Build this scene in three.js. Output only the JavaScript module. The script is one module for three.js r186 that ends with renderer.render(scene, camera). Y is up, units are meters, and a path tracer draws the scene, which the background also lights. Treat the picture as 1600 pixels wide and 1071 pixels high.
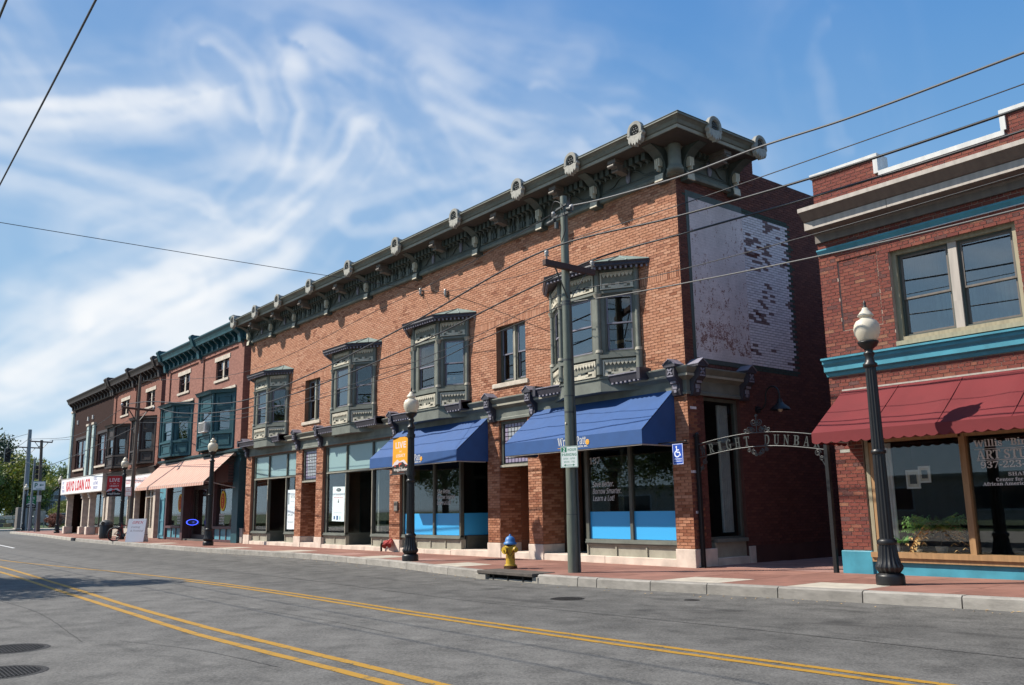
import * as THREE from 'three';
import { mergeGeometries } from 'three/addons/utils/BufferGeometryUtils.js';
import { RoundedBoxGeometry } from 'three/addons/geometries/RoundedBoxGeometry.js';
import { TextGeometry } from 'three/addons/geometries/TextGeometry.js';
import { FontLoader } from 'three/addons/loaders/FontLoader.js';

// ---------------------------------------------------------------- camera, sky, sun, exposure
const scene = new THREE.Scene();
const camera = new THREE.PerspectiveCamera(43.21, 1024 / 685, 0.1, 3000);
{
  const yaw = -0.89537519, pitch = 0.1909033, roll = -0.01523797;
  const f = new THREE.Vector3(Math.sin(yaw) * Math.cos(pitch), Math.sin(pitch), -Math.cos(yaw) * Math.cos(pitch));
  const r0 = new THREE.Vector3().crossVectors(f, new THREE.Vector3(0, 1, 0)).normalize(), u0 = new THREE.Vector3().crossVectors(r0, f);
  camera.up.copy(r0.clone().multiplyScalar(-Math.sin(roll)).addScaledVector(u0, Math.cos(roll)));
  camera.position.set(12.445, 1.28, 14.91);
  camera.lookAt(camera.position.clone().add(f));
}
const EYE = camera.position.clone();
const SUN = new THREE.Vector3(-0.95, 1.42, 1).normalize();
const renderer = new THREE.WebGLRenderer({ antialias: true });
renderer.setSize(1024, 685);
renderer.toneMapping = THREE.LinearToneMapping;
renderer.toneMappingExposure = 1.42;
renderer.shadowMap.enabled = true;
const sun = new THREE.DirectionalLight(new THREE.Color(1, 0.93, 0.82), 5);
sun.position.copy(SUN).multiplyScalar(120).add(new THREE.Vector3(-15, 0, 5));
sun.target.position.set(-15, 0, 5);
sun.castShadow = true;
Object.assign(sun.shadow.camera, { left: -70, right: 70, top: 50, bottom: -50, near: 1, far: 300 });
sun.shadow.mapSize.set(4096, 4096);
scene.add(sun, sun.target);

// seeded random numbers and value noise
function rng(seed) { let s = seed >>> 0; return () => { s = (s + 0x6d2b79f5) | 0; let t = Math.imul(s ^ (s >>> 15), 1 | s); t = (t + Math.imul(t ^ (t >>> 7), 61 | t)) ^ t; return ((t ^ (t >>> 14)) >>> 0) / 4294967296; }; }
const PERM = (() => { const r = rng(77), a = new Float32Array(65536); for (let i = 0; i < 65536; i++) a[i] = r(); return a; })();
const h3 = (x, y, z) => PERM[(Math.imul(x, 374761393) ^ Math.imul(y, 668265263) ^ Math.imul(z, 2147483587 | 0)) >>> 7 & 65535];
function vnoise(x, y, z, wrap = 0) {
  const xi = Math.floor(x), yi = Math.floor(y), zi = Math.floor(z), fx = x - xi, fy = y - yi, fz = z - zi;
  const u = fx * fx * (3 - 2 * fx), v = fy * fy * (3 - 2 * fy), w = fz * fz * (3 - 2 * fz), m = (n) => (wrap ? ((n % wrap) + wrap) % wrap : n);
  const x0 = m(xi), x1 = m(xi + 1), y0 = m(yi), y1 = m(yi + 1), l = (a, b, t) => a + (b - a) * t;
  return l(l(l(h3(x0, y0, zi), h3(x1, y0, zi), u), l(h3(x0, y1, zi), h3(x1, y1, zi), u), v), l(l(h3(x0, y0, zi + 1), h3(x1, y0, zi + 1), u), l(h3(x0, y1, zi + 1), h3(x1, y1, zi + 1), u), v), w);
}
function fbm(x, y, z, oct = 5, wrap = 0) { let s = 0, a = 0.5, n = 0; for (let i = 0; i < oct; i++) { s += a * vnoise(x, y, z + i * 7.3, wrap); n += a; a *= 0.5; x *= 2; y *= 2; if (!wrap) z *= 2; if (wrap) wrap *= 2; } return s / n; }
const smooth = (a, b, x) => { const t = Math.min(1, Math.max(0, (x - a) / (b - a))); return t * t * (3 - 2 * t); };
const lerp = (a, b, t) => a + (b - a) * t;

// the sky: clear blue deepening upward, pale haze low down, thin cirrus streaks and puffs
{
  const W = 2048, H = 1024, data = new Float32Array(W * H * 4), D = Math.PI / 180;
  // streaks: points of [azimuth, elevation] in degrees, half width, strength
  const streaks = [
    [[[-176, 22.4], [-173.7, 23.4], [-169.2, 24.5], [-164.8, 25.3], [-162.4, 26.0]], 1.6, 1.3], [[[-161.8, 28.2], [-159.9, 27.1], [-159.0, 25.2]], 2.2, 0.42],
    [[[-156.6, 27.6], [-155.6, 25.3], [-156.7, 22.1], [-158.9, 19.2]], 2.0, 0.55], [[[-167.4, 11.4], [-162.2, 14.3], [-157.5, 16.9], [-153.5, 20.6], [-151.0, 24.0]], 2.2, 1.1],
    [[[-172, 8.4], [-165.8, 12.5], [-163, 14]], 2.2, 1.0], [[[-155, 28.8], [-149.7, 26.7], [-145.6, 21.2]], 2.6, 0.42], [[[-139.0, 26.8], [-136.4, 25.4], [-135.0, 24.1]], 1.3, 0.55],
    [[[-119.6, 27.6], [-119.0, 22.8]], 3.0, 0.12], [[[-172.2, 12.9], [-169.2, 12.3]], 0.45, 0.7], [[[-147, 27.6], [-141, 25.2], [-134, 24.6], [-128, 21]], 3.0, 0.36],
    [[[-176, 20.6], [-171, 20.1], [-162.4, 18.7]], 2.0, 0.5], [[[-180, 4], [-172, 6.0], [-168.3, 7.7], [-160, 10.2]], 3.2, 1.0], [[[-175, 28], [-171.4, 24.4]], 2.4, 0.4], [[[-167, 16.3], [-157, 20.6]], 2.8, 0.4],
    [[[-152, 19], [-142, 22], [-130, 19]], 3.2, 0.26], [[[-160, 33], [-148, 31], [-136, 29]], 2.0, 0.14],
  ];
  const r = rng(5);                                   // the same kind of sky goes on all round
  for (let i = 0; i < 60; i++) {
    const az = -100 + r() * 255, el = 8 + r() * 40, l = 5 + r() * 12, a = (r() - 0.4) * 1.4;
    streaks.push([[[az, el], [az + l * Math.cos(a) / 2, el + l * Math.sin(a) / 3], [az + l * Math.cos(a), el + l * Math.sin(a) / 2 + r() * 2]], 1 + r() * 2, 0.3 + r() * 0.45]);
  }
  for (const s of streaks) { const a = s[0]; s.box = [Math.min(...a.map((p) => p[0])) - 9, Math.max(...a.map((p) => p[0])) + 9, Math.min(...a.map((p) => p[1])) - 8, Math.max(...a.map((p) => p[1])) + 8]; }
  const distTo = (s, x, y) => {
    let best = 99, along = 0, run = 0; const a = s[0], c = Math.cos(y * D);
    for (let i = 0; i + 1 < a.length; i++) { const ax = a[i][0] * c, bx = a[i + 1][0] * c, px = x * c, dx = bx - ax, dy = a[i + 1][1] - a[i][1], l = Math.hypot(dx, dy), q = ((px - ax) * dx + (y - a[i][1]) * dy) / (l * l), t = Math.min(1, Math.max(0, q)), ex = px - ax - t * dx, ey = y - a[i][1] - t * dy, d = Math.hypot(ex, ey); if (d < Math.abs(best)) { best = d * (ex * dy - ey * dx > 0 ? 1 : -1); along = run + q * l; } run += l; }
    return [best, along];
  };
  for (let j = 0; j < H; j++) {
    const up = ((j + 0.5) / H - 0.5) * 180, cu = Math.cos(up * D), y = Math.sin(up * D);
    for (let i = 0; i < W; i++) {
      const az = ((i + 0.5) / W - 0.5) * 360, k = (j * W + i) * 4;
      if (up < -3) { data.set([0.22, 0.21, 0.2, 1], k); continue; }
      const x = Math.cos(az * D) * cu, z = Math.sin(az * D) * cu, toSun = Math.max(0, x * SUN.x + y * SUN.y + z * SUN.z);
      const e = Math.max(0, up), t = Math.pow(Math.min(1, e / 36), 0.7), glow = smooth(0.3, 1, toSun) * 0.2;
      let c = [lerp(0.26, 0.046, t) + glow * 0.2, lerp(0.47, 0.172, t) + glow * 0.2, lerp(0.62, 0.43, t) + glow * 0.12];
      // warped coordinates give the streaks their torn edges
      const wx = fbm(x * 4 + 3, y * 6.4, z * 4, 4) - 0.5, wy = fbm(x * 5 - 9, y * 8 + 4, z * 5 + 2, 5) - 0.5, fine = fbm(x * 26, y * 40, z * 26, 5), mid = fbm(x * 9 + 1, y * 13, z * 9, 5);
      const X = az + wx * 2.4, Y = up + wy * 1.8;
      const ca = 0.82, sa = 0.57, U = X * cu * ca + Y * sa, Vv = -X * cu * sa + Y * ca, comb = fbm(U * 0.07 + 40, Vv * 0.30, 3.3, 5), comb2 = fbm(U * 0.18, Vv * 0.9 + 9, 8.1, 4);
      let cloud = smooth(0.50, 0.80, mid * 0.35 + comb * 0.65) * 0.10 * smooth(0, 10, e);
      streaks.forEach((s, n) => { if (X < s.box[0] || X > s.box[1] || Y < s.box[2] || Y > s.box[3]) return; const [ds, al] = distTo(s, X, Y), d = ds / (s[1] * 0.72), fil = fbm(al * 0.11 + n * 17, ds * 0.9, n * 3.1, 6); cloud += s[2] * (0.75 * Math.exp(-d * d * 0.8) + 0.25 * Math.exp(-d * d * 0.22)) * (0.15 + 1.45 * smooth(0.38, 0.70, fil * 0.55 + fine * 0.25 + mid * 0.20)); });
      // thin veil toward the sunny side
      const veil = smooth(-0.2, 0.95, x * -0.93 + z * 0.36) * 0.10 * (0.4 + mid) + 0.42 * Math.exp(-e / 6);
      cloud = 1 - Math.exp(-1.0 * (cloud + veil));
      const w = [0.69, 0.70, 0.71];
      data.set([lerp(c[0], w[0], cloud), lerp(c[1], w[1], cloud), lerp(c[2], w[2], cloud), 1], k);
    }
  }
  const sky = new THREE.DataTexture(data, W, H, THREE.RGBAFormat, THREE.FloatType);
  sky.mapping = THREE.EquirectangularReflectionMapping; sky.magFilter = THREE.LinearFilter; sky.minFilter = THREE.LinearFilter; sky.colorSpace = THREE.LinearSRGBColorSpace; sky.needsUpdate = true;
  scene.background = sky; scene.environment = sky;
}
// ---------------------------------------------------------------- helpers
const V = (x, y, z) => new THREE.Vector3(x, y, z);
const counts = {};
const numbered = (n) => { const k = counts[n] = (counts[n] ?? -1) + 1; return k ? n + '_' + String(k).padStart(3, '0') : n; };
function tag(o, label, category, group) { o.userData.label = label; o.userData.category = category; if (group) o.userData.group = group; return o; }
function thing(name, label, category, pos = [0, 0, 0], turn = 0, group) {
  const o = new THREE.Group(); o.name = numbered(name); o.position.set(...pos); o.rotation.y = turn; scene.add(o);
  return tag(o, label, category, group);
}
function struct(o) { o.userData.kind = 'structure'; return o; }
// texture coordinates in metres, from the dominant axis of each face
function metres(g) {
  g = g.index ? g.toNonIndexed() : g;
  const p = g.attributes.position, n = p.count, uv = new Float32Array(n * 2), a = V(), b = V(), c = V(), d = V();
  for (let i = 0; i < n; i += 3) {
    a.fromBufferAttribute(p, i); b.fromBufferAttribute(p, i + 1); c.fromBufferAttribute(p, i + 2);
    d.crossVectors(b.clone().sub(a), c.clone().sub(a)); const ax = Math.abs(d.x), ay = Math.abs(d.y), az = Math.abs(d.z);
    [a, b, c].forEach((q, k) => { const j = (i + k) * 2; if (ay >= ax && ay >= az) { uv[j] = q.x; uv[j + 1] = -q.z; } else if (ax >= az) { uv[j] = q.z; uv[j + 1] = q.y; } else { uv[j] = q.x; uv[j + 1] = q.y; } });
  }
  g.setAttribute('uv', new THREE.BufferAttribute(uv, 2));
  return g;
}
function merged(list) {
  list = (Array.isArray(list) ? list : [list]).flat(Infinity).map((g) => { g = g.index ? g.toNonIndexed() : g; if (!g.attributes.normal) g.computeVertexNormals(); if (!g.attributes.uv) g.setAttribute('uv', new THREE.BufferAttribute(new Float32Array(g.attributes.position.count * 2), 2)); for (const k of Object.keys(g.attributes)) if (!['position', 'normal', 'uv'].includes(k)) g.deleteAttribute(k); return g; });
  return list.length === 1 ? list[0] : mergeGeometries(list);
}
function obj(name, geos, material, parent = scene, keepUV = false) {
  let g = merged(geos); if (!keepUV) g = metres(g);
  const m = new THREE.Mesh(g, material); m.name = parent === scene ? numbered(name) : name; m.castShadow = m.receiveShadow = true; parent.add(m); return m;
}
const B = (x0, x1, y0, y1, z0, z1) => new THREE.BoxGeometry(Math.abs(x1 - x0), Math.abs(y1 - y0), Math.abs(z1 - z0)).translate((x0 + x1) / 2, (y0 + y1) / 2, (z0 + z1) / 2);
const RB = (x0, x1, y0, y1, z0, z1, r = 0.02, s = 2) => new RoundedBoxGeometry(Math.abs(x1 - x0), Math.abs(y1 - y0), Math.abs(z1 - z0), s, r).translate((x0 + x1) / 2, (y0 + y1) / 2, (z0 + z1) / 2);
function cyl(a, b, r0, r1 = r0, seg = 12, open = false) {
  const A = V(...a), Bv = V(...b), d = Bv.clone().sub(A), g = new THREE.CylinderGeometry(r1, r0, d.length(), seg, 1, open);
  g.applyQuaternion(new THREE.Quaternion().setFromUnitVectors(V(0, 1, 0), d.clone().normalize())); const c = A.add(Bv).multiplyScalar(0.5); return g.translate(c.x, c.y, c.z);
}
const bar = (a, b, w, t = w) => { const A = V(...a), Bv = V(...b), d = Bv.clone().sub(A), g = new THREE.BoxGeometry(w, d.length(), t); g.applyQuaternion(new THREE.Quaternion().setFromUnitVectors(V(0, 1, 0), d.clone().normalize())); const c = A.add(Bv).multiplyScalar(0.5); return g.translate(c.x, c.y, c.z); };
const lathe = (pts, seg = 24) => new THREE.LatheGeometry(pts.map((p) => new THREE.Vector2(p[0], p[1])), seg);
const tube = (pts, r, n = 40, seg = 6) => new THREE.TubeGeometry(new THREE.CatmullRomCurve3(pts.map((p) => V(...p))), n, r, seg);
function shapeOf(pts, holes = []) { const s = new THREE.Shape(pts.map((p) => new THREE.Vector2(...p))); for (const h of holes) s.holes.push(new THREE.Path(h.map((p) => new THREE.Vector2(...p)))); return s; }
const ext = (shape, depth, bevel = 0) => new THREE.ExtrudeGeometry(shape, { depth, bevelEnabled: bevel > 0, bevelSize: bevel, bevelThickness: bevel, bevelSegments: 1, curveSegments: 10 });
// profile of [x, y] extruded along z
const extZ = (pts, z0, z1) => ext(shapeOf(pts), z1 - z0).translate(0, 0, z0);
// profile of [z, y] extruded along x
const extX = (pts, x0, x1) => ext(shapeOf(pts.map(([z, y]) => [-z, y])), x1 - x0).rotateY(Math.PI / 2).translate(x0, 0, 0);
// profile of [out, y] swept along a plan polyline of [x, z] with mitred corners; "out" is to the left of travel when side = 1
function sweep(profile, path, side = 1) {
  const P = path.map((p) => new THREE.Vector2(...p)), nrm = [];
  for (let i = 0; i + 1 < P.length; i++) { const d = P[i + 1].clone().sub(P[i]).normalize(); nrm.push(new THREE.Vector2(d.y, -d.x).multiplyScalar(side)); }
  const rings = P.map((p, i) => { const a = nrm[Math.max(0, i - 1)], b = nrm[Math.min(nrm.length - 1, i)], m = a.clone().add(b); m.multiplyScalar(2 / m.lengthSq()); return profile.map(([o, y]) => V(p.x + m.x * o, y, p.y + m.y * o)); });
  const pos = [], n = profile.length, tri = (a, b, c) => pos.push(...a.toArray(), ...b.toArray(), ...c.toArray());
  for (let i = 0; i + 1 < rings.length; i++) for (let j = 0; j < n; j++) { const a = rings[i][j], b = rings[i][(j + 1) % n], c = rings[i + 1][(j + 1) % n], d = rings[i + 1][j]; tri(a, b, c); tri(a, c, d); }
  for (const [k, flip] of [[0, 1], [rings.length - 1, 0]]) for (const f of THREE.ShapeUtils.triangulateShape(profile.map((p) => new THREE.Vector2(...p)), [])) { const [a, b, c] = f.map((q) => rings[k][q]); flip ? tri(a, b, c) : tri(a, c, b); }
  const g = new THREE.BufferGeometry(); g.setAttribute('position', new THREE.BufferAttribute(new Float32Array(pos), 3)); g.computeVertexNormals(); return g;
}
// polygon faces given as lists of points
function faces(list) {
  const pos = []; for (const f of list) for (let i = 1; i + 1 < f.length; i++) pos.push(...f[0], ...f[i], ...f[i + 1]);
  const g = new THREE.BufferGeometry(); g.setAttribute('position', new THREE.BufferAttribute(new Float32Array(pos), 3)); g.computeVertexNormals(); return g;
}
// a rectangle with rectangular holes, cut into rectangles
function cut(x0, x1, y0, y1, holes) {
  const ys = [...new Set([y0, y1, ...holes.flatMap((h) => [h[2], h[3]])])].filter((y) => y >= y0 && y <= y1).sort((a, b) => a - b), out = [];
  for (let i = 0; i + 1 < ys.length; i++) {
    const m = (ys[i] + ys[i + 1]) / 2, hs = holes.filter((h) => h[2] < m && h[3] > m).sort((a, b) => a[0] - b[0]); let x = x0;
    for (const h of hs) { if (h[0] > x) out.push([x, h[0], ys[i], ys[i + 1]]); x = Math.max(x, h[1]); }
    if (x < x1) out.push([x, x1, ys[i], ys[i + 1]]);
  }
  return out;
}
// frame of a window: four bars round an opening, front face at z1
const frameBars = (x0, x1, y0, y1, w, z0, z1) => [B(x0, x0 + w, y0, y1, z0, z1), B(x1 - w, x1, y0, y1, z0, z1), B(x0 + w, x1 - w, y1 - w, y1, z0, z1), B(x0 + w, x1 - w, y0, y0 + w, z0, z1)];
const place = (g, m) => { g.applyMatrix4(m); return g; };

// ---------------------------------------------------------------- textures and materials
function gray(n, fn, srgb = false) {
  const d = new Uint8Array(n * n * 4);
  for (let j = 0; j < n; j++) for (let i = 0; i < n; i++) { const v = fn(i / n, j / n), k = (j * n + i) * 4, a = Array.isArray(v) ? v : [v, v, v]; d[k] = a[0] * 255; d[k + 1] = a[1] * 255; d[k + 2] = a[2] * 255; d[k + 3] = 255; }
  const t = new THREE.DataTexture(d, n, n); t.wrapS = t.wrapT = THREE.RepeatWrapping; t.magFilter = THREE.LinearFilter; t.minFilter = THREE.LinearMipmapLinearFilter; t.generateMipmaps = true; if (srgb) t.colorSpace = THREE.SRGBColorSpace; t.needsUpdate = true; return t;
}
const clamp01 = (x) => Math.min(1, Math.max(0, x));
const T = {
  grime: gray(512, (u, v) => clamp01(0.62 + 0.55 * fbm(u * 6, v * 6, 1, 6, 6) - 0.12 * smooth(0.55, 0.8, fbm(u * 9, v * 4, 5, 5, 9)))),
  streak: gray(512, (u, v) => clamp01(0.66 + 0.42 * fbm(u * 24, v * 3, 2, 5, 24))),
  grain: gray(512, (u, v) => clamp01(0.5 + 0.5 * (fbm(u * 64, v * 64, 3, 4, 64) - 0.5) * 2)),
  speck: gray(1024, (u, v) => { const a = vnoise(u * 220, v * 220, 3, 220) * 0.75 + 0.125, b = vnoise(u * 120, v * 120, 9, 120), c = fbm(u * 8, v * 8, 4, 5, 8); return clamp01(0.52 + (a - 0.5) * 0.42 + (b - 0.5) * 0.25 + (c - 0.5) * 0.5); }),
  cloth: gray(256, (u, v) => clamp01(0.86 + 0.1 * Math.sin(u * 256 * Math.PI / 2) * Math.sin(v * 256 * Math.PI / 2) + 0.2 * (fbm(u * 5, v * 5, 6, 4, 5) - 0.5))),
};
const rep = (t, s, sy = s) => { const c = t.clone(); c.repeat.set(1 / s, 1 / sy); c.needsUpdate = true; return c; };
const M = {};
function mat(name, color, o = {}) {
  const { map = 'grime', size = 2.3, bump, bumpSize = 0.5, ...rest } = o;
  const m = new (rest.transmission || rest.clearcoat || rest.sheen ? THREE.MeshPhysicalMaterial : THREE.MeshStandardMaterial)({ roughness: 0.75, ...rest });
  m.color.setRGB(...color); m.name = name; if (map) m.map = rep(T[map], size); if (bump) { m.bumpMap = rep(T.grain, bumpSize); m.bumpScale = bump; }
  return (M[name] = m);
}
mat('brick', [1, 1, 1], { size: 0.7, bump: 0.004, bumpSize: 0.22, roughness: 0.88 });
mat('mortar', [0.27, 0.135, 0.085], { bump: 0.004, roughness: 0.95 });
mat('mortar_grey', [0.46, 0.34, 0.275], { bump: 0.004, roughness: 0.95 });
mat('mortar_dark', [0.10, 0.04, 0.03], { bump: 0.004, roughness: 0.95 });
mat('green_trim', [0.165, 0.178, 0.152], { size: 1.3, roughness: 0.6 });
mat('green_dark', [0.07, 0.085, 0.075], { size: 1.3, roughness: 0.6 });
mat('green_frame', [0.10, 0.105, 0.085], { size: 1.3, roughness: 0.6 });
mat('cream', [0.60, 0.555, 0.44], { size: 0.9, roughness: 0.65 });
mat('bulkhead', [0.36, 0.34, 0.27], { size: 1.7, roughness: 0.6 });
mat('pale', [0.62, 0.58, 0.50], { size: 0.8, roughness: 0.7 });
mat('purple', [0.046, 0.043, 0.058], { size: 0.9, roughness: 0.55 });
mat('purple_pale', [0.23, 0.22, 0.27], { size: 0.9, roughness: 0.6 });  // paler purple paint of rails, dentils and ornaments
mat('copper', [0.20, 0.265, 0.25], { size: 1.1, roughness: 0.7 });
mat('stone', [0.70, 0.585, 0.49], { size: 1.6, bump: 0.003, roughness: 0.85 });
mat('limestone', [0.60, 0.52, 0.43], { size: 0.9, bump: 0.003, roughness: 0.85 });
mat('interior', [0.10, 0.095, 0.09], { size: 3, roughness: 0.9 });
mat('interior_wall', [0.16, 0.15, 0.14], { size: 3, roughness: 0.9 });
mat('interior_warm', [0.055, 0.03, 0.02], { size: 1.5, roughness: 0.8 });
mat('roofing', [0.06, 0.06, 0.062], { size: 3, roughness: 0.95 });
mat('blue_cloth', [0.021, 0.086, 0.265], { map: 'cloth', size: 1.1, roughness: 0.72 });
mat('red_cloth', [0.168, 0.014, 0.018], { map: 'cloth', size: 1.1, roughness: 0.8 });
mat('teal', [0.055, 0.29, 0.39], { size: 1.4, roughness: 0.5 });
mat('teal_dark', [0.012, 0.075, 0.095], { size: 1.4, roughness: 0.5 });
mat('teal_shop', [0.10, 0.30, 0.38], { size: 1.4, roughness: 0.55 });
mat('metal_beige', [0.46, 0.41, 0.36], { map: 'streak', size: 1.6, roughness: 0.5 });
mat('metal_taupe', [0.16, 0.135, 0.115], { map: 'streak', size: 1.6, roughness: 0.5 });
mat('white_metal', [0.66, 0.66, 0.64], { map: 'streak', size: 2, roughness: 0.4 });
mat('tan_trim', [0.38, 0.22, 0.10], { map: 'streak', size: 0.8, roughness: 0.55 });
mat('wood_cream', [0.34, 0.30, 0.20], { map: 'streak', size: 0.8, roughness: 0.6 });
mat('black_iron', [0.012, 0.012, 0.013], { size: 0.8, roughness: 0.42 });
mat('iron_grey', [0.06, 0.065, 0.065], { size: 0.8, roughness: 0.5 });
mat('pole_green', [0.125, 0.142, 0.113], { map: 'streak', size: 0.7, roughness: 0.5 });
mat('pole_wood', [0.13, 0.105, 0.085], { map: 'streak', size: 0.4, roughness: 0.9 });
mat('pole_steel', [0.24, 0.26, 0.28], { map: 'streak', size: 0.6, roughness: 0.5 });
mat('crossarm', [0.075, 0.045, 0.04], { map: 'streak', size: 0.4, roughness: 0.85 });
mat('wire', [0.012, 0.012, 0.014], { map: null, roughness: 0.5 });
mat('wire_pale', [0.10, 0.098, 0.095], { map: null, roughness: 0.5 });
mat('porcelain', [0.35, 0.34, 0.33], { map: null, roughness: 0.3 });
mat('yellow_paint', [1, 1, 1], { map: null, roughness: 0.55 });
M.yellow_paint.map = rep(gray(256, (u, v) => { const n = fbm(u * 10, v * 10, 3, 5, 10), d = fbm(u * 3, v * 3, 8, 4, 3), w = smooth(0.60, 0.66, n * 0.75 + d * 0.25); return [lerp(0.80 - d * 0.12, 0.36, w), lerp(0.67 - d * 0.14, 0.22, w), lerp(0.14, 0.12, w)]; }, true), 0.45);
mat('blue_paint', [0.05, 0.20, 0.50], { size: 0.5, roughness: 0.5 });
mat('red_paint', [0.33, 0.03, 0.025], { size: 0.5, roughness: 0.5 });
mat('concrete', [0.40, 0.37, 0.32], { size: 1.9, bump: 0.004, roughness: 0.92 });
mat('concrete_pale', [0.50, 0.45, 0.37], { size: 1.5, bump: 0.003, roughness: 0.92 });
mat('walk_red', [0.27, 0.125, 0.092], { size: 1.9, bump: 0.003, roughness: 0.9 });
mat('walk_red2', [0.245, 0.110, 0.08], { size: 1.7, bump: 0.003, roughness: 0.9 });
mat('walk_red3', [0.30, 0.145, 0.108], { size: 2.1, bump: 0.003, roughness: 0.9 });
mat('walk_pink', [0.36, 0.20, 0.165], { size: 2.1, bump: 0.003, roughness: 0.9 });
mat('joint', [0.10, 0.06, 0.05], { size: 1.9, roughness: 0.95 });
mat('cast', [0.055, 0.05, 0.046], { map: 'speck', size: 0.7, bump: 0.004, bumpSize: 0.1, roughness: 0.6, metalness: 0.3 });
mat('pit', [0.004, 0.004, 0.004], { map: null, roughness: 1 });
mat('globe', [0.74, 0.68, 0.55], { map: null, transmission: 0.3, roughness: 0.55, thickness: 0 });
mat('white_paint', [0.72, 0.72, 0.70], { size: 1.3, roughness: 0.6 });
mat('bark', [0.07, 0.05, 0.035], { map: 'streak', size: 0.5, roughness: 0.95 });
mat('grass_ground', [0.065, 0.12, 0.025], { map: 'speck', size: 3, roughness: 1 });
const glass = (name, color, ior = 1.5) => { const m = new THREE.MeshPhysicalMaterial({ transmission: 1, thickness: 0, roughness: 0.012, ior }); m.color.setRGB(...color); m.name = name; return (M[name] = m); };
glass('pane', [0.80, 0.84, 0.84], 1.75); glass('pane_bright', [0.50, 0.56, 0.58], 2.6); glass('pane_shop', [0.80, 0.84, 0.84], 1.62); mat('pane_transom', [0.25, 0.37, 0.37], { map: null, roughness: 0.12 });
const FONT = {};
for (const [k, f] of Object.entries({ serif: 'serif_bold', serifr: 'serif_regular', sans: 'sans_regular', sansb: 'sans_bold' })) FONT[k] = await new FontLoader().loadAsync('fonts/droid/droid_' + f + '.typeface.json');
// raised lettering, left edge at x = 0 unless centred, baseline at y = 0, front face at z = depth
function letters(text, font, size, depth = 0.004, { centre = false, width, slant = 0 } = {}) {
  const g = new TextGeometry(text, { font: FONT[font], size, depth, curveSegments: 5, bevelEnabled: false }); g.computeBoundingBox(); const b = g.boundingBox;
  const w = b.max.x - b.min.x; let s = width ? width / w : 1; g.translate(-b.min.x, 0, 0); g.scale(s, 1, 1);
  if (slant) g.applyMatrix4(new THREE.Matrix4().set(1, slant, 0, 0, 0, 1, 0, 0, 0, 0, 1, 0, 0, 0, 0, 1));
  if (centre) g.translate(-w * s / 2, 0, 0); return g;
}
function canvasTex(w, h, draw) { const c = document.createElement('canvas'); c.width = w; c.height = h; const k = c.getContext('2d'); draw(k, w, h); const t = new THREE.CanvasTexture(c); t.colorSpace = THREE.SRGBColorSpace; t.anisotropy = 8; return t; }
const printed = (name, t, o = {}) => { const m = new THREE.MeshStandardMaterial({ map: t, roughness: 0.6, ...o }); m.name = name; return m; };
// thin printed sheet in the xy plane facing +z, texture over its front
function sheet(w, h, t = 0.006) { const g = new THREE.BoxGeometry(w, h, t); const uv = g.attributes.uv, nn = g.attributes.normal; for (let i = 0; i < uv.count; i++) if (Math.abs(nn.getZ(i)) < 0.5) uv.setXY(i, 0.02, 0.02); return g; }

// terrain: level in front of the long building, rising gently to the right
const rise = (x) => 0.008 * (x > 1 ? (x < 25 ? x - 1 : 24) : 0);
const ROAD = -0.17;
const KERB = [[-80, 0.4], [-77, 0.5], [-62, 1.2], [-44, 2.45], [-30, 2.72], [-21.5, 2.75], [-17, 2.45], [-13.2, 2.35], [-8.6, 2.62], [-5.5, 3.1], [-3.2, 3.4], [-0.9, 3.4], [1.3, 3.15], [3.9, 2.9], [6.4, 2.62], [9, 2.4], [16, 2.2], [45, 2]];
function kerbZ(x) { let i = 0; while (i < KERB.length - 2 && x > KERB[i + 1][0]) i++; const [a, za] = KERB[i], [b, zb] = KERB[i + 1], p = KERB[Math.max(0, i - 1)], n = KERB[Math.min(KERB.length - 1, i + 2)], t = clamp01((x - a) / (b - a)), h = b - a; const m0 = (zb - p[1]) / (b - p[0]) * h, m1 = (n[1] - za) / (n[0] - a) * h, t2 = t * t, t3 = t2 * t; return (2 * t3 - 3 * t2 + 1) * za + (t3 - 2 * t2 + t) * m0 + (-2 * t3 + 3 * t2) * zb + (t3 - t2) * m1; }
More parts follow.
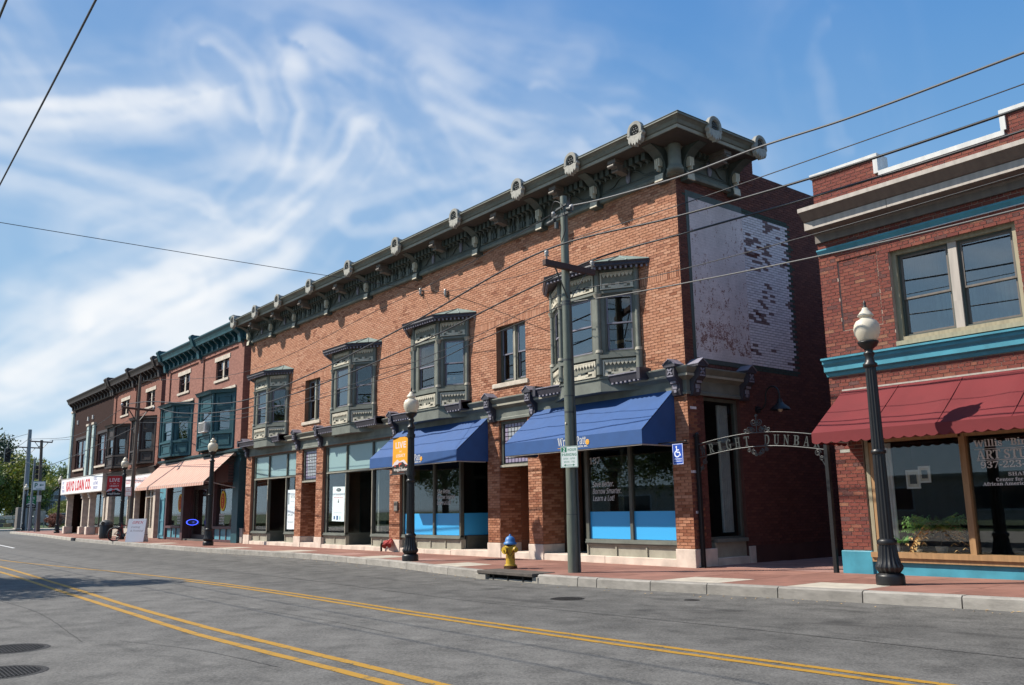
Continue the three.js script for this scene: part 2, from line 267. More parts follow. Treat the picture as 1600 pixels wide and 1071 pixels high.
// ---------------------------------------------------------------- bricks
// courses of single bricks over a wall; "to" turns (along, up, out) into the scene
function layCourses(list, to, u0, u1, y0, y1, holes, colour, { len = 0.203, tall = 0.0565, joint = 0.0105, out = 0.009, seed = 1, soldier = [], header = 0 } = {}) {
  const r = rng(seed), pitch = tall + joint; let row = 0, y = y0;
  while (y + tall * 0.5 < y1) {
    const sol = soldier.find((s) => y + pitch / 2 > s[0] && y + pitch / 2 < s[1]);
    const h = sol ? sol[1] - sol[0] - joint : Math.min(tall, y1 - y), L = sol ? tall : len, ym = y + h / 2;
    const cutters = holes.filter((q) => q[2] < ym && q[3] > ym).sort((a, b) => a[0] - b[0]); const free = []; let x = u0;
    for (const q of cutters) { if (q[0] > x) free.push([x, Math.min(q[0], u1)]); x = Math.max(x, q[1]); } if (x < u1) free.push([x, u1]);
    const heads = header && row % header === header - 1, LL = heads ? len / 2 - joint / 2 : L, start = u0 - r() * 0.02 - (sol ? 0 : (row % 2) * (LL + joint) / 2);
    for (let a = start; a < u1; a += LL + joint) for (const [f0, f1] of free) {
      const p = Math.max(a, f0 + joint * 0.3), q = Math.min(a + LL, f1 - joint * 0.3); if (q - p < 0.02) continue;
      const c = [(p + q) / 2, ym], o = out + (r() - 0.5) * 0.005, pos = to(c[0], c[1], o - 0.02), w = q - p + (r() - 0.5) * 0.003;
      list.push({ pos, w, h: h + (r() - 0.5) * 0.003, colour: colour(c[0], c[1], r), d: pos.distanceToSquared(EYE), turn: to.turn });
    }
    y += sol ? sol[1] - sol[0] : pitch; row++;
  }
}
const brickBox = new THREE.BoxGeometry(1, 1, 0.04); { const uv = brickBox.attributes.uv; for (let i = 0; i < uv.count; i++) uv.setXY(i, uv.getX(i) * 0.2, uv.getY(i) * 0.06); }
// the 300 nearest bricks are pieces of their own, the others one part
function buildBricks(parent, list, palette) {
  list.sort((a, b) => a.d - b.d);
  const mats = palette.map((c, i) => { const m = M.brick.clone(); m.color.setRGB(...c); m.name = 'brick_tone'; return m; });
  const q = new THREE.Quaternion(), up = V(0, 1, 0), near = Math.min(300, list.length), white = M.brick;
  for (let i = 0; i < near; i++) { const b = list[i], m = new THREE.Mesh(brickBox, mats[b.colour]); m.name = 'brick'; m.position.copy(b.pos); m.rotation.y = b.turn; m.scale.set(b.w, b.h, 1); m.castShadow = m.receiveShadow = true; parent.add(m); }
  const rest = list.length - near; if (rest <= 0) return;
  const im = new THREE.InstancedMesh(brickBox, white, rest), mx = new THREE.Matrix4(), col = new THREE.Color();
  for (let i = 0; i < rest; i++) { const b = list[near + i]; mx.compose(b.pos, q.setFromAxisAngle(up, b.turn), V(b.w, b.h, 1)); im.setMatrixAt(i, mx); im.setColorAt(i, col.setRGB(...palette[b.colour])); }
  im.name = 'brickwork'; im.userData.kind = 'stuff'; im.castShadow = im.receiveShadow = true; parent.add(im);
}
const frontTo = (z) => { const f = (u, y, n) => V(u, y, z + n); f.turn = 0; return f; };
const rightTo = (x) => { const f = (u, y, n) => V(x + n, y, -u); f.turn = Math.PI / 2; return f; };   // faces +x, u runs to the back

// a sash window: frame, two panes, rails; opening x0..x1, y0..y1 with the face of the frame at z = 0 in frame "m"
const I4 = new THREE.Matrix4();
function sash(parent, m, x0, x1, y0, y1, { frame = M.green_frame, rail = M.purple_pale, pane = M.pane_bright, low = M.pane_bright, w = 0.05, depth = 0.09, meet = 0.5, frameName = 'window_frame' } = {}) {
  const ym = lerp(y0, y1, meet), a = x0 + w, b = x1 - w;
  obj(frameName, frameBars(x0, x1, y0, y1, w, -depth, 0).map((g) => place(g, m)), frame, parent);
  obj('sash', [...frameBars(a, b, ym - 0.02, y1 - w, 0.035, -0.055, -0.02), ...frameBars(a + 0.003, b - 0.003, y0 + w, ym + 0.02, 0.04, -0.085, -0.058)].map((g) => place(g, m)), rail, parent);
  obj('pane', place(B(a + 0.03, b - 0.03, ym + 0.01, y1 - w - 0.03, -0.040, -0.036), m), pane, parent);
  obj('pane', place(B(a + 0.04, b - 0.04, y0 + w + 0.035, ym - 0.018, -0.074, -0.070), m), low, parent);
}

// ---------------------------------------------------------------- the long corner building
const L0 = -25.1;                                            // its left end; its right front corner is the origin
const main = thing('corner_building', 'long two storey orange brick building with bracketed green cornice and four bay windows', 'building', [0, 0, 0]);
const bays = [-22.45, -15.3, -9.77, -2.85], smallWins = [[-19.37, -18.07], [-6.88, -5.57]];
const piers = [[-25.1, -24.5], [-20.0, -19.45], [-18.2, -17.65], [-12.75, -12.1], [-7.35, -6.8], [-5.55, -5.0], [-0.5, 0]];
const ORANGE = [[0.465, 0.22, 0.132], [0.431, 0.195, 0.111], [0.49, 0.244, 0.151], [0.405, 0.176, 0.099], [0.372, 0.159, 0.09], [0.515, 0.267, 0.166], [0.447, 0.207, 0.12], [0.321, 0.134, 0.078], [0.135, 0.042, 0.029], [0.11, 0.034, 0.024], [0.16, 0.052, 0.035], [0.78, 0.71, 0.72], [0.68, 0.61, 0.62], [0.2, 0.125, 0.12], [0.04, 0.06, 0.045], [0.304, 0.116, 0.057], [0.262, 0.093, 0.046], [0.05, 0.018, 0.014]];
const orange = (x, y, r) => {
  const t = r(); let soot = 0.2 * smooth(0.56, 0.72, fbm(x * 0.5, y * 0.8, 4, 4)) + 0.3 * smooth(8.2, 8.9, y) * fbm(x * 2.5, y * 0.4, 6, 3) + 0.35 * smooth(4.85, 4.4, y) * fbm(x * 2, y * 3, 9, 3);
  for (const [a, b] of smallWins) if (x > a - 0.2 && x < b + 0.2 && y < 4.7) soot += 0.5 * fbm(x * 7, y * 0.5, 2, 3);                     // run-off below the sills
  for (const c of bays) if (Math.abs(Math.abs(x - c) - 1.6) < 0.22 && y < 6.9) soot += 0.35 * fbm(x * 6, y * 0.4, 3, 3);
  const pale = smooth(0.62, 0.74, fbm(x * 0.8 + 30, y * 1.2, 14, 4)) * 0.5;                                                            // repointed patches
  if (r() < soot) return t < 0.35 ? 7 : t < 0.7 ? 4 : 16; if (r() < pale) return t < 0.6 ? 5 : 2;
  return t < 0.05 ? 5 : t < 0.18 ? 2 : t < 0.46 ? 0 : t < 0.67 ? 6 : t < 0.84 ? 1 : t < 0.94 ? 3 : t < 0.985 ? 4 : 7;
};
const lowOrange = (x, y, r) => { const t = r(); return t < 0.3 ? 15 : t < 0.55 ? 1 : t < 0.75 ? 16 : t < 0.9 ? 3 : 6; };
{
  const holes = [...bays.map((c) => [c - 1.42, c + 1.42, 4.34, 6.95]), ...smallWins.map(([a, b]) => [a, b, 4.79, 6.45])];
  const list = [];
  // upper front wall
  const front = obj('front_wall', cut(L0, 0, 3.72, 9.0, holes.map(([a, b, c, d]) => [a, b, c === 4.34 ? 4.1 : c, d])).map(([a, b, c, d]) => B(a, b, c, d, -0.34, 0)), M.mortar, main);
  layCourses(list, frontTo(0), L0, 0.009, 4.3, 8.9, holes, orange, { seed: 11, soldier: [[6.45, 6.66]] });
  // piers of the shop fronts, each 0.45 deep
  for (const [a, b] of piers) obj('shop_pier', B(a, b, 0, 3.75, b === 0 ? -0.54 : -0.75, 0), M.mortar, main);
  for (const [a, b] of piers) layCourses(list, frontTo(0), a, b + (b === 0 ? 0.009 : 0), 0.40, 3.74, [], (x, y, r) => (y < 1.4 ? lowOrange(x, y, r) : r() < 0.35 ? lowOrange(x, y, r) : orange(x, y, r)), { seed: 21 + a });
  for (const b of [-19.45, -6.8, -5.0]) layCourses(list, rightTo(b), 0.0, 0.75, 0.40, 3.7, [], lowOrange, { seed: 31 + b });
  // side wall towards the alley
  const sideHoles = [[0.55, 1.85, 0, 3.74]];
  const side = obj('side_wall', [...cut(0.34, 16, 0, 9.62, sideHoles).map(([a, b, c, d]) => B(-0.3, 0, c, d, -b, -a)), B(-0.3, 0.02, 9.3, 10.05, -3.0, -2.28)], M.mortar_dark, main);
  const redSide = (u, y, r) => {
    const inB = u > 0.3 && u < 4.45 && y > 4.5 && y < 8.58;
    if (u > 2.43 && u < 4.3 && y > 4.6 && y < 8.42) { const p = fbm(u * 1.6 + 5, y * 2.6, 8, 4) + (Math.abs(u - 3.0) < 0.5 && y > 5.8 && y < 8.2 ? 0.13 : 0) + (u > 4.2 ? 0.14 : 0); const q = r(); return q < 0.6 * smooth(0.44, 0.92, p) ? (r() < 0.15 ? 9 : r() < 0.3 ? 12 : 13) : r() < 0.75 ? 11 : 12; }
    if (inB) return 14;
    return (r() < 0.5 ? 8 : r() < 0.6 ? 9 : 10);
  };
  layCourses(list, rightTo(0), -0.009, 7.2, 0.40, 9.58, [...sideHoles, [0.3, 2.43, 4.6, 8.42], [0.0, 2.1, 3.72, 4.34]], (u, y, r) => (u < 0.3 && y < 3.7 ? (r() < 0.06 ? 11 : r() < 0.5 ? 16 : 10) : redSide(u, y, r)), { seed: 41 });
  layCourses(list, rightTo(0.02), 2.28, 3.0, 9.3, 10.04, [], redSide, { seed: 43 });
  buildBricks(front, list, ORANGE);
  // faded painted sign: smooth left half
  const fade = canvasTex(1024, 1024, (k, w, h) => {
    const im = k.createImageData(w, h), r = rng(9);
    for (let j = 0; j < h; j++) for (let i = 0; i < w; i++) {
      const u = i / w, v = j / h, n = fbm(u * 34, v * 34, 1, 5), big = fbm(u * 4, v * 5, 7, 4), grit = fbm(u * 70, v * 170, 2, 3);
      let wear = smooth(0.60, 0.70, n * 0.42 + big * 0.18 + grit * 0.4 + 0.045 * smooth(0.3, 0.9, v) + (v > 0.85 && v < 0.95 ? 0.05 : 0) - (v > 0.955 ? 0.2 : 0)) * 0.85;
      const course = ((v * 56) % 1) < 0.10 ? 0.07 : 0, q = (j * w + i) * 4, tone = 0.9 + 0.2 * (big - 0.5) + 0.12 * (grit - 0.5) - course;
      im.data[q] = lerp(226 * tone, 122, wear); im.data[q + 1] = lerp(210 * tone, 84, wear); im.data[q + 2] = lerp(208 * tone, 76, wear); im.data[q + 3] = 255;
    }
    k.putImageData(im, 0, 0); k.globalAlpha = 0.3; k.fillStyle = '#6e4a48'; k.font = 'bold 120px serif'; k.fillText('EAST', 240, 880); k.font = '70px serif'; k.fillText('HARDWARE', 250, 690); k.globalAlpha = 0.5; for (let i = 0; i < 500; i++) { k.fillStyle = '#6b3a36'; k.fillRect(200 + r() * 560, 780 + r() * 110, 3 + r() * 12, 2 + r() * 5); }
  });
  const ps = new THREE.Mesh(sheet(2.03, 3.82, 0.016), printed('faded_sign_paint', fade, { roughness: 0.9, bumpMap: rep(T.grain, 0.4), bumpScale: 0.003 })); ps.name = 'painted_wall_sign'; ps.position.set(0.012, 6.51, -1.415); ps.rotation.y = Math.PI / 2; ps.castShadow = ps.receiveShadow = true; ps.userData.label = 'worn white painted half of the old wall sign'; main.add(ps);
  obj('sign_border', [B(0.002, 0.014, 4.5, 8.58, -0.4, -0.3), B(0.002, 0.014, 8.42, 8.58, -2.43, -0.4), B(0.002, 0.014, 4.5, 4.6, -2.43, -0.4)], M.green_dark, main);
  // shell: left and back walls, floors, roof
  obj('left_wall', B(L0, L0 + 0.34, 0, 9.5, -16, -0.75), M.mortar_dark, main);
  obj('left_wall', B(L0, L0 + 0.34, 3.72, 9.5, -0.75, -0.34), M.mortar_dark, main);
  obj('back_wall', B(L0 + 0.34, -0.3, 0, 9.4, -16, -15.7), M.mortar_dark, main);
  obj('roof', B(L0 + 0.34, -0.3, 9.15, 9.35, -15.7, -0.34), M.roofing, main);
  obj('ceiling', B(L0 + 0.34, -0.3, 3.95, 4.1, -15.7, -0.34), M.interior_wall, main);
  obj('shop_floor', B(L0 + 0.34, -0.3, 0.02, 0.12, -15.7, -0.75), M.interior, main);
  obj('partition_wall', [B(L0 + 0.34, -0.3, 0.12, 3.95, -6.2, -6.0), B(L0 + 0.34, -0.3, 4.1, 9.15, -5.2, -5.0), B(-12.5, -12.3, 0.12, 3.95, -6.0, -0.75), B(-19.3, -19.1, 0.12, 3.95, -6.0, -1.75), B(-18.4, -18.2, 0.12, 3.95, -6.0, -0.75), B(-6.6, -6.45, 0.12, 3.95, -6.0, -1.9)], M.interior, main);
  obj('ceiling_panel', [B(-24.6, -20.1, 3.82, 3.9, -5.9, -0.8), B(-17.5, -12.8, 3.82, 3.9, -5.9, -0.8)], M.interior_wall, main);

  // plinth stones
  const st = (x0, x1, y1, z0, z1) => obj('plinth_stone', RB(x0, x1, -0.1, y1, z0, z1, 0.012), M.stone, plinth);
  const plinth = obj('plinth', B(L0 + 0.05, -0.05, -0.12, 0.06, -0.7, -0.02), M.limestone, main);
  for (const [a, b] of piers) st(a - 0.02, b + 0.03, 0.385, -0.72, 0.03);
  for (const [a, b, n] of [[-24.47, -20.02, 3], [-17.62, -12.77, 3], [-12.07, -9.2, 2]]) for (let i = 0; i < n; i++) st(lerp(a, b, i / n) + 0.004, lerp(a, b, (i + 1) / n) - 0.004, 0.135, -0.5, 0.012);
  for (const [a, b, n] of [[-9.2, -7.37, 1], [-6.78, -5.57, 1], [-4.97, -0.52, 2], [-19.43, -18.22, 1]]) for (let i = 0; i < n; i++) st(lerp(a, b, i / n) + 0.004, lerp(a, b, (i + 1) / n) - 0.004, 0.165, -0.6, 0.012);
  st(-0.3, 0.03, 0.385, -2.1, -1.87); obj('plinth_stone', RB(-0.25, 0.02, -0.1, 0.17, -1.87, -0.74, 0.012), M.stone, plinth); obj('plinth_stone', B(-0.3, 0.028, -0.1, 0.39, -7, -2.1), M.mortar_dark, plinth);

  // main cornice
  const prof = [[0, 8.84], [0.13, 8.84], [0.15, 8.90], [0.10, 9.0], [0.06, 9.02], [0.06, 9.46], [0.10, 9.52], [0.16, 9.57], [0.76, 9.57], [0.76, 9.655], [0.80, 9.665], [0.815, 9.69], [0.84, 9.74], [0.90, 9.785], [0.95, 9.795], [0.95, 9.835], [0.0, 9.87]];
  const path = [[L0 - 0.02, 0], [0, 0], [0, -2.2]];
  const cornice = obj('cornice', sweep(prof, path, -1), M.green_trim, main);
  obj('cornice_band', sweep([[0.755, 9.575], [0.777, 9.575], [0.777, 9.65], [0.755, 9.65]], path, -1), M.bulkhead, cornice);
  obj('cornice_cap', sweep([[0.3, 9.862], [0.962, 9.838], [0.962, 9.85], [0.3, 9.875]], path, -1), M.green_dark, cornice);
  obj('frieze_board', sweep([[0.058, 9.03], [0.066, 9.03], [0.066, 9.455], [0.058, 9.455]], path, -1), M.green_frame, cornice);
  obj('soffit_shade', sweep([[0.17, 9.558], [0.755, 9.558], [0.755, 9.569], [0.17, 9.569]], path, -1), M.soffit_shade ?? mat('soffit_shade', [0.06, 0.05, 0.042], { size: 1.2 }), cornice);  // added dark panel, shade under the overhang put into its colour
  // frieze: brackets, modillions, medallions, panels
  const front_ = (x) => new THREE.Matrix4().makeTranslation(x, 0, 0), side_ = (z) => new THREE.Matrix4().makeRotationY(Math.PI / 2).setPosition(0, 0, z);
  const bracket = (m) => {
    const g = [extX([[0.02, 8.74], [0.2, 8.74], [0.23, 8.80], [0.2, 8.92], [0.14, 9.058], [0.15, 9.199], [0.24, 9.353], [0.40, 9.468], [0.62, 9.544], [0.62, 9.576], [0.02, 9.576]], -0.14, 0.14)];
    obj('bracket', g.map((q) => place(q, m)), M.green_dark, cornice);
    obj('bracket_ornament', [extX([[0.195, 8.755], [0.245, 8.755], [0.225, 8.93], [0.19, 8.93]], -0.12, 0.12), B(-0.075, -0.035, 9.071, 9.301, 0.16, 0.275), B(-0.02, 0.02, 9.0, 9.301, 0.15, 0.275), B(0.035, 0.075, 9.11, 9.301, 0.16, 0.275)].map((q) => place(q, m)), M.cream, cornice);
  };
  const modillion = (m) => obj('modillion', [B(-0.13, 0.13, 9.468, 9.569, 0.2, 0.66), extX([[0.2, 9.25], [0.5, 9.301], [0.64, 9.417], [0.64, 9.468], [0.2, 9.468]], -0.095, 0.095), cyl([-0.1, 9.385, 0.66], [0.1, 9.385, 0.66], 0.045), cyl([-0.1, 9.301, 0.52], [0.1, 9.301, 0.52], 0.035)].map((q) => place(q, m)), M.metal_taupe, cornice);
  const medallion = (m0) => {
    const m = m0.clone().multiply(new THREE.Matrix4().makeTranslation(0, 9.80, 0.96)).multiply(new THREE.Matrix4().makeScale(0.8, 0.8, 0.9)).multiply(new THREE.Matrix4().makeTranslation(0, -9.78, -0.96));
    const arch = (R, y, n = 14) => Array.from({ length: n + 1 }, (_, i) => [R * Math.cos(Math.PI * i / n), y + R * Math.sin(Math.PI * i / n)]);
    const md = obj('medallion', [ext(shapeOf([...arch(0.235, 9.8), [-0.235, 9.6], [0.235, 9.6]]), 0.42).translate(0, 0, 0.52)].map((q) => place(q, m)), M.metal_taupe, cornice);
    const drip = [[-0.27, 9.74], [-0.30, 9.66], [-0.25, 9.60], [-0.25, 9.50], [-0.2, 9.42], [-0.155, 9.50], [-0.1, 9.38], [-0.05, 9.45], [0, 9.34], [0.05, 9.45], [0.1, 9.38], [0.155, 9.50], [0.2, 9.42], [0.25, 9.50], [0.25, 9.60], [0.30, 9.66], [0.27, 9.74], [0.2, 9.70], [0.1, 9.66], [0, 9.65], [-0.1, 9.66], [-0.2, 9.70]];
    obj('medallion_drip', place(ext(shapeOf(drip), 0.11, 0.012).translate(0, 0, 0.88), m), M.medallion_pale ?? mat('medallion_pale', [0.37, 0.36, 0.32], { size: 0.3, roughness: 0.75 }), cornice);
    obj('medallion_ring', [ext(shapeOf([...arch(0.27, 9.8), [-0.27, 9.68], [-0.18, 9.68], ...arch(0.18, 9.8).reverse(), [0.18, 9.68], [0.27, 9.68]]), 0.10, 0.012).translate(0, 0, 0.90), new THREE.TorusGeometry(0.165, 0.02, 6, 20, Math.PI).translate(0, 9.80, 0.965)].map((q) => place(q, m)), M.medallion_grey ?? mat('medallion_grey', [0.27, 0.265, 0.235], { size: 0.5, roughness: 0.7 }), cornice);
    const rose = []; for (let i = 0; i < 6; i++) rose.push(new THREE.SphereGeometry(0.042, 6, 5).translate(0.085 * Math.cos(i * 1.047), 9.79 + 0.085 * Math.sin(i * 1.047), 0.95)); rose.push(new THREE.SphereGeometry(0.035, 6, 5).translate(0, 9.79, 0.965));
    obj('medallion_rose', rose.map((q) => place(q, m)), M.iron_grey, cornice);
  };
  const bx = [-25.0, -22.55, -20.2, -17.3, -14.2, -10.95, -7.6, -4.65, -2.5, -0.3];
  bx.forEach((x) => { bracket(front_(x)); medallion(front_(x)); });
  [-0.3, -2.02].forEach((z) => { bracket(side_(z)); medallion(side_(z)); });
  modillion(side_(-1.16));
  // quarter column on the corner
  obj('corner_column', [lathe([[0, 8.86], [0.2, 8.86], [0.2, 8.98], [0.17, 9.0], [0.17, 9.046], [0.15, 9.071], [0.15, 9.557]], 16).translate(0.09, 0, 0.09)], M.green_trim, cornice);
  const scroll = (a, b, m) => {                                     // sunk panel with a scroll and leaf
    const w = b - a, c = (a + b) / 2, g = [...frameBars(a + 0.16, b - 0.16, 9.071, 9.417, 0.03, 0.05, 0.085)];
    for (const s of [-1, 1]) g.push(tube([[c + s * (w / 2 - 0.3), 9.122, 0.075], [c + s * w * 0.24, 9.142, 0.09], [c + s * w * 0.14, 9.301, 0.09], [c + s * w * 0.07, 9.327, 0.09]], 0.018, 14, 5));
    obj('frieze_panel', g.map((q) => place(q, m)), M.green_dark, cornice);
    obj('leaf_ornament', [lathe([[0, 9.071], [0.05, 9.097], [0.075, 9.199], [0.06, 9.301], [0.09, 9.378], [0.05, 9.468], [0, 9.493]], 8).scale(1, 1, 0.6).translate(c, 0, 0.09)].map((q) => place(q, m)), M.purple_pale, cornice);
  };
  const arcade = (a, b) => {
    const n = 6, w = (b - a - 0.32) / n, s0 = a + 0.16, g = [], dr = [];
    for (let i = 0; i < n; i++) {
      const c = s0 + (i + 0.5) * w, R = w * 0.36, hole = Array.from({ length: 11 }, (_, k) => [c + R * Math.cos(Math.PI * k / 10), 9.327 + R * Math.sin(Math.PI * k / 10)]);
      g.push(ext(shapeOf([[c - w / 2, 9.02], [c + w / 2, 9.02], [c + w / 2, 9.557], [c - w / 2, 9.557]], [[...hole, [c - R, 9.122], [c + R, 9.122]]]), 0.05).translate(0, 0, 0.06));
      g.push(new THREE.TorusGeometry(R * 1.12, 0.018, 5, 12, Math.PI).translate(c, 9.327, 0.115));
      dr.push(B(c - R * 0.8, c - R * 0.4, 9.046, 9.186, 0.1, 0.16), B(c - R * 0.2, c + R * 0.2, 9.033, 9.212, 0.1, 0.17), B(c + R * 0.4, c + R * 0.8, 9.046, 9.186, 0.1, 0.16), cyl([c, 9.122, 0.09], [c, 9.378, 0.09], 0.03, 0.05, 6));
    }
    obj('frieze_arcade', g, M.green_trim, cornice); obj('arcade_ornament', dr, M.green_dark, cornice);
  };
  for (let i = 0; i + 1 < bx.length; i++) {
    modillion(front_((bx[i] + bx[i + 1]) / 2));
    if ([2, 4, 6].includes(i)) arcade(bx[i], bx[i + 1]);
    else if (bx[i + 1] - bx[i] > 2.7) { const c = (bx[i] + bx[i + 1]) / 2; scroll(bx[i], c + 0.14, I4); scroll(c - 0.14, bx[i + 1], I4); } else scroll(bx[i], bx[i + 1], I4);
    const row = []; for (let x = bx[i] + 0.25; x < bx[i + 1] - 0.2; x += 0.2) row.push(B(x - 0.06, x + 0.06, 9.38, 9.556, 0.09, 0.36), new THREE.ConeGeometry(0.055, 0.12, 4).rotateX(Math.PI).translate(x, 9.32, 0.22));
    obj('dentil_row', row, M.green_dark, cornice);
  }
  scroll(0.3, 2.02, side_(0));
  obj('dentil_row', Array.from({ length: 8 }, (_, i) => place(B(0.5 + i * 0.17, 0.57 + i * 0.17, 9.417, 9.557, 0.1, 0.2), side_(0))), M.green_dark, cornice);

  // bay windows
  const faceM = (a, b) => { const u = V(b[0] - a[0], 0, b[1] - a[1]).normalize(), n = V(-u.z, 0, u.x).multiplyScalar(1); if (n.z < 0) n.negate(); return new THREE.Matrix4().makeBasis(u, V(0, 1, 0), n).setPosition(a[0], 0, a[1]); };
  bays.forEach((cx, bi) => {
    const bay = new THREE.Group(); bay.name = 'bay_window'; bay.position.set(cx, 0, 0); main.add(bay);
    const P = [[-1.565, 0], [-0.68, 0.52], [0.68, 0.52], [1.565, 0]], fm = [0, 1, 2].map((i) => faceM(P[i], P[i + 1])), W = [0, 1, 2].map((i) => Math.hypot(P[i + 1][0] - P[i][0], P[i + 1][1] - P[i][1]));
    const body = [], posts = [], sill = [], plate = [], orn = [], caps = [];
    const op = W.map((w) => [w * 0.5 - (w > 1.2 ? 0.47 : 0.36), w * 0.5 + (w > 1.2 ? 0.47 : 0.36)]);
    fm.forEach((m, i) => {
      const w = W[i], [a, b] = op[i], pa = w > 1.2 ? w / 2 - 0.57 : w / 2 - 0.43, pb = w - pa;
      body.push(...cut(0, w, 4.0, 7.0, [[a, b, 4.93, 6.36]]).map(([x0, x1, y0, y1]) => place(B(x0, x1, y0, y1, -0.1, -0.002), m)));
      for (const [y0, y1] of [[6.47, 6.89], [4.36, 4.75]]) {
        obj('panel_ground', place(B(pa, pb, y0, y1, 0.0, 0.02), m), M.panel_ground ?? mat('panel_ground', [0.21, 0.21, 0.17], { size: 0.7 }), bay);
        orn.push(...frameBars(pa, pb, y0, y1, 0.035, 0.02, 0.05).map((g) => place(g, m)));
        const n = Math.round((pb - pa - 0.1) / 0.1), s = (pb - pa - 0.1) / n; for (let k = 0; k < n; k++) { const x = pa + 0.05 + (k + 0.5) * s; orn.push(place(ext(shapeOf([[x - s * 0.46, y1 - 0.03], [x + s * 0.46, y1 - 0.03], [x + s * 0.46, y1 - 0.07], [x, y1 - 0.135], [x - s * 0.46, y1 - 0.07]]), 0.03).translate(0, 0, 0.02), m)); }
        const c = (pa + pb) / 2, q = (pb - pa) / 2 - 0.05;   // stepped fret below the teeth
        orn.push(...[[-q, -q + 0.07, 0.03, 0.15], [-q + 0.07, -q * 0.42, 0.10, 0.15], [-q * 0.42, q * 0.42, 0.03, 0.09], [-q * 0.6, -q * 0.42, 0.05, 0.15], [q * 0.42, q * 0.6, 0.05, 0.15], [q * 0.42, q - 0.07, 0.10, 0.15], [q - 0.07, q, 0.03, 0.15], [-0.05, 0.05, 0.09, 0.16]].map(([x0, x1, d0, d1]) => place(B(c + x0, c + x1, y0 + d0, y0 + d1, 0.02, 0.047), m)));
      }
      for (const [y0, y1, t] of [[4.79, 4.87, 0.08], [6.38, 6.44, 0.04], [4.3, 4.345, 0.03]]) obj('sill_band', place(B(0, w, y0, y1, -0.02, t), m), M.green_trim, bay);
    });
    obj('bay_body', body, M.green_trim, bay);
    obj('panel_ornament', orn, M.cream, bay);
    for (const [x, z] of [[-1.53, 0.05], [-0.68, 0.52], [0.68, 0.52], [1.53, 0.05]]) { obj('corner_post', [cyl([x, 4.4, z], [x, 4.96, z], 0.085, 0.085, 8), cyl([x, 4.95, z], [x, 6.43, z], 0.062, 0.062, 8), cyl([x, 6.42, z], [x, 7.0, z], 0.07, 0.07, 8)], M.green_trim, bay); obj('post_capital', [cyl([x, 6.26, z], [x, 6.38, z], 0.07, 0.115, 8), cyl([x, 4.93, z], [x, 5.0, z], 0.1, 0.085, 8)], M.bulkhead, bay); }
    
    fm.forEach((m, i) => { const up = [[M.pane_bright, M.pane, M.pane], [M.pane_bright, M.pane_bright, M.pane], [M.pane, M.pane, M.pane_bright], [M.pane_bright, M.pane_bright, M.pane]][bi][i]; sash(bay, m.clone().multiply(new THREE.Matrix4().makeTranslation(0, 0, -0.012)), op[i][0], op[i][1], 4.93, 6.36, { pane: up, low: up, w: 0.045 }); });
    obj('bay_floor', faces([[[-1.5, 4.9, -0.3], [1.5, 4.9, -0.3], [1.45, 4.9, 0], [0.66, 4.9, 0.42], [-0.66, 4.9, 0.42], [-1.45, 4.9, 0]], [[-1.5, 6.9, -0.3], [1.5, 6.9, -0.3], [1.45, 6.9, 0], [0.66, 6.9, 0.42], [-0.66, 6.9, 0.42], [-1.45, 6.9, 0]], [[-1.5, 4.02, 0], [1.5, 4.02, 0], [0.66, 4.02, 0.5], [-0.66, 4.02, 0.5]]]), M.interior_wall, bay);
    if (bi > 1) obj('curtain_rail', [B(-0.5, 0.52, 5.22, 5.30, -0.05, -0.02), B(0.7, 1.3, 5.2, 5.28, -0.02, 0.0)], M.tan_trim, bay);
    // hood: fascia, dentils, copper roof with standing seams
    const O = [[-1.93, 0], [-0.86, 0.86], [0.86, 0.86], [1.93, 0]];
    const roofM = obj('bay_roof', faces([[[-1.93, 7.09, 0], [-0.86, 7.09, 0.86], [-0.95, 7.37, 0]], [[-0.86, 7.09, 0.86], [0.86, 7.09, 0.86], [0.95, 7.37, 0], [-0.95, 7.37, 0]], [[0.86, 7.09, 0.86], [1.93, 7.09, 0], [0.95, 7.37, 0]]]), M.copper, bay); roofM.position.y = 0.004;
    const seams = []; for (let i = 0; i <= 4; i++) seams.push(bar([lerp(-0.86, 0.86, i / 4), 7.10, 0.86], [lerp(-0.95, 0.95, i / 4), 7.375, 0.01], 0.02)); for (const s of [-1, 1]) for (const t of [0.3, 0.62, 1]) seams.push(bar([s * lerp(0.86, 1.93, t), 7.10, lerp(0.86, 0.0, t) + 0.005], [s * 0.95, 7.375, 0.01], 0.02));
    obj('roof_seam', seams, M.copper, bay);
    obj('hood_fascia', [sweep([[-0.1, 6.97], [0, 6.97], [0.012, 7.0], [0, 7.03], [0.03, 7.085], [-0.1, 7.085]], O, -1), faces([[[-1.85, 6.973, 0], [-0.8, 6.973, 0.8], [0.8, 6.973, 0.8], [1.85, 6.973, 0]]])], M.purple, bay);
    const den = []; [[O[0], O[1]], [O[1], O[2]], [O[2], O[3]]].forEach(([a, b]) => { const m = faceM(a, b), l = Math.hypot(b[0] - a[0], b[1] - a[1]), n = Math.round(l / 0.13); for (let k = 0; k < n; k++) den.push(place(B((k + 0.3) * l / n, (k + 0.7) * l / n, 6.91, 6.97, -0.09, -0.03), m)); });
    obj('hood_dentils', den, M.purple_pale, bay);
  });
  // pairs of narrow sash windows
  for (const [a, b] of smallWins) {
    const w = new THREE.Group(); w.name = 'window'; w.position.set(a, 0, 0); main.add(w);
    const c = (b - a) / 2, m = new THREE.Matrix4().makeTranslation(0, 0, -0.16);
    sash(w, m, 0, c - 0.04, 4.83, 6.45, { w: 0.06, pane: M.pane_bright, low: M.pane, rail: M.purple_pale }); sash(w, m, c + 0.04, b - a, 4.83, 6.45, { w: 0.06, pane: M.pane_bright, low: M.pane, rail: M.purple_pale });
    obj('mullion', B(c - 0.04, c + 0.04, 4.83, 6.45, -0.2, -0.13), M.bulkhead, w);
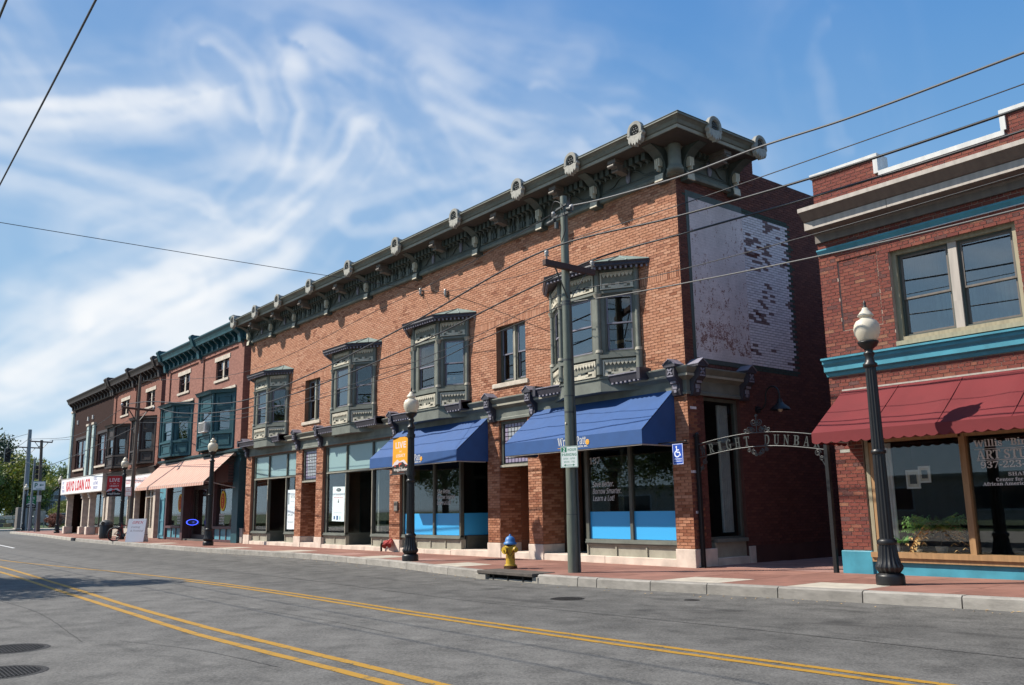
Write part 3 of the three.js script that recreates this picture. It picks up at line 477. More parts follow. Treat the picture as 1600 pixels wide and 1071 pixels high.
    obj('window_sill', RB(-0.16, b - a + 0.12, 4.665, 4.79, -0.2, 0.06, 0.012), M.limestone, w);
  }

  // shop cornice with brackets and dark hoods
  const sp = [[L0 - 0.02, 0], [0, 0], [0, -2.12]];
  const sc = obj('shop_cornice', sweep([[0, 3.74], [0.05, 3.74], [0.05, 3.80], [0.03, 3.82], [0.03, 4.06], [0.09, 4.10], [0.16, 4.13], [0.16, 4.20], [0.22, 4.27], [0.25, 4.31], [0.25, 4.335], [0, 4.40]], sp, -1), M.green_trim, main);
  obj('cornice_band', sweep([[0.155, 4.135], [0.168, 4.135], [0.168, 4.185], [0.155, 4.185]], sp, -1), M.bulkhead, sc);
  const shopBracket = (m) => {
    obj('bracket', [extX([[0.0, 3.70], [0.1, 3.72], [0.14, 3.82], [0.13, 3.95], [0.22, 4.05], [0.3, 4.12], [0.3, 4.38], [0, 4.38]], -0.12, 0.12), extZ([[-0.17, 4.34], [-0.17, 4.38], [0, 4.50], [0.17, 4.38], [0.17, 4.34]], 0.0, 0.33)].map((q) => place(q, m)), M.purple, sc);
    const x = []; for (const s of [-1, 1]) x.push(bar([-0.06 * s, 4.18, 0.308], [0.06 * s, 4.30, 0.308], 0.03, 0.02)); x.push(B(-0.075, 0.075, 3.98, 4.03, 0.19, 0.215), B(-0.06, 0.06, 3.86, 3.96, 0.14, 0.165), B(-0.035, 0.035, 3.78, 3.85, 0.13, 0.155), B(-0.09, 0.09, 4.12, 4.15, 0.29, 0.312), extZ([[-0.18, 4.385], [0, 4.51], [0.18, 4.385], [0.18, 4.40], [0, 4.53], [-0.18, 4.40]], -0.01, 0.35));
    obj('bracket_ornament', x.map((q) => place(q, m)), M.purple_pale, sc);
  };
  [-24.9, -19.72, -17.75, -12.3, -7.02, -5.2, -0.2].forEach((x) => shopBracket(front_(x)));
  [-0.2, -1.98].forEach((z) => shopBracket(side_(z)));
  for (const [a, b] of [[-25.15, -20.75], [-17.45, -12.95], [-12.05, -8.0], [-4.75, -0.95]]) {
    obj('shop_hood', [extX([[0.1, 4.20], [0.40, 4.19], [0.43, 4.30], [0.45, 4.34], [0.42, 4.375], [0.1, 4.43]], a, b), ...[a, b - 0.1].map((x) => B(x, x + 0.1, 4.17, 4.44, 0.08, 0.47))], M.purple, sc);
    const d = []; for (let x = a + 0.16; x < b - 0.12; x += 0.14) d.push(B(x, x + 0.06, 4.15, 4.20, 0.33, 0.40)); d.push(B(a + 0.1, b - 0.1, 4.345, 4.37, 0.42, 0.46)); obj('hood_dentils', d, M.purple_pale, sc);
  }
}
// ---------------------------------------------------------------- shop fronts of the long building
mat('film', [0.055, 0.40, 0.78], { map: null, roughness: 0.35 });
mat('vinyl', [0.66, 0.66, 0.66], { map: null, roughness: 0.6 });
{
  const F = M.green_frame, zf = -0.10;
  const post = (x, y0 = 0.5, y1 = 3.74, w = 0.07, z = zf) => B(x - w / 2, x + w / 2, y0, y1, z - 0.09, z + 0.02);
  const front = (name, a, b) => { const g = new THREE.Group(); g.name = 'shop_front'; main.add(g); return g; };
  function bulkhead(g, a, b, z = zf, m = I4) {
    obj('bulkhead', [B(a, b, 0.13, 0.44, z - 0.16, z - 0.02)].map((q) => place(q, m)), M.bulkhead, g);
    const n = Math.max(1, Math.round((b - a) / 0.85)), r = [B(a, b, 0.40, 0.435, z - 0.021, z + 0.012), B(a, b, 0.137, 0.17, z - 0.021, z + 0.012)];
    for (let i = 0; i <= n; i++) r.push(B(lerp(a, b - 0.04, i / n), lerp(a, b - 0.04, i / n) + 0.04, 0.17, 0.40, z - 0.021, z + 0.012));
    obj('bulkhead_rail', r.map((q) => place(q, m)), M.bulkhead, g);
    obj('shop_sill', [B(a, b, 0.44, 0.55, z - 0.12, z + 0.05), B(a, b, 0.46, 0.49, z + 0.05, z + 0.07)].map((q) => place(q, m)), M.green_trim, g);
  }
  const pane = (g, a, b, y0, y1, mt, z = zf - 0.04) => obj('shop_pane', B(a, b, y0, y1, z - 0.006, z), mt, g);
  // left shop
  for (const [a, m1, m2, b, tag1] of [[-24.5, -22.85, -21.05, -20.0, 0], [-17.65, -15.95, -14.05, -12.75, 1]]) {
    const g = front('shop_front', a, b);
    obj('shop_frame', [post(a + 0.09, 0.5, 3.74, 0.18, zf - 0.03), post(b - 0.03), post(m1), post(m2), ...[[a + 0.18, m1], [m1, m2], [m2, b]].map(([p, q]) => B(p, q, 2.685, 2.78, zf - 0.08, zf + 0.025)), B(a, b, 3.66, 3.74, zf - 0.1, zf + 0.025), B(a, b, 3.74, 3.84, -0.34, -0.05)], F, g);
    obj('frame_edge', [B(a + 0.18, b, 2.70, 2.735, zf + 0.026, zf + 0.045), ...[m1, m2].map((x) => B(x - 0.02, x + 0.02, 0.55, 2.69, zf + 0.021, zf + 0.04))], M.bulkhead, g);
    [[a + 0.18, m1], [m1, m2], [m2, b]].forEach(([p, q]) => obj('transom_pane', B(p + 0.03, q - 0.03, 2.78, 3.66, zf - 0.046, zf - 0.04), M.pane_transom, g));
    obj('transom_blind', B(a + 0.2, b, 2.78, 3.66, -0.5, -0.48), M.interior_wall, g);
    pane(g, a + 0.16, m1 - 0.03, 0.55, 2.69, M.pane_shop); pane(g, m2 + 0.03, b - 0.03, 0.55, 2.69, M.pane_shop);
    bulkhead(g, a, m1 + 0.035); bulkhead(g, m2 - 0.035, b);
    // recessed doorway with glazed sides
    for (const s of [[m1, 1], [m2, -1]]) { const x = s[0]; obj('side_pane', B(x - 0.003, x + 0.003, 0.55, 2.69, -1.45, zf - 0.1), M.pane_shop, g); obj('side_bulkhead', B(x - 0.05, x + 0.05, 0.13, 0.55, -1.5, zf - 0.13), M.green_frame, g); obj('frame_post', B(x - 0.035, x + 0.035, 0.13, 2.69, -1.54, -1.46), F, g); }
    obj('porch_ceiling', B(m1, m2, 2.80, 2.86, -1.5, -0.2), M.interior_wall, g);
    const d = obj('door', [...frameBars(m1 + 0.3, m2 - 0.3, 0.13, 2.3, 0.12, -1.56, -1.50), B(m1 + 0.035, m1 + 0.3, 0.13, 2.8, -1.56, -1.5), B(m2 - 0.3, m2 - 0.035, 0.13, 2.8, -1.56, -1.5), B(m1 + 0.3, m2 - 0.3, 2.3, 2.4, -1.57, -1.5)], M.green_dark, g);
    obj('door_pane', B(m1 + 0.42, m2 - 0.42, 0.25, 2.18, -1.535, -1.53), M.pane_shop, d); obj('door_pane', B(m1 + 0.3, m2 - 0.3, 2.4, 2.8, -1.535, -1.53), M.pane_shop, d);
    obj('door_handle', cyl([m2 - 0.46, 1.0, -1.44], [m2 - 0.46, 1.3, -1.44], 0.015), M.metal_beige, d);
    obj('porch_floor', B(m1, m2, 0.10, 0.132, -1.5, -0.5), M.concrete, g);
    if (tag1) obj('door_jamb_strip', B(m2 - 0.16, m2 - 0.11, 0.6, 2.66, -0.45, -0.40), M.pale, g);
  }
  // right shops with entry on one side
  for (const [a, e, b, mull, side] of [[-12.1, -8.8, -7.35, -10.25, 1], [-5.0, -3.45, -0.5, -1.92, -1]]) {
    const g = front('shop_front', a, b), x0 = side > 0 ? a : e, x1 = side > 0 ? e : b;
    obj('shop_frame', [post(x0 + 0.05, 0.5, 3.74, 0.1), post(x1 - 0.04, 0.5, 3.74, 0.08), post(mull, 0.5, 3.74, 0.09), B(a, b, 2.72, 3.74, zf - 0.08, zf - 0.02), B(a, b, 3.74, 3.84, -0.34, -0.05)], F, g);
    pane(g, x0 + 0.1, mull - 0.04, 0.55, 2.72, M.pane_shop); pane(g, mull + 0.04, x1 - 0.08, 0.55, 2.72, M.pane_shop);
    obj('window_film', [B(x0 + 0.1, mull - 0.045, 0.56, 1.2, zf - 0.039, zf - 0.036), B(mull + 0.045, x1 - 0.08, 0.56, 1.2, zf - 0.039, zf - 0.036)], M.film, g);
    bulkhead(g, x0, x1);
    const fx = e + (side > 0 ? 0.012 : -0.012);
    obj('side_pane', B(e - 0.003, e + 0.003, 0.55, 2.72, -1.4, zf - 0.1), M.pane_shop, g); obj('window_film', B(fx - 0.002, fx + 0.002, 0.56, 1.2, -1.4, zf - 0.1), M.film, g);
    obj('side_bulkhead', B(e - 0.05, e + 0.05, 0.13, 0.55, -1.45, zf - 0.18), M.green_frame, g); obj('frame_post', B(e - 0.04, e + 0.04, 0.13, 2.72, -1.5, -1.41), F, g);
    const p = side > 0 ? e : a, q = side > 0 ? b : e;
    const d = obj('door', [...frameBars(p + 0.2, q - 0.15, 0.15, 2.35, 0.11, -1.56, -1.50), B(p, p + 0.2, 0.15, 2.8, -1.56, -1.5), B(q - 0.15, q, 0.15, 2.8, -1.56, -1.5), B(p, q, 2.8, 3.8, -1.56, -1.5)], M.green_dark, g);
    obj('door_pane', B(p + 0.31, q - 0.26, 0.27, 2.24, -1.535, -1.53), M.pane_shop, d);
    obj('porch_floor', B(p, q, 0.12, 0.155, -1.5, -0.6), M.concrete, g); obj('porch_ceiling', B(p, q, 2.80, 2.86, -1.5, -0.2), M.interior, g);
    const say = side > 0 ? -10.14 : -3.24;
    ['Save Better.', 'Borrow Smarter.', 'Learn a Lot!'].forEach((t, i) => obj('window_lettering', letters(t, 'sans', 0.125, 0.003, { width: [0.72, 0.97, 0.72][i], slant: 0.2 }).translate(say, [1.80, 1.63, 1.46][i], zf - 0.038), M.vinyl, g));
    if (side < 0) obj('window_lettering', letters('137', 'serifr', 0.16, 0.003, { width: 0.36 }).translate(-3.32, 2.36, zf - 0.038), M.vinyl, g);
  }
  // porch doors between the shops, glass block windows above
  for (const [a, b] of [[-19.45, -18.2], [-6.8, -5.55]]) {
    const g = new THREE.Group(); g.name = 'porch'; main.add(g);
    obj('porch_frame', [...frameBars(a, b, 2.43, 3.74, 0.10, -0.2, -0.06), B(a, b, 3.74, 3.84, -0.34, -0.05)], M.green_frame, g); obj('porch_sill', B(a + 0.02, b - 0.02, 2.44, 2.5, -0.06, 0.0), M.bulkhead, g);
    const blocks = [], rim = [], nx = 7, ny = 9, w = (b - a - 0.24) / nx, h = 1.1 / ny;
    obj('glass_block_panel', B(a + 0.1, b - 0.1, 2.53, 3.64, -0.19, -0.13), M.purple, g);
    for (let i = 0; i < nx; i++) for (let j = 0; j < ny; j++) { const edge = i === 0 || i === nx - 1 || j === 0 || j === ny - 1; const bx = RB(a + 0.12 + i * w + 0.012, a + 0.12 + (i + 1) * w - 0.012, 2.55 + j * h + 0.01, 2.55 + (j + 1) * h - 0.01, -0.135, -0.105, 0.008, 1); (edge ? rim : blocks).push(bx); }
    obj('glass_block', rim, M.lilac ?? mat('lilac', [0.30, 0.26, 0.36], { map: null, roughness: 0.15 }), g); obj('glass_block', blocks, M.block_clear ?? mat('block_clear', [0.34, 0.36, 0.38], { map: null, roughness: 0.12 }), g);
    const d = obj('door', [B(a + 0.1, b - 0.1, 0.16, 2.5, -1.72, -1.66), ...frameBars(a, b, 0.16, 3.0, 0.1, -1.8, -1.62)], M.interior_warm, g);
    obj('door_panel', [B(a + 0.25, (a + b) / 2 - 0.05, 0.35, 1.1, -1.66, -1.645), B((a + b) / 2 + 0.05, b - 0.25, 0.35, 1.1, -1.66, -1.645), B(a + 0.25, (a + b) / 2 - 0.05, 1.25, 2.3, -1.66, -1.645), B((a + b) / 2 + 0.05, b - 0.25, 1.25, 2.3, -1.66, -1.645)], M.interior_warm, d);
    obj('porch_wall', [B(a - 0.15, a, 0, 3.74, -1.8, -0.751), B(b, b + 0.15, 0, 3.74, -1.8, -0.751)], M.mortar, g); obj('porch_ceiling', B(a, b, 2.5, 2.56, -1.62, -0.2), M.interior, g); obj('porch_floor', B(a, b, 0.12, 0.155, -1.62, -0.6), M.concrete, g);
    obj('porch_light', new THREE.SphereGeometry(0.09, 12, 8).translate((a + b) / 2 + 0.35, 2.38, -0.9), M.globe, g);
    const c = []; for (let y = 0.45; y < 2.45; y += 0.067) for (let k = 0; k < 5; k++) { const z = -0.76 - k * 0.2 + (Math.round(y / 0.067) % 2) * 0.1; c.push(B(a, a + 0.008, y, y + 0.056, Math.max(z - 0.19, -1.6), Math.min(z, -0.755))); } const bk = obj('brickwork', c, M.porch_brick ?? mat('porch_brick', [0.30, 0.11, 0.055], { size: 0.7, roughness: 0.9 }), g); bk.userData.kind = 'stuff';
  }
  // side window on the alley
  {
    const g = new THREE.Group(); g.name = 'side_window'; main.add(g); const m = new THREE.Matrix4().makeRotationY(Math.PI / 2).setPosition(-0.08, 0, 0);
    obj('window_frame', [...frameBars(0.55, 1.85, 0.55, 3.72, 0.07, -0.12, 0), B(0.62, 1.78, 2.66, 2.72, -0.1, -0.01)].map((q) => place(q, m)), M.green_frame, g);
    obj('pane', place(B(0.62, 1.78, 0.62, 2.66, -0.05, -0.045), m), M.pane_shop, g); obj('pane', place(B(0.62, 1.78, 2.72, 3.65, -0.05, -0.045), m), M.pane_shop, g);
    obj('curtain', Array.from({ length: 5 }, (_, i) => cyl([-0.3, 0.7, -1.42 - i * 0.07], [-0.3, 3.6, -1.42 - i * 0.07], 0.045, 0.045, 8)), M.white_paint, g);
    obj('bulkhead', B(-0.2, -0.05, 0.17, 0.55, -1.85, -0.75), M.bulkhead, g); obj('shop_sill', B(-0.2, 0.02, 0.5, 0.58, -1.86, -0.74), M.green_trim, g);
  }
}
// posters behind the shop windows
{
  const lease = canvasTex(256, 512, (k, w, h) => {
    k.fillStyle = '#dcecee'; k.fillRect(0, 0, w, h); k.fillStyle = '#20282c'; k.beginPath(); k.ellipse(128, 48, 52, 26, 0, 0, 7); k.fill(); k.fillStyle = '#dcecee'; k.font = 'bold 22px sans-serif'; k.textAlign = 'center'; k.fillText('WPCU', 128, 56);
    k.fillStyle = '#b33b3b'; k.font = '16px sans-serif'; k.fillText('COMING SOON', 128, 130); k.font = 'bold 24px sans-serif'; k.fillText('HOLDING OFFICE', 128, 168); k.fillStyle = '#444'; k.fillRect(120, 186, 14, 52); k.fillRect(112, 222, 30, 14);
    k.font = '13px sans-serif'; for (const y of [272, 304, 326, 362, 378]) k.fillText('— — — — — — — —', 128, y); k.fillRect(40, 386, 176, 4); k.fillStyle = '#29517f'; k.fillRect(36, 436, 30, 50); k.fillRect(94, 430, 36, 62); k.fillStyle = '#7aa'; k.fillRect(158, 436, 22, 50);
  });
  const p = new THREE.Mesh(sheet(0.94, 1.24, 0.006), printed('poster', lease)); p.name = numbered('poster'); p.position.set(-16.6, 1.58, -0.132); p.rotation.z = -0.02; p.castShadow = p.receiveShadow = true; scene.add(p);
  tag(p, 'white notice with red and black print in the shop window beside the blue awning', 'poster');
  const winc = canvasTex(256, 512, (k, w, h) => {
    k.fillStyle = '#dde8ec'; k.fillRect(0, 0, w, h); k.fillStyle = '#8d9a9f'; k.fillRect(14, 40, 36, 150); k.fillStyle = '#4d585d'; k.font = '54px serif'; k.fillText('WINC', 74, 110); k.font = '18px serif'; k.fillText('FOR LEASE', 78, 160); k.fillStyle = '#6a7478'; k.font = '14px sans-serif'; k.fillText('retail and office space', 60, 230);
    k.fillStyle = '#56636b'; k.font = 'bold 34px sans-serif'; k.fillText('937-223', 22, 340); k.font = '32px serif'; k.fillText('Woodard', 22, 430);
  });
  const q = new THREE.Mesh(sheet(0.95, 1.55, 0.006), printed('poster', winc)); q.name = numbered('poster'); q.position.set(-20.52, 1.42, -0.132); q.castShadow = q.receiveShadow = true; scene.add(q);
  tag(q, 'large pale sign with grey lettering in the leftmost shop window', 'poster');
}
// fire hose connection, intercom, insulators, gooseneck lamp, blue sign
{
  const o = thing('fire_department_connection', 'red fire hose connection low on the pale plinth', 'hydrant connection', [-12.62, 0, 0.0]);
  obj('pipe', tube([[-0.42, -0.02, 0.12], [-0.42, 0.2, 0.12], [-0.38, 0.27, 0.12], [-0.28, 0.28, 0.12], [0.05, 0.28, 0.08]], 0.035, 24, 8), M.black_iron, o);
  obj('coupling', [cyl([-0.2, 0.28, 0.12], [0.1, 0.30, 0.14], 0.07, 0.09, 10), cyl([0.1, 0.36, 0.05], [0.16, 0.2, 0.34], 0.075, 0.065, 12), cyl([0.12, 0.33, 0.05], [0.36, 0.22, 0.28], 0.07, 0.06, 12)], M.red_paint, o);
  obj('cap', [cyl([0.16, 0.2, 0.34], [0.175, 0.18, 0.37], 0.08, 0.08, 12), cyl([0.36, 0.22, 0.28], [0.385, 0.208, 0.305], 0.075, 0.075, 12)], M.red_paint, o);
  const i = thing('intercom', 'small grey intercom box on the brick pier behind the orange banner', 'intercom', [-12.28, 1.28, 0.012]);
  obj('housing', RB(-0.11, 0.11, 0, 0.32, 0, 0.05, 0.015), M.metal_taupe, i); obj('speaker_grille', [0.2, 0.225, 0.25].map((y) => B(-0.08, 0.08, y, y + 0.012, 0.05, 0.056)), M.black_iron, i); obj('button', [0.05, 0.09, 0.13].flatMap((y) => [-0.06, 0, 0.06].map((x) => B(x - 0.02, x + 0.02, y, y + 0.025, 0.05, 0.057))), M.metal_beige, i);
  for (const [x, y, n] of [[-10.81, 8.33, 'left'], [-9.37, 8.0, 'right']]) { const k = thing('wall_insulator', `${n === 'left' ? 'left' : 'right'} of two small insulators on the brick wall under the cornice`, 'insulator', [x, y, 0.008]); obj('plate', B(-0.09, 0.09, -0.14, -0.1, 0, 0.02), M.iron_grey, k); obj('spool', lathe([[0, -0.12], [0.05, -0.1], [0.035, -0.05], [0.06, 0], [0.035, 0.05], [0.05, 0.09], [0, 0.11]], 12).translate(0, 0, 0.07), M.porcelain, k); obj('bracket', B(-0.015, 0.015, -0.13, -0.11, 0, 0.1), M.iron_grey, k); }
  const g = thing('gooseneck_lamp', 'black gooseneck barn lamp on the shaded alley wall', 'wall lamp', [0.012, 3.53, -2.52]);
  obj('wall_plate', cyl([0, 0, 0], [0.05, 0, 0], 0.09, 0.08, 14), M.black_iron, g);
  obj('arm', tube([[0.02, 0, 0], [0.16, 0.02, 0], [0.25, 0.16, 0], [0.27, 0.36, 0], [0.38, 0.5, 0], [0.54, 0.49, 0], [0.63, 0.36, 0], [0.64, 0.18, 0]], 0.022, 48, 8), M.black_iron, g);
  obj('shade', lathe([[0.03, 0.2], [0.05, 0.2], [0.06, 0.13], [0.1, 0.08], [0.2, 0.0], [0.235, -0.06], [0.23, -0.06], [0.19, -0.01], [0.09, 0.06], [0.03, 0.09]], 24).translate(0.64, 0, 0), M.black_iron, g);
  obj('bulb', new THREE.SphereGeometry(0.06, 12, 10).translate(0.64, -0.05, 0), M.globe, g);
  const sg = thing('accessible_entrance_sign', 'blue wheelchair sign hanging from a bracket beside the corner pier', 'sign', [-0.03, 0, 0.6]);
  const tex = canvasTex(256, 400, (k, w, h) => { k.fillStyle = '#1d4aa8'; k.fillRect(0, 0, w, h); k.strokeStyle = k.fillStyle = '#e8ecf4'; k.lineWidth = 8; k.strokeRect(10, 10, w - 20, h - 20); k.lineWidth = 20; k.lineCap = 'round'; k.beginPath(); k.arc(100, 62, 18, 0, 7); k.fill(); k.beginPath(); k.moveTo(102, 90); k.lineTo(112, 168); k.lineTo(168, 168); k.lineTo(192, 226); k.stroke(); k.beginPath(); k.moveTo(106, 122); k.lineTo(154, 122); k.stroke(); k.beginPath(); k.arc(116, 194, 58, 1.9 - 3.6, 0.5, true); k.stroke(); k.beginPath(); k.arc(112, 196, 58, -2.2, 0.6, true); k.stroke(); k.font = 'bold 34px sans-serif'; k.textAlign = 'center'; k.fillText('ACCESSIBLE', w / 2, 306); k.fillText('ENTRANCE', w / 2, 350); });
  const pl = new THREE.Mesh(sheet(0.29, 0.44, 0.01), printed('sign_face', tex, { roughness: 0.45 })); pl.name = 'sign_plate'; pl.position.set(0.2, 2.39, 0); pl.castShadow = true; sg.add(pl);
  obj('bracket', [bar([0.0, 2.64, -0.6], [0.0, 2.64, 0.0], 0.025), bar([-0.4, 2.645, 0], [0.42, 2.645, 0], 0.025), new THREE.SphereGeometry(0.03, 8, 6).translate(0.43, 2.645, 0), bar([0.1, 2.6, 0], [0.1, 2.645, 0], 0.01), bar([0.3, 2.6, 0], [0.3, 2.645, 0], 0.01)], M.black_iron, sg);
}
// ---------------------------------------------------------------- blue awnings
// stretched cloth from the wall (y0 at z0) to the front (y1 at z1), sagging a little between its ribs
function cloth(a, b, y0, z0, y1, z1, rib, sag = 0.022, seed = 1) {
  const nx = Math.round((b - a) / 0.06), ny = 14, pos = [], ix = [], n = V(0, z1 - z0, y0 - y1).normalize(), ribs = Math.max(1, Math.round((b - a) / rib));
  for (let j = 0; j <= ny; j++) for (let i = 0; i <= nx; i++) { const u = i / nx, v = j / ny, s = Math.abs(Math.sin(Math.PI * u * ribs)), d = -sag * s * Math.sin(Math.PI * v) * (0.7 + 0.6 * fbm(u * 9, v * 2, seed, 2)) + 0.006 * (fbm(u * 40 + seed, v * 3, seed, 3) - 0.5); pos.push(lerp(a, b, u), lerp(y0, y1, v) + n.y * d, lerp(z0, z1, v) + n.z * d); }
  for (let j = 0; j < ny; j++) for (let i = 0; i < nx; i++) { const p = j * (nx + 1) + i; ix.push(p, p + nx + 1, p + 1, p + 1, p + nx + 1, p + nx + 2); }
  const g = new THREE.BufferGeometry(); g.setAttribute('position', new THREE.BufferAttribute(new Float32Array(pos), 3)); g.setIndex(ix); g.computeVertexNormals(); return g;
}
function blueAwning(a, b, label, textX) {
  const o = thing('blue_awning', label, 'awning', [0, 0, 0]), zo = 1.12, yt = 3.87, yb = 2.94, yv = 2.63;
  const t = 0.012, sl = [[a, yt, 0.02], [b, yt, 0.02], [b, yb, zo], [a, yb, zo]];
  const low = sl.map(([x, y, z]) => [x, y - 0.02, z - 0.014]);
  obj('canopy', cloth(a, b, yt, 0.02, yb, zo, 1.2, 0.02, a), M.blue_cloth, o);
  obj('valance', [B(a, b, yv, yb, zo - t, zo)], M.blue_cloth, o);
  for (const x of [a, b - t]) obj('end_panel', extX([[0.02, yt - 0.025], [zo - t - 0.002, yb - 0.02], [zo - t - 0.002, yv], [0.02, yv]], x, x + t), M.blue_cloth, o);
  obj('frame_rail', [bar([a + 0.02, yv - 0.012, zo - 0.03], [b - 0.02, yv - 0.012, zo - 0.03], 0.03), bar([a + 0.03, yv - 0.012, 0.1], [a + 0.03, yv - 0.012, zo - 0.03], 0.03), bar([b - 0.03, yv - 0.012, 0.1], [b - 0.03, yv - 0.012, zo - 0.03], 0.03)], M.metal_beige, o);
  const tx = textX;
  obj('lettering', [letters('Wright-Patt', 'serifr', 0.185, 0.004, { width: 0.98 }).translate(tx, 2.745, zo + 0.001), letters('CREDIT UNION, INC.', 'sansb', 0.042, 0.004, { width: 0.62 }).translate(tx + 0.42, 2.675, zo + 0.001)], M.white_paint, o);
  obj('underline', B(tx, tx + 0.4, 2.685, 2.695, zo + 0.001, zo + 0.005), M.gold ?? mat('gold', [0.75, 0.36, 0.03], { map: null, roughness: 0.6 }), o);
  const petals = []; for (let i = 0; i < 9; i++) petals.push(new THREE.SphereGeometry(0.026, 6, 4).scale(1, 1, 0.2).translate(tx + 1.03 + 0.042 * Math.cos(i * 0.698), 2.78 + 0.042 * Math.sin(i * 0.698), zo + 0.004)); petals.push(new THREE.SphereGeometry(0.03, 8, 5).scale(1, 1, 0.25).translate(tx + 1.03, 2.78, zo + 0.004));
  obj('flower_logo', petals, M.gold, o);
}
blueAwning(-12.12, -7.3, 'blue canvas awning behind the lamp with the orange banner', -10.12);
blueAwning(-5.12, -0.36, 'blue canvas awning behind the green utility pole, nearest the alley', -3.08);

// ---------------------------------------------------------------- the red brick building on the right
const RX = 3.2, RZ = -0.47;
const right = thing('art_studio_building', 'red brick building with teal trim and a shop window at the right edge', 'building');
const REDS = [[0.211, 0.055, 0.037], [0.184, 0.046, 0.033], [0.234, 0.069, 0.046], [0.162, 0.038, 0.03], [0.117, 0.042, 0.037], [0.252, 0.089, 0.055], [0.27, 0.116, 0.068], [0.14, 0.061, 0.055], [0.198, 0.049, 0.035], [0.378, 0.378, 0.33]];
{
  const red = (x, y, r) => { const t = r(); return t < 0.24 ? 0 : t < 0.46 ? 1 : t < 0.62 ? 8 : t < 0.76 ? 2 : t < 0.86 ? 3 : t < 0.915 ? 4 : t < 0.955 ? 5 : t < 0.975 ? 6 : t < 0.994 ? 7 : 9; };
  const X1 = 14, win = [4.63, 6.86, 4.12, 5.97], shop = [3.76, 9.6, -0.1, 2.46], win2 = [8.2, 10.4, 4.12, 5.97];
  const list = [];
  const fw = obj('front_wall', [...cut(RX, X1, -0.1, 6.46, [win, win2, shop, [3.58, 4.40, 4.6, 6.02]]).map(([a, b, c, d]) => B(a, b, c, d, RZ - 0.34, RZ)), ...cut(RX, X1, 6.46, 7.84, [[4.57, 6.88, 7.52, 8]]).map(([a, b, c, d]) => B(a, b, c, d, RZ - 0.3, RZ))], M.mortar_grey, right);
  const niche = [3.58, 4.40, 4.6, 6.02];
  layCourses(list, frontTo(RZ), RX - 0.009, 9.8, 0.45, 6.46, [win, win2, shop, niche, [RX, 12, 3.74, 4.1], [RX, 12, 6.2, 6.3]], red, { seed: 61, header: 6 });
  layCourses(list, frontTo(RZ - 0.022), niche[0] + 0.02, niche[1] - 0.02, 4.62, 6.0, [], red, { seed: 62 });
  layCourses(list, frontTo(RZ), RX - 0.009, 9.8, 7.1, 7.85, [[4.57, 6.88, 7.53, 8]], red, { seed: 63 });
  buildBricks(fw, list, REDS);
  obj('side_wall', B(RX, RX + 0.3, -0.1, 7.84, -16, RZ - 0.34), M.mortar_dark, right); obj('back_wall', B(RX + 0.3, X1, 0, 7.5, -16, -15.7), M.mortar_dark, right); obj('end_wall', B(X1 - 0.3, X1, 0, 7.5, -15.7, RZ - 0.34), M.mortar_dark, right);
  obj('roof', B(RX + 0.3, X1 - 0.3, 6.9, 7.0, -15.7, RZ - 0.34), M.roofing, right); obj('ceiling', B(RX + 0.3, X1 - 0.3, 3.3, 3.5, -15.7, RZ - 0.34), M.interior_wall, right); obj('shop_floor', B(RX + 0.3, X1 - 0.3, -0.05, 0.2, -15.7, RZ - 0.34), M.interior, right);
  obj('partition_wall', [B(RX + 0.3, X1 - 0.3, 0.2, 3.3, -5.4, -5.2), B(RX + 0.3, X1 - 0.3, 3.5, 6.9, -4.2, -4.0)], M.interior, right);
  // coping with one notch
  const cz0 = RZ - 0.36, cz1 = RZ + 0.05;
  obj('coping', [B(RX - 0.04, 4.62, 7.84, 7.93, cz0, cz1), B(4.53, 4.62, 7.53, 7.84, cz0, cz1), B(4.62, 6.90, 7.47, 7.56, cz0, cz1), B(6.85, 6.94, 7.56, 7.84, cz0, cz1), B(6.85, X1, 7.84, 7.93, cz0, cz1)], M.white_metal, right);
  obj('party_wall', B(RX + 0.01, RX + 0.29, 7.3, 7.83, -2.2, cz0 - 0.002), M.mortar_dark, right);
  // sheet metal cornice; shade on downward faces and light on upright ones coloured in
  const cp = [[RX - 0.02, RZ], [X1, RZ]];
  obj('cornice', sweep([[0, 7.16], [0.0, 6.46], [0.06, 6.46], [0.06, 6.60], [0.08, 6.64], [0.40, 6.66], [0.40, 6.83], [0.43, 6.84], [0.60, 7.0], [0.60, 7.07], [0.58, 7.08]], cp.map(([x, z]) => [x, z]), -1), M.metal_taupe, right);
  obj('cornice_lit_face', [sweep([[0.39, 6.665], [0.412, 6.665], [0.412, 6.825], [0.39, 6.825]], cp, -1), sweep([[0.55, 6.995], [0.615, 6.995], [0.615, 7.075], [0.55, 7.075]], cp, -1)], M.metal_beige, right);
  obj('cornice_seam', [4.9, 7.35].map((x) => B(x - 0.006, x + 0.006, 6.664, 6.826, RZ + 0.41, RZ + 0.415)), M.metal_taupe, right);
  obj('teal_molding', [sweep([[-0.02, 6.20], [0.03, 6.20], [0.05, 6.23], [0.09, 6.28], [0.09, 6.305], [-0.02, 6.31]], [[RX, RZ], [X1, RZ]], -1)], M.teal, right); obj('molding_lip', B(RX, X1, 6.185, 6.2, RZ - 0.01, RZ + 0.04), M.white_metal, right);
  obj('teal_cornice', [sweep([[-0.02, 3.74], [0.03, 3.74], [0.05, 3.80], [0.12, 3.83], [0.12, 3.93], [0.17, 3.98], [0.17, 4.03], [0.22, 4.05], [0.22, 4.085], [-0.02, 4.12]], [[RX - 0.03, RZ], [X1, RZ]], -1)], M.teal, right);
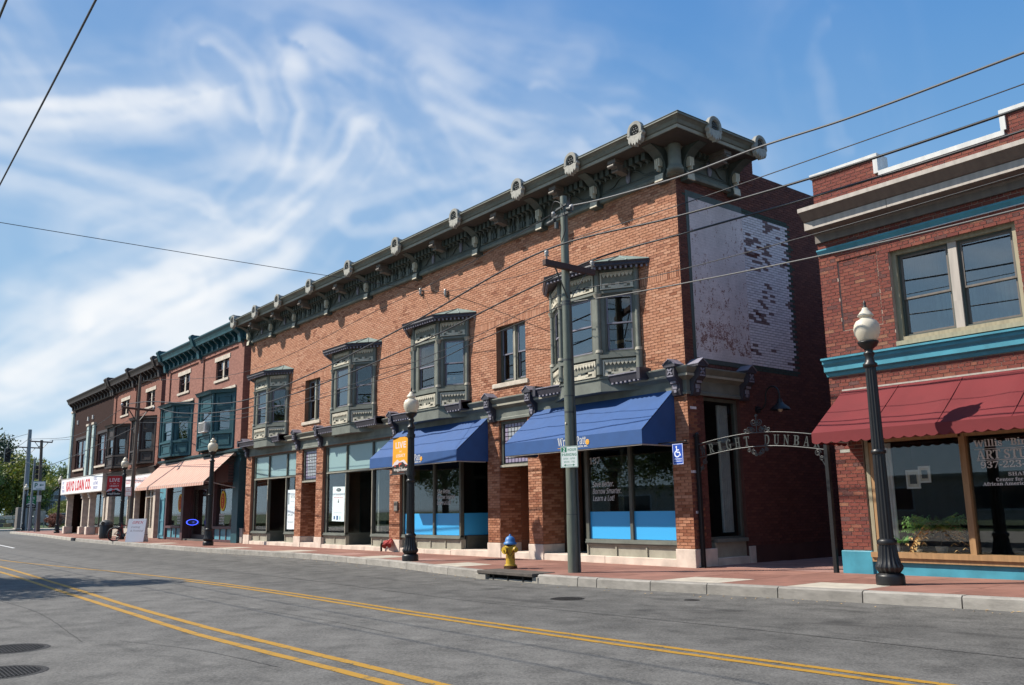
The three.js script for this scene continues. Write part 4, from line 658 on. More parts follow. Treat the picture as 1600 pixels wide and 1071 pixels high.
  // upper window
  for (const [a, b, y0, y1] of [win, win2]) {
    const w = new THREE.Group(); w.name = 'window'; w.position.set(a, 0, RZ); right.add(w); const L = b - a, c = L / 2;
    obj('window_frame', [...frameBars(0, L, y0 + 0.1, y1, 0.09, -0.28, -0.09)], M.wood_cream, w); obj('window_sill', [B(0.0, L, y0 + 0.02, y0 + 0.1, -0.28, 0.04)], M.wood_cream, w);
    obj('mullion', B(c - 0.075, c + 0.075, y0 + 0.19, y1 - 0.09, -0.28, -0.12), M.metal_beige, w);
    for (const [p, q] of [[0.09, c - 0.075], [c + 0.075, L - 0.09]]) sash(w, new THREE.Matrix4().makeTranslation(0, 0, -0.16), p, q, y0 + 0.19, y1 - 0.09, { frame: M.green_dark, rail: M.metal_taupe, w: 0.035, pane: M.pane_bright, low: M.pane_bright, meet: 0.46, frameName: 'sash_frame' });
    obj('curtain', Array.from({ length: 26 }, (_, i) => cyl([0.12 + i * (L - 0.24) / 25, y0 + 0.15, -0.55 - (i % 3) * 0.03], [0.12 + i * (L - 0.24) / 25, y1, -0.55 - (i % 2) * 0.03], 0.05, 0.05, 6)), M.lace ?? mat('lace', [0.22, 0.27, 0.28], { size: 0.4, roughness: 0.9 }), w);
  }
  obj('niche_back', B(niche[0], niche[1], niche[2], niche[3], RZ - 0.06, RZ - 0.022), M.mortar_grey, right);
  // shop window
  obj('pier_base', [RB(RX - 0.03, 3.79, -0.1, 0.435, RZ - 0.34, RZ + 0.05, 0.02)], M.teal, right); obj('shop_base', B(3.79, X1, -0.1, 0.25, RZ - 0.3, RZ + 0.0), M.teal, right);
  const s = new THREE.Group(); s.name = 'shop_window'; right.add(s);
  obj('shop_sill', [B(3.79, 9.6, 0.33, 0.42, RZ - 0.3, RZ + 0.1), B(3.79, 9.6, 0.25, 0.33, RZ - 0.3, RZ + 0.06)], M.tan_trim, s);
  obj('shop_frame', [B(3.86, 3.96, 0.42, 2.46, RZ - 0.2, RZ - 0.02), B(5.52, 5.565, 0.42, 2.46, RZ - 0.16, RZ - 0.02), B(5.575, 5.63, 0.42, 2.46, RZ - 0.16, RZ - 0.0), B(7.6, 7.72, 0.42, 2.46, RZ - 0.2, RZ - 0.02), B(3.79, 9.6, 2.41, 2.52, RZ - 0.22, RZ - 0.02)], M.tan_trim, s);
  obj('frame_edge', B(3.79, 3.86, 0.42, 2.46, RZ - 0.2, RZ - 0.01), M.wood_cream, s);
  obj('shop_pane', B(3.96, 5.52, 0.43, 2.41, RZ - 0.10, RZ - 0.094), M.pane_clear ?? glass('pane_clear', [0.93, 0.95, 0.95], 1.5), s); obj('shop_pane', B(5.63, 7.6, 0.43, 2.41, RZ - 0.10, RZ - 0.094), M.pane_shop, s); obj('shop_pane', B(7.72, 9.5, 0.43, 2.41, RZ - 0.10, RZ - 0.094), M.pane_shop, s);
  const zl = RZ - 0.093, L = (t, f, size, w, x, y) => letters(t, f, size, 0.003, { width: w }).translate(x, y, zl);
  obj('window_lettering', [L('Willis "Bing" Davis', 'serif', 0.115, 1.5, 5.74, 2.21), L('ART STUDIO', 'serif', 0.15, 1.15, 5.77, 2.0), L('937-223-2290', 'serif', 0.11, 1.1, 5.82, 1.85), L('SHANGO', 'serif', 0.06, 0.45, 6.24, 1.71), L('Center for the Study of', 'serif', 0.055, 0.95, 6.04, 1.625), L('African American Art & Culture', 'serif', 0.055, 1.35, 5.82, 1.555), B(5.74, 7.3, 2.165, 2.175, zl, zl + 0.003), B(5.76, 7.1, 1.975, 1.985, zl, zl + 0.003)], M.vinyl, s);
  obj('curtain', Array.from({ length: 3 }, (_, i) => cyl([3.98 + i * 0.06, 0.3, RZ - 0.33], [3.98 + i * 0.06, 2.4, RZ - 0.33], 0.035, 0.035, 8)), M.white_paint, s);
  obj('display_shelf', B(3.96, 9.5, 0.34, 0.38, RZ - 1.1, RZ - 0.3), M.interior_wall, s);
  // red awning
  const o = thing('red_awning', 'red canvas awning with scalloped valance over the art studio window', 'awning'), a = 3.46, b = 10, zo = 0.72, yt = 3.43, yb = 2.57;
  obj('canopy', cloth(a, b, yt, RZ + 0.02, yb, zo, 1.15, 0.03, 5), M.red_cloth, o);
  const sc = [[a, yb]]; const nS = 34, w = (b - a) / nS; for (let i = 0; i < nS; i++) for (let k = 0; k <= 6; k++) sc.push([a + (i + k / 6) * w, 2.40 - 0.035 * Math.sin(Math.PI * k / 6)]); sc.push([b, yb]);
  obj('valance', ext(shapeOf(sc), 0.008).translate(0, 0, zo - 0.008), M.red_cloth, o);
  const es = []; for (let k = 0; k <= 24; k++) es.push([RZ + 0.02 + (zo - RZ - 0.03) * (1 - k / 24), 2.40 - 0.03 * Math.abs(Math.sin(Math.PI * k / 4))]);
  obj('end_panel', extX([[RZ + 0.02, yt - 0.02], [zo - 0.01, yb - 0.02], ...es], a, a + 0.008), M.red_cloth, o);
  obj('canopy_seam', [4.6, 5.75, 6.9, 8.05].map((x) => bar([x, yt - 0.002, RZ + 0.03], [x, yb + 0.002, zo], 0.012, 0.006)), M.red_cloth, o);
  obj('frame_rail', [bar([a + 0.02, 2.44, zo - 0.03], [b, 2.44, zo - 0.03], 0.025), bar([a + 0.02, 2.44, RZ], [a + 0.02, 2.44, zo - 0.03], 0.025)], M.white_metal, o); obj('head_strip', B(a, b, yt - 0.0, yt + 0.03, RZ + 0.0095, RZ + 0.03), M.metal_beige, o);
}
// plants and framed pictures behind the shop window
{
  function palm(name, label, x, y, z, h, n, R, green, dry) {
    const o = thing(name, label, 'potted plant', [x, y, z]), r = rng(Math.round(x * 1000)), leaf = [], dead = [];
    obj('pot', lathe([[0, 0], [0.09, 0], [0.125, 0.16], [0.13, 0.17], [0.11, 0.17], [0.10, 0.13], [0, 0.13]].map(([a, b]) => [a * R * 2, b * R * 2]), 16), M.concrete_pale, o);
    obj('stem', [cyl([0, 0.1, 0], [0.01, h * 0.62, 0], 0.018, 0.012, 6)], M.bark, o);
    for (let i = 0; i < n; i++) {
      const a = r() * 6.28, up = 0.9 * r(), l = R * (0.7 + 0.7 * r()), list = dry && i % 3 === 0 ? dead : leaf, y0 = h * (0.55 + 0.1 * r()), droop = list === dead ? -0.9 : -0.25;
      for (let k = 0; k < 7; k++) { const t = (k + 1) / 7, px = Math.cos(a) * l * t, pz = Math.sin(a) * l * t, py = y0 + h * 0.45 * up * t + droop * l * t * t; for (const s of [-1, 1]) { const w = 0.2 * R * 2 * (1 - t * 0.6); list.push([[px, py, pz], [px + Math.cos(a + s * 1.1) * w, py - 0.02 - w * 0.3, pz + Math.sin(a + s * 1.1) * w], [px + Math.cos(a) * w * 0.5, py + 0.005, pz + Math.sin(a) * w * 0.5]]); } }
    }
    obj('foliage', faces(leaf), green, o); if (dead.length) obj('dry_foliage', faces(dead), M.dry_leaf, o); return o;
  }
  mat('leaf_bright', [0.17, 0.42, 0.07], { map: null, roughness: 0.6 }); mat('leaf_mid', [0.20, 0.36, 0.09], { map: null, roughness: 0.6 }); mat('dry_leaf', [0.55, 0.36, 0.15], { map: null, roughness: 0.8 });
  palm('potted_plant', 'smallest plant with bright green leaves behind the studio window', 4.2, 0.385, RZ - 0.28, 0.36, 30, 0.13, M.leaf_bright, false);
  palm('potted_plant', 'slim green plant on a bare stem in a pale pot behind the studio window', 4.48, 0.385, RZ - 0.34, 0.72, 44, 0.22, M.leaf_mid, false);
  palm('potted_palm', 'largest plant, a drooping palm with dry brown fronds behind the studio window', 4.86, 0.385, RZ - 0.40, 0.80, 110, 0.42, M.leaf_mid, true);
  for (const [x, y, z, w, h, l] of [[4.42, 1.72, RZ - 0.5, 0.26, 0.34, 'left framed print with a pale mount hanging behind the studio window'], [4.66, 1.80, RZ - 0.46, 0.22, 0.3, 'right framed print with a white frame hanging behind the studio window']]) {
    const o = thing('framed_print', l, 'picture', [x, y, z]); obj('frame', frameBars(-w / 2, w / 2, -h / 2, h / 2, 0.03, -0.01, 0.012), M.white_paint, o); obj('mount', B(-w / 2 + 0.03, w / 2 - 0.03, -h / 2 + 0.03, h / 2 - 0.03, -0.008, 0.0), M.pale, o); obj('print', B(-w / 4, w / 4, -h / 4, h / 4, 0.0, 0.004), M.purple, o); obj('hanging_wire', bar([0, h / 2, 0], [0, 3.3 - y, 0], 0.004), M.wire, o);
  }
}
// ---------------------------------------------------------------- ground, road, kerb, pavement
function grid(x0, x1, z0, z1, nx, nz, y, zf) {
  const g = new THREE.PlaneGeometry(1, 1, nx, nz).rotateX(-Math.PI / 2), p = g.attributes.position;
  for (let i = 0; i < p.count; i++) { const x = lerp(x0, x1, p.getX(i) + 0.5), a = zf ? zf(x) : [z0, z1], z = lerp(a[0], a[1], p.getZ(i) + 0.5); p.setXYZ(i, x, typeof y === 'function' ? y(x, z) : y, z); }
  g.computeVertexNormals(); return g;
}
struct(obj('ground', new THREE.PlaneGeometry(3000, 3000).rotateX(-Math.PI / 2).translate(0, -0.55, 0), M.grass_ground));
{
  // asphalt with lanes, patches, tar lines and stains in its own colour
  const m = new THREE.MeshStandardMaterial({ roughness: 0.86, vertexColors: true, map: rep(T.speck, 2.4), bumpMap: rep(T.speck, 1.1), bumpScale: 0.004 }); m.name = 'asphalt'; M.asphalt = m; m.color.setRGB(0.202, 0.194, 0.180);
  const roadColour = (x, z) => {
    let v = 0.93 + 0.14 * (fbm(x * 0.25, z * 0.8, 2, 4) - 0.5) + 0.08 * (fbm(x * 2.6, z * 2.6, 6, 4) - 0.5);
    const k = kerbZ(x);
    v *= 1 - 0.16 * smooth(0.9, 0.2, Math.abs(z - (k + 2.4) - 0.15 * Math.sin(x * 0.3))) - 0.14 * smooth(0.7, 0.1, Math.abs(z - (k + 4.0)));   // oil line and wheel tracks
    v *= 1 + 0.10 * smooth(0.5, 0.0, Math.abs(z - (k + 0.35)));                                                         // dust in the gutter
    v *= 1 + 0.10 * smooth(6.5, 8.5, z) - 0.05 * smooth(10.8, 11.2, z);
    v *= 1 - 0.4 * smooth(0.66, 0.74, fbm(x * 1.1 + 4, z * 4.5, 11, 4)) * smooth(2.2, 0.6, Math.abs(z - (k + 1.6)));
    v *= 1 - 0.2 * smooth(0.72, 0.78, fbm(x * 2.2, z * 5.5, 15, 4));
    for (const [a, b, w] of [[[1.0, 11.4], [6.0, 10.1], 0.02], [[-6, 9.2], [2.5, 8.9], 0.025], [[4.8, 9.6], [5.2, 7.9], 0.02], [[-3, 12.6], [5.4, 11.6], 0.03], [[0, 6.2], [9, 5.7], 0.025]]) { const dx = b[0] - a[0], dz = b[1] - a[1], t = clamp01(((x - a[0]) * dx + (z - a[1]) * dz) / (dx * dx + dz * dz)), d = Math.hypot(x - a[0] - dx * t, z - a[1] - dz * t) + 0.16 * (fbm(x * 2, z * 2, 3, 3) - 0.5); if (Math.abs(d) < w) v *= 0.72; }
    return v;
  };
  const colourise = (g) => { const p = g.attributes.position, c = new Float32Array(p.count * 3); for (let i = 0; i < p.count; i++) { const v = roadColour(p.getX(i), p.getZ(i)); c[i * 3] = v; c[i * 3 + 1] = v; c[i * 3 + 2] = v * 0.99; } g.setAttribute('color', new THREE.BufferAttribute(c, 3)); const uv = new Float32Array(p.count * 2); for (let i = 0; i < p.count; i++) { uv[i * 2] = p.getX(i); uv[i * 2 + 1] = p.getZ(i); } g.setAttribute('uv', new THREE.BufferAttribute(uv, 2)); return g; };
  const road = new THREE.Group(); road.name = 'road'; struct(road); scene.add(road);
  const sheets = [[-14, 14, 280, 220], [14, 60, 40, 40], [-95, -14, 300, 120]];
  for (const [a, b, nx, nz] of sheets) { const g = colourise(grid(a, b, 0, 0, nx, nz, (x) => ROAD + rise(x), (x) => [kerbZ(x) - 0.1, a < -20 ? 26 : 18.5])); const o = new THREE.Mesh(g, m); o.name = 'asphalt'; o.receiveShadow = true; road.add(o); }
  for (const [x0, x1, z0, z1] of [[-95, -81.5, -60, 0.4], [-600, -95, 1.5, 20]]) { const g = colourise(grid(x0, x1, z0, z1, 40, 40, ROAD - 0.001)); const o = new THREE.Mesh(g, m); o.name = 'asphalt'; o.receiveShadow = true; road.add(o); }
  // painted lines
  const worn = gray(512, (u, v) => { const n = fbm(u * 24, v * 24, 3, 5, 24), f = vnoise(u * 200, v * 200, 5, 200); const w = smooth(0.60, 0.74, n * 0.7 + f * 0.3); return [lerp(0.86, 0.52, w), lerp(0.66, 0.48, w), lerp(0.20, 0.40, w)]; }, true);
  const yl = new THREE.MeshStandardMaterial({ map: rep(worn, 1.4), roughness: 0.7 }); yl.name = 'yellow_road_paint'; yl.color.setRGB(0.52, 0.50, 0.46);
  const line = (pts, w, y = 0.004, jitter = 0.012) => { const c = new THREE.CatmullRomCurve3(pts.map(([x, z]) => V(x, 0, z))), n = 220, pos = [], P = c.getSpacedPoints(n); const edge = (i) => { const t = c.getTangentAt(i / n), q = P[i], r1 = (fbm(q.x * 9, q.z * 9, 2, 3) - 0.5) * jitter * 2, yy = ROAD + rise(q.x) + y; return [[q.x - t.z * (w / 2 + r1), yy, q.z + t.x * (w / 2 + r1)], [q.x + t.z * (w / 2 - r1), yy, q.z - t.x * (w / 2 - r1)]]; }; const fs = []; for (let i = 0; i < n; i++) { const a = edge(i), b = edge(i + 1); fs.push([a[0], a[1], b[1], b[0]]); } return faces(fs); };
  const far = [[-70, 10.6], [-40, 10.4], [-22, 9.6], [-15.75, 8.95], [-11.5, 8.42], [-7.7, 8.08], [-4.46, 7.92], [0, 7.9], [4, 7.98], [9.2, 7.95], [20, 7.9]];
  const mark = (name, g, label) => { const o = obj(name, g, yl); o.userData.label = label; struct(o); return o; };
  mark('road_marking', line(far.map(([x, z]) => [x, z - 0.075]), 0.10), 'upper of the two yellow lines nearer the pavement');
  mark('road_marking', line(far.map(([x, z]) => [x, z + 0.13]).filter(([x]) => x > -9), 0.10), 'lower of the two yellow lines nearer the pavement');
  mark('road_marking', line([[-70, 10.9], [-35, 10.5], [-18.45, 10.28], [-8.6, 10.5], [-2.6, 10.68], [2.26, 10.70], [5.85, 10.69], [20, 10.7]], 0.11), 'upper of the two wide yellow lines in the foreground');
  mark('road_marking', line([[-70, 11.4], [-35, 10.95], [-15.2, 10.72], [-6.6, 10.88], [-1.94, 10.97], [1.61, 11.03], [5.6, 10.98], [20, 11.0]], 0.11), 'lower of the two wide yellow lines in the foreground');
  const wl = obj('road_marking', line([[-44, 6.7], [-35.6, 7.1]], 0.13), M.white_paint); wl.userData.label = 'short white lane line far down the road'; struct(wl);
  // tar seams and a scatter of leaves in the gutter
  const tar = M.tar ?? mat('tar', [0.045, 0.044, 0.042], { map: 'speck', size: 0.6, roughness: 0.7 });
  const seams = [[[-12.5, 6.4], [-6, 6.25], [0, 6.35], [6, 6.2], [12, 6.3]], [[1.2, 11.9], [2.6, 11.5], [4.4, 11.3]], [[-1.5, 9.4], [1.2, 9.25], [3.0, 9.3]], [[-7, 12.2], [-3.2, 12.0], [1.0, 12.25]], [[-10, 9.5], [-9.6, 8.6]]];
  const to = struct(obj('tar_seam', seams.map((p, i) => line(p, i ? 0.008 : 0.016, 0.004, 0.012)), tar)); to.userData.label = 'thin dark tar seams across the asphalt';
  { const q = rng(19), fs = []; for (let i = 0; i < 170; i++) { const x = -22 + q() * 34, z = kerbZ(x) + 0.06 + q() * q() * 0.9, y = ROAD + rise(x) + 0.006, a = q() * 6.28, l = 0.012 + q() * 0.022; fs.push([[x - l * Math.cos(a), y, z - l * Math.sin(a)], [x + l * 0.5 * Math.sin(a), y + 0.008, z - l * 0.5 * Math.cos(a)], [x + l * Math.cos(a), y + 0.002, z + l * Math.sin(a)], [x - l * 0.5 * Math.sin(a), y + 0.006, z + l * 0.5 * Math.cos(a)]]); } const lv = obj('fallen_leaves', faces(fs), M.dry_leaf); tag(lv, 'scattered dry leaves and litter in the gutter', 'leaves'); lv.userData.kind = 'stuff'; }
  // kerb stones
  const kerb = new THREE.Group(); kerb.name = 'kerb'; struct(kerb); scene.add(kerb);
  const r = rng(3), stone = (a, b, y0 = ROAD - 0.1, dy = 0) => {
    const n = Math.max(1, Math.ceil((b - a) / 0.6)), pos = []; const ring = (x) => { const z = kerbZ(x), h = rise(x) + dy; return [[x, y0 + rise(x), z - 0.2], [x, h - 0.002, z - 0.2], [x, h, z - 0.18], [x, h, z - 0.03], [x, h - 0.022, z + 0.002], [x, y0 + rise(x), z + 0.02]]; };
    for (let i = 0; i < n; i++) { const p = ring(lerp(a, b, i / n)), q = ring(lerp(a, b, (i + 1) / n)); for (let j = 0; j < 5; j++) pos.push([p[j], p[j + 1], q[j + 1], q[j]]); } pos.push(ring(a), ring(b));
    return faces(pos);
  };
  const ks = [0, 1, 2].map((i) => { const c = M.concrete.clone(); c.map = rep(T.grime, 1.1, 0.35); c.color.setRGB(0.29 + i * 0.03, 0.27 + i * 0.028, 0.24 + i * 0.025); c.name = 'kerb_stone'; return c; });
  const joints = [-1.2, -0.12, 0.34, 1.55, 2.72, 4.02, 5.36, 6.72]; let xs = [...joints]; for (let x = 8.1; x < 16; x += 1.4) xs.push(x); for (let x = -3.18; x > -46; x -= 1.1 + r() * 0.5) xs.push(x); xs = xs.sort((a, b) => a - b);
  for (let i = 0; i + 1 < xs.length; i++) { if (xs[i] < -1.4 && xs[i + 1] > -3.0) continue; obj('kerb_stone', stone(xs[i] + 0.009, xs[i + 1] - 0.009, undefined, (r() - 0.5) * 0.008), ks[Math.floor(r() * 3)], kerb); }
  for (const [a, b] of [[-79.5, -46.2], [16, 45]]) { const gs = []; for (let x = a; x < b - 1; x += 1.5) gs.push(stone(x + 0.01, Math.min(b, x + 1.5) - 0.01)); const o = obj('kerb_stones', gs, M.concrete, kerb); o.userData.kind = 'stuff'; }
  // pavement slabs
  const walk = new THREE.Group(); walk.name = 'sidewalk'; struct(walk); scene.add(walk);
  const wall = (x) => (x < 0 ? (x < -25.4 ? -1.0 : -0.6) : x < RX ? -0.45 : RZ - 0.1);
  { const g = grid(-80, 45, 0, 0, 260, 4, (x) => rise(x) - 0.014, (x) => [-1.2, kerbZ(x) - 0.15]); obj('slab_bed', g, M.joint, walk); }
  const slab = (x0, x1, za, zb) => { const j = 0.006, A = [x0 + j, za(x0) + j], Bq = [x1 - j, za(x1) + j], C = [x1 - j, zb(x1) - j], D = [x0 + j, zb(x0) - j], top = [A, Bq, C, D].map(([x, z]) => [x, rise(x) + 0.001 * Math.sin(x * 37), z]), bot = top.map(([x, y, z]) => [x, y - 0.05, z]); return faces([top, [top[0], top[1], bot[1], bot[0]], [top[1], top[2], bot[2], bot[1]], [top[2], top[3], bot[3], bot[2]], [top[3], top[0], bot[0], bot[3]]]); };
  const tones = [M.walk_red, M.walk_red2, M.walk_red3], sx = []; for (let x = -46; x < 12; x += 1.22) sx.push(x); const paleAt = [-10.6, -5.3, 2.25, 4.2, -20.5, -16.1, -29], pinkAt = [-12.2, -7.1];
  for (let i = 0; i + 1 < sx.length; i++) {
    const a = sx[i], b = sx[i + 1], m1 = (x) => kerbZ(x) - 1.22, m2 = (x) => lerp(wall(x), m1(x), 0.5), c = (a + b) / 2;
    obj('slab', slab(a, b, wall, m2), tones[Math.floor(r() * 3)], walk); obj('slab', slab(a, b, m2, m1), tones[Math.floor(r() * 3)], walk);
    const k = paleAt.some((p) => Math.abs(c - p) < 0.61) ? M.concrete_pale : pinkAt.some((p) => Math.abs(c - p) < 0.61) ? M.walk_pink : tones[Math.floor(r() * 3)]; obj('slab', slab(a, b, m1, (x) => kerbZ(x) - 0.2), k, walk);
  }
  { const far2 = []; for (let x = -79.5; x < -46.5; x += 1.5) far2.push(slab(x, x + 1.5, (q) => -3.4, (q) => kerbZ(q) - 0.2)); const o = obj('slabs', far2, M.walk_red3, walk); o.userData.kind = 'stuff'; const f3 = []; for (let x = 12; x < 44; x += 1.5) f3.push(slab(x, x + 1.5, wall, (q) => kerbZ(q) - 0.2)); const p = obj('slabs', f3, M.walk_red, walk); p.userData.kind = 'stuff'; }
  struct(obj('alley_paving', [B(0.03, RX, -0.2, 0.004, -18, -0.44), B(0.03, RX, 0.0, 0.012, -3.2, -0.46)], M.walk_pink));
  struct(obj('alley_end_wall', B(-3, 6, -0.2, 7, -22, -21.6), M.mortar_dark));
  // opposite pavement, behind the camera
  struct(obj('opposite_pavement', [B(-60, 60, -0.5, 0.0, 14.25, 26)], M.concrete));
  struct(obj('cross_street_pavement', [B(-100, -95, -0.5, 0.0, -70, 1.4)], M.concrete_pale));
  struct(obj('lawn', [B(-190, -100, -0.5, 0.02, -90, 1.4), B(-190, -100, -0.5, 0.02, 20, 80)], M.grass_ground));
  // manhole covers, drain
  const cover = (x, z, R, label, big) => { const o = thing('manhole_cover', label, 'manhole cover', [x, ROAD + rise(x), z]); obj('rim', lathe([[R * 0.90, 0.0], [R * 0.90, 0.006], [R * 1.0, 0.006], [R * 1.03, 0.0]], 40), M.cast, o); obj('cover', lathe([[0, 0.0045], [R * 0.885, 0.0045], [R * 0.885, -0.02]], 40), M.cast, o); const ribs = []; if (big) for (let i = -9; i <= 9; i++) for (const k of [0, 1]) { const c = i * R * 0.088, h = Math.sqrt(Math.max(0, (R * 0.84) ** 2 - c * c)); if (h > 0.05) ribs.push(k ? B(c - 0.006, c + 0.006, 0.0045, 0.0085, -h, h) : B(-h, h, 0.0045, 0.0080, c - 0.006, c + 0.006)); } if (ribs.length) obj('cover_rib', ribs, M.cast, o); return o; };
  cover(2.72, 13.35, 0.40, 'nearest manhole cover in the lower left corner', true); cover(0.98, 13.0, 0.40, 'manhole cover cut by the left edge of the picture', true); cover(1.52, 5.08, 0.28, 'small manhole cover near the kerb in front of the blue awning', true); cover(3.2, 3.98, 0.12, 'tiny valve cover close to the kerb', false);
  const d = thing('storm_drain', 'cast iron storm drain inlet in the kerb beside the hydrant', 'storm drain', [-2.15, 0, 3.38]);
  obj('cover_slab', [RB(-0.98, 0.88, -0.055, 0.012, -0.5, 0.12, 0.012)], M.drain_iron ?? mat('drain_iron', [0.15, 0.125, 0.105], { map: 'speck', size: 0.9, roughness: 0.8 }), d); obj('apron', RB(-0.75, 0.85, -0.4, -0.135, -0.4, 0.04, 0.02), M.concrete, d); obj('throat', [B(-0.7, 0.8, -0.4, -0.07, -0.6, -0.02)], M.pit, d); obj('side_stone', [RB(-1.06, -0.7, -0.3, -0.056, -0.3, 0.1, 0.015), RB(0.8, 0.98, -0.3, -0.056, -0.3, 0.06, 0.015)], M.concrete, d); obj('grate_bar', [-0.5, 0, 0.5].map((x) => B(x - 0.02, x + 0.02, -0.2, -0.036, 0.0, 0.05)), M.cast, d);
}
// ---------------------------------------------------------------- street lamps
const fluted = (pts, n, depth, seg = 8) => { const g = lathe(pts, n * seg), p = g.attributes.position; for (let i = 0; i < p.count; i++) { const x = p.getX(i), z = p.getZ(i), r = Math.hypot(x, z), a = Math.atan2(z, x), k = 1 - (depth / Math.max(r, 0.01)) * (0.5 + 0.5 * Math.cos(a * n)); p.setX(i, x * k); p.setZ(i, z * k); } g.computeVertexNormals(); return g; };
function makeLamp() {
  const o = new THREE.Group(); o.name = numbered('street_lamp');
  obj('base', [lathe([[0, 0], [0.205, 0], [0.21, 0.02], [0.21, 0.13], [0.195, 0.16], [0.155, 0.18]], 28), fluted([[0.155, 0.18], [0.20, 0.24], [0.205, 0.28], [0.175, 0.33], [0.15, 0.42], [0.135, 0.55], [0.13, 0.60]], 16, 0.018), lathe([[0.13, 0.60], [0.145, 0.615], [0.145, 0.66], [0.125, 0.68], [0.11, 0.69]], 24)], M.black_iron, o);
  obj('post', fluted([[0.108, 0.69], [0.085, 3.30], [0.083, 3.36]], 12, 0.014, 6), M.black_iron, o);
  obj('collar', [lathe([[0.083, 3.36], [0.11, 3.38], [0.11, 3.42], [0.075, 3.45], [0.06, 3.52], [0.085, 3.58], [0.085, 3.60], [0.06, 3.62], [0.07, 3.66], [0.13, 3.71], [0.16, 3.76], [0.16, 3.785], [0, 3.785]], 24), lathe([[0.083, 1.98], [0.115, 2.0], [0.115, 2.04], [0.083, 2.06]], 20)], M.black_iron, o);
  obj('globe', lathe([[0.115, 3.785], [0.14, 3.80], [0.19, 3.90], [0.203, 3.99], [0.19, 4.06], [0.155, 4.12], [0.10, 4.15], [0.085, 4.18], [0.12, 4.195], [0.125, 4.21], [0.09, 4.26], [0.055, 4.30], [0.04, 4.34], [0, 4.345]], 28), M.globe, o);
  obj('finial', lathe([[0.03, 4.34], [0.035, 4.355], [0.018, 4.38], [0.026, 4.41], [0.012, 4.45], [0, 4.47]], 12), M.black_iron, o);
  return o;
}
{
  const proto = makeLamp(); const LAMPS = [[5.14, 1.5, 'nearest black street lamp with cream globe, in front of the art studio'], [-7.49, 2.47, 'black street lamp with the orange banner on its post'], [-24.4, 1.79, 'black street lamp in front of the pink striped awning'], [-38.76, 1.52, 'black street lamp behind the bicycle with the red banner'], [-64.62, -0.48, 'black street lamp at the far corner beside the white shop sign'], [-84.25, -1.4, 'farthest black street lamp with the green banner beside the grey pole']];
  LAMPS.forEach(([x, z, l], i) => { const o = i ? proto.clone() : proto; if (i) o.name = numbered('street_lamp'); o.position.set(x, rise(x) - 0.004, z); o.rotation.y = i * 0.7; if (!i) o.scale.setScalar(1.03); scene.add(o); tag(o, l, 'street lamp', 'black street lamps along the pavement'); });
}
// banners hung from lamps
function banner(label, [x, y, z], w, h, bg, sub) {
  const t = canvasTex(256, 384, (k, W, H) => {
    k.fillStyle = bg; k.fillRect(0, 0, W, H); k.fillStyle = '#d8c6c6'; k.textAlign = 'center'; k.font = 'bold 92px sans-serif'; k.fillText('LIVE', W / 2, 112, 190); k.font = 'bold 24px sans-serif'; k.fillText('THE', W / 2, 156); k.fillStyle = bg === '#e39a16' ? '#9a5a10' : '#fff'; k.fillRect(62, 142, 8, 8); k.fillRect(186, 142, 8, 8); k.fillStyle = '#d8c6c6'; k.font = 'bold 44px sans-serif'; k.fillText('LEGACY', W / 2, 206, 178);
    k.fillStyle = '#cfc0c2'; k.beginPath(); k.moveTo(0, 290); k.lineTo(24, 258); k.lineTo(70, 228); k.lineTo(110, 252); k.lineTo(150, 240); k.lineTo(190, 236); k.lineTo(240, 284); k.lineTo(W, 300); k.lineTo(W, H); k.lineTo(0, H); k.fill();
    k.fillStyle = '#16110f'; k.beginPath(); k.moveTo(0, 300); k.lineTo(30, 286); k.lineTo(78, 280); k.lineTo(96, 262); k.lineTo(170, 260); k.lineTo(196, 280); k.lineTo(W, 298); k.lineTo(W, H); k.lineTo(0, H); k.fill(); k.fillStyle = sub; k.fillRect(90, 268, 50, 16); k.fillRect(98, 284, 12, 22); k.fillRect(26, 290, 22, 14); k.fillRect(210, 292, 20, 12); k.fillStyle = '#e8dfd8'; k.font = '14px sans-serif'; k.fillText('HISTORIC', W / 2, 318); k.font = 'italic bold 36px serif'; k.fillText('Wright-Dunbar', W / 2, 348, 220); k.fillStyle = sub; k.font = '13px sans-serif'; k.fillText('BUSINESS VILLAGE', W / 2, 368);
  });
  const o = thing('lamp_banner', label, 'banner', [x, y, z]);
  const g = new THREE.BoxGeometry(w, h, 0.006, 10, 8, 1), p = g.attributes.position; for (let i = 0; i < p.count; i++) p.setZ(i, p.getZ(i) + 0.02 * Math.sin(p.getX(i) * 6 + p.getY(i) * 2)); g.computeVertexNormals();
  const m = new THREE.Mesh(g, printed('banner_cloth', t, { roughness: 0.85 })); m.name = 'cloth'; m.position.set(-0.1 - w / 2, -h / 2, 0); m.castShadow = m.receiveShadow = true; o.add(m);
  obj('arm', [cyl([0, 0, 0], [-0.16 - w, 0, 0], 0.016), cyl([0, -h, 0], [-0.16 - w, -h, 0], 0.016), new THREE.SphereGeometry(0.028, 8, 6).translate(-0.17 - w, 0, 0), new THREE.SphereGeometry(0.028, 8, 6).translate(-0.17 - w, -h, 0)], M.black_iron, o); obj('clamp', [cyl([0, -0.05, 0], [0, 0.05, 0], 0.115, 0.115, 14), cyl([0, -h - 0.05, 0], [0, -h + 0.05, 0], 0.12, 0.12, 14)], M.black_iron, o); return o;
}
banner('orange LIVE THE LEGACY banner hanging beside the first blue awning', [-7.49, 3.27, 2.47], 0.86, 1.0, '#e39a16', '#b8401f');
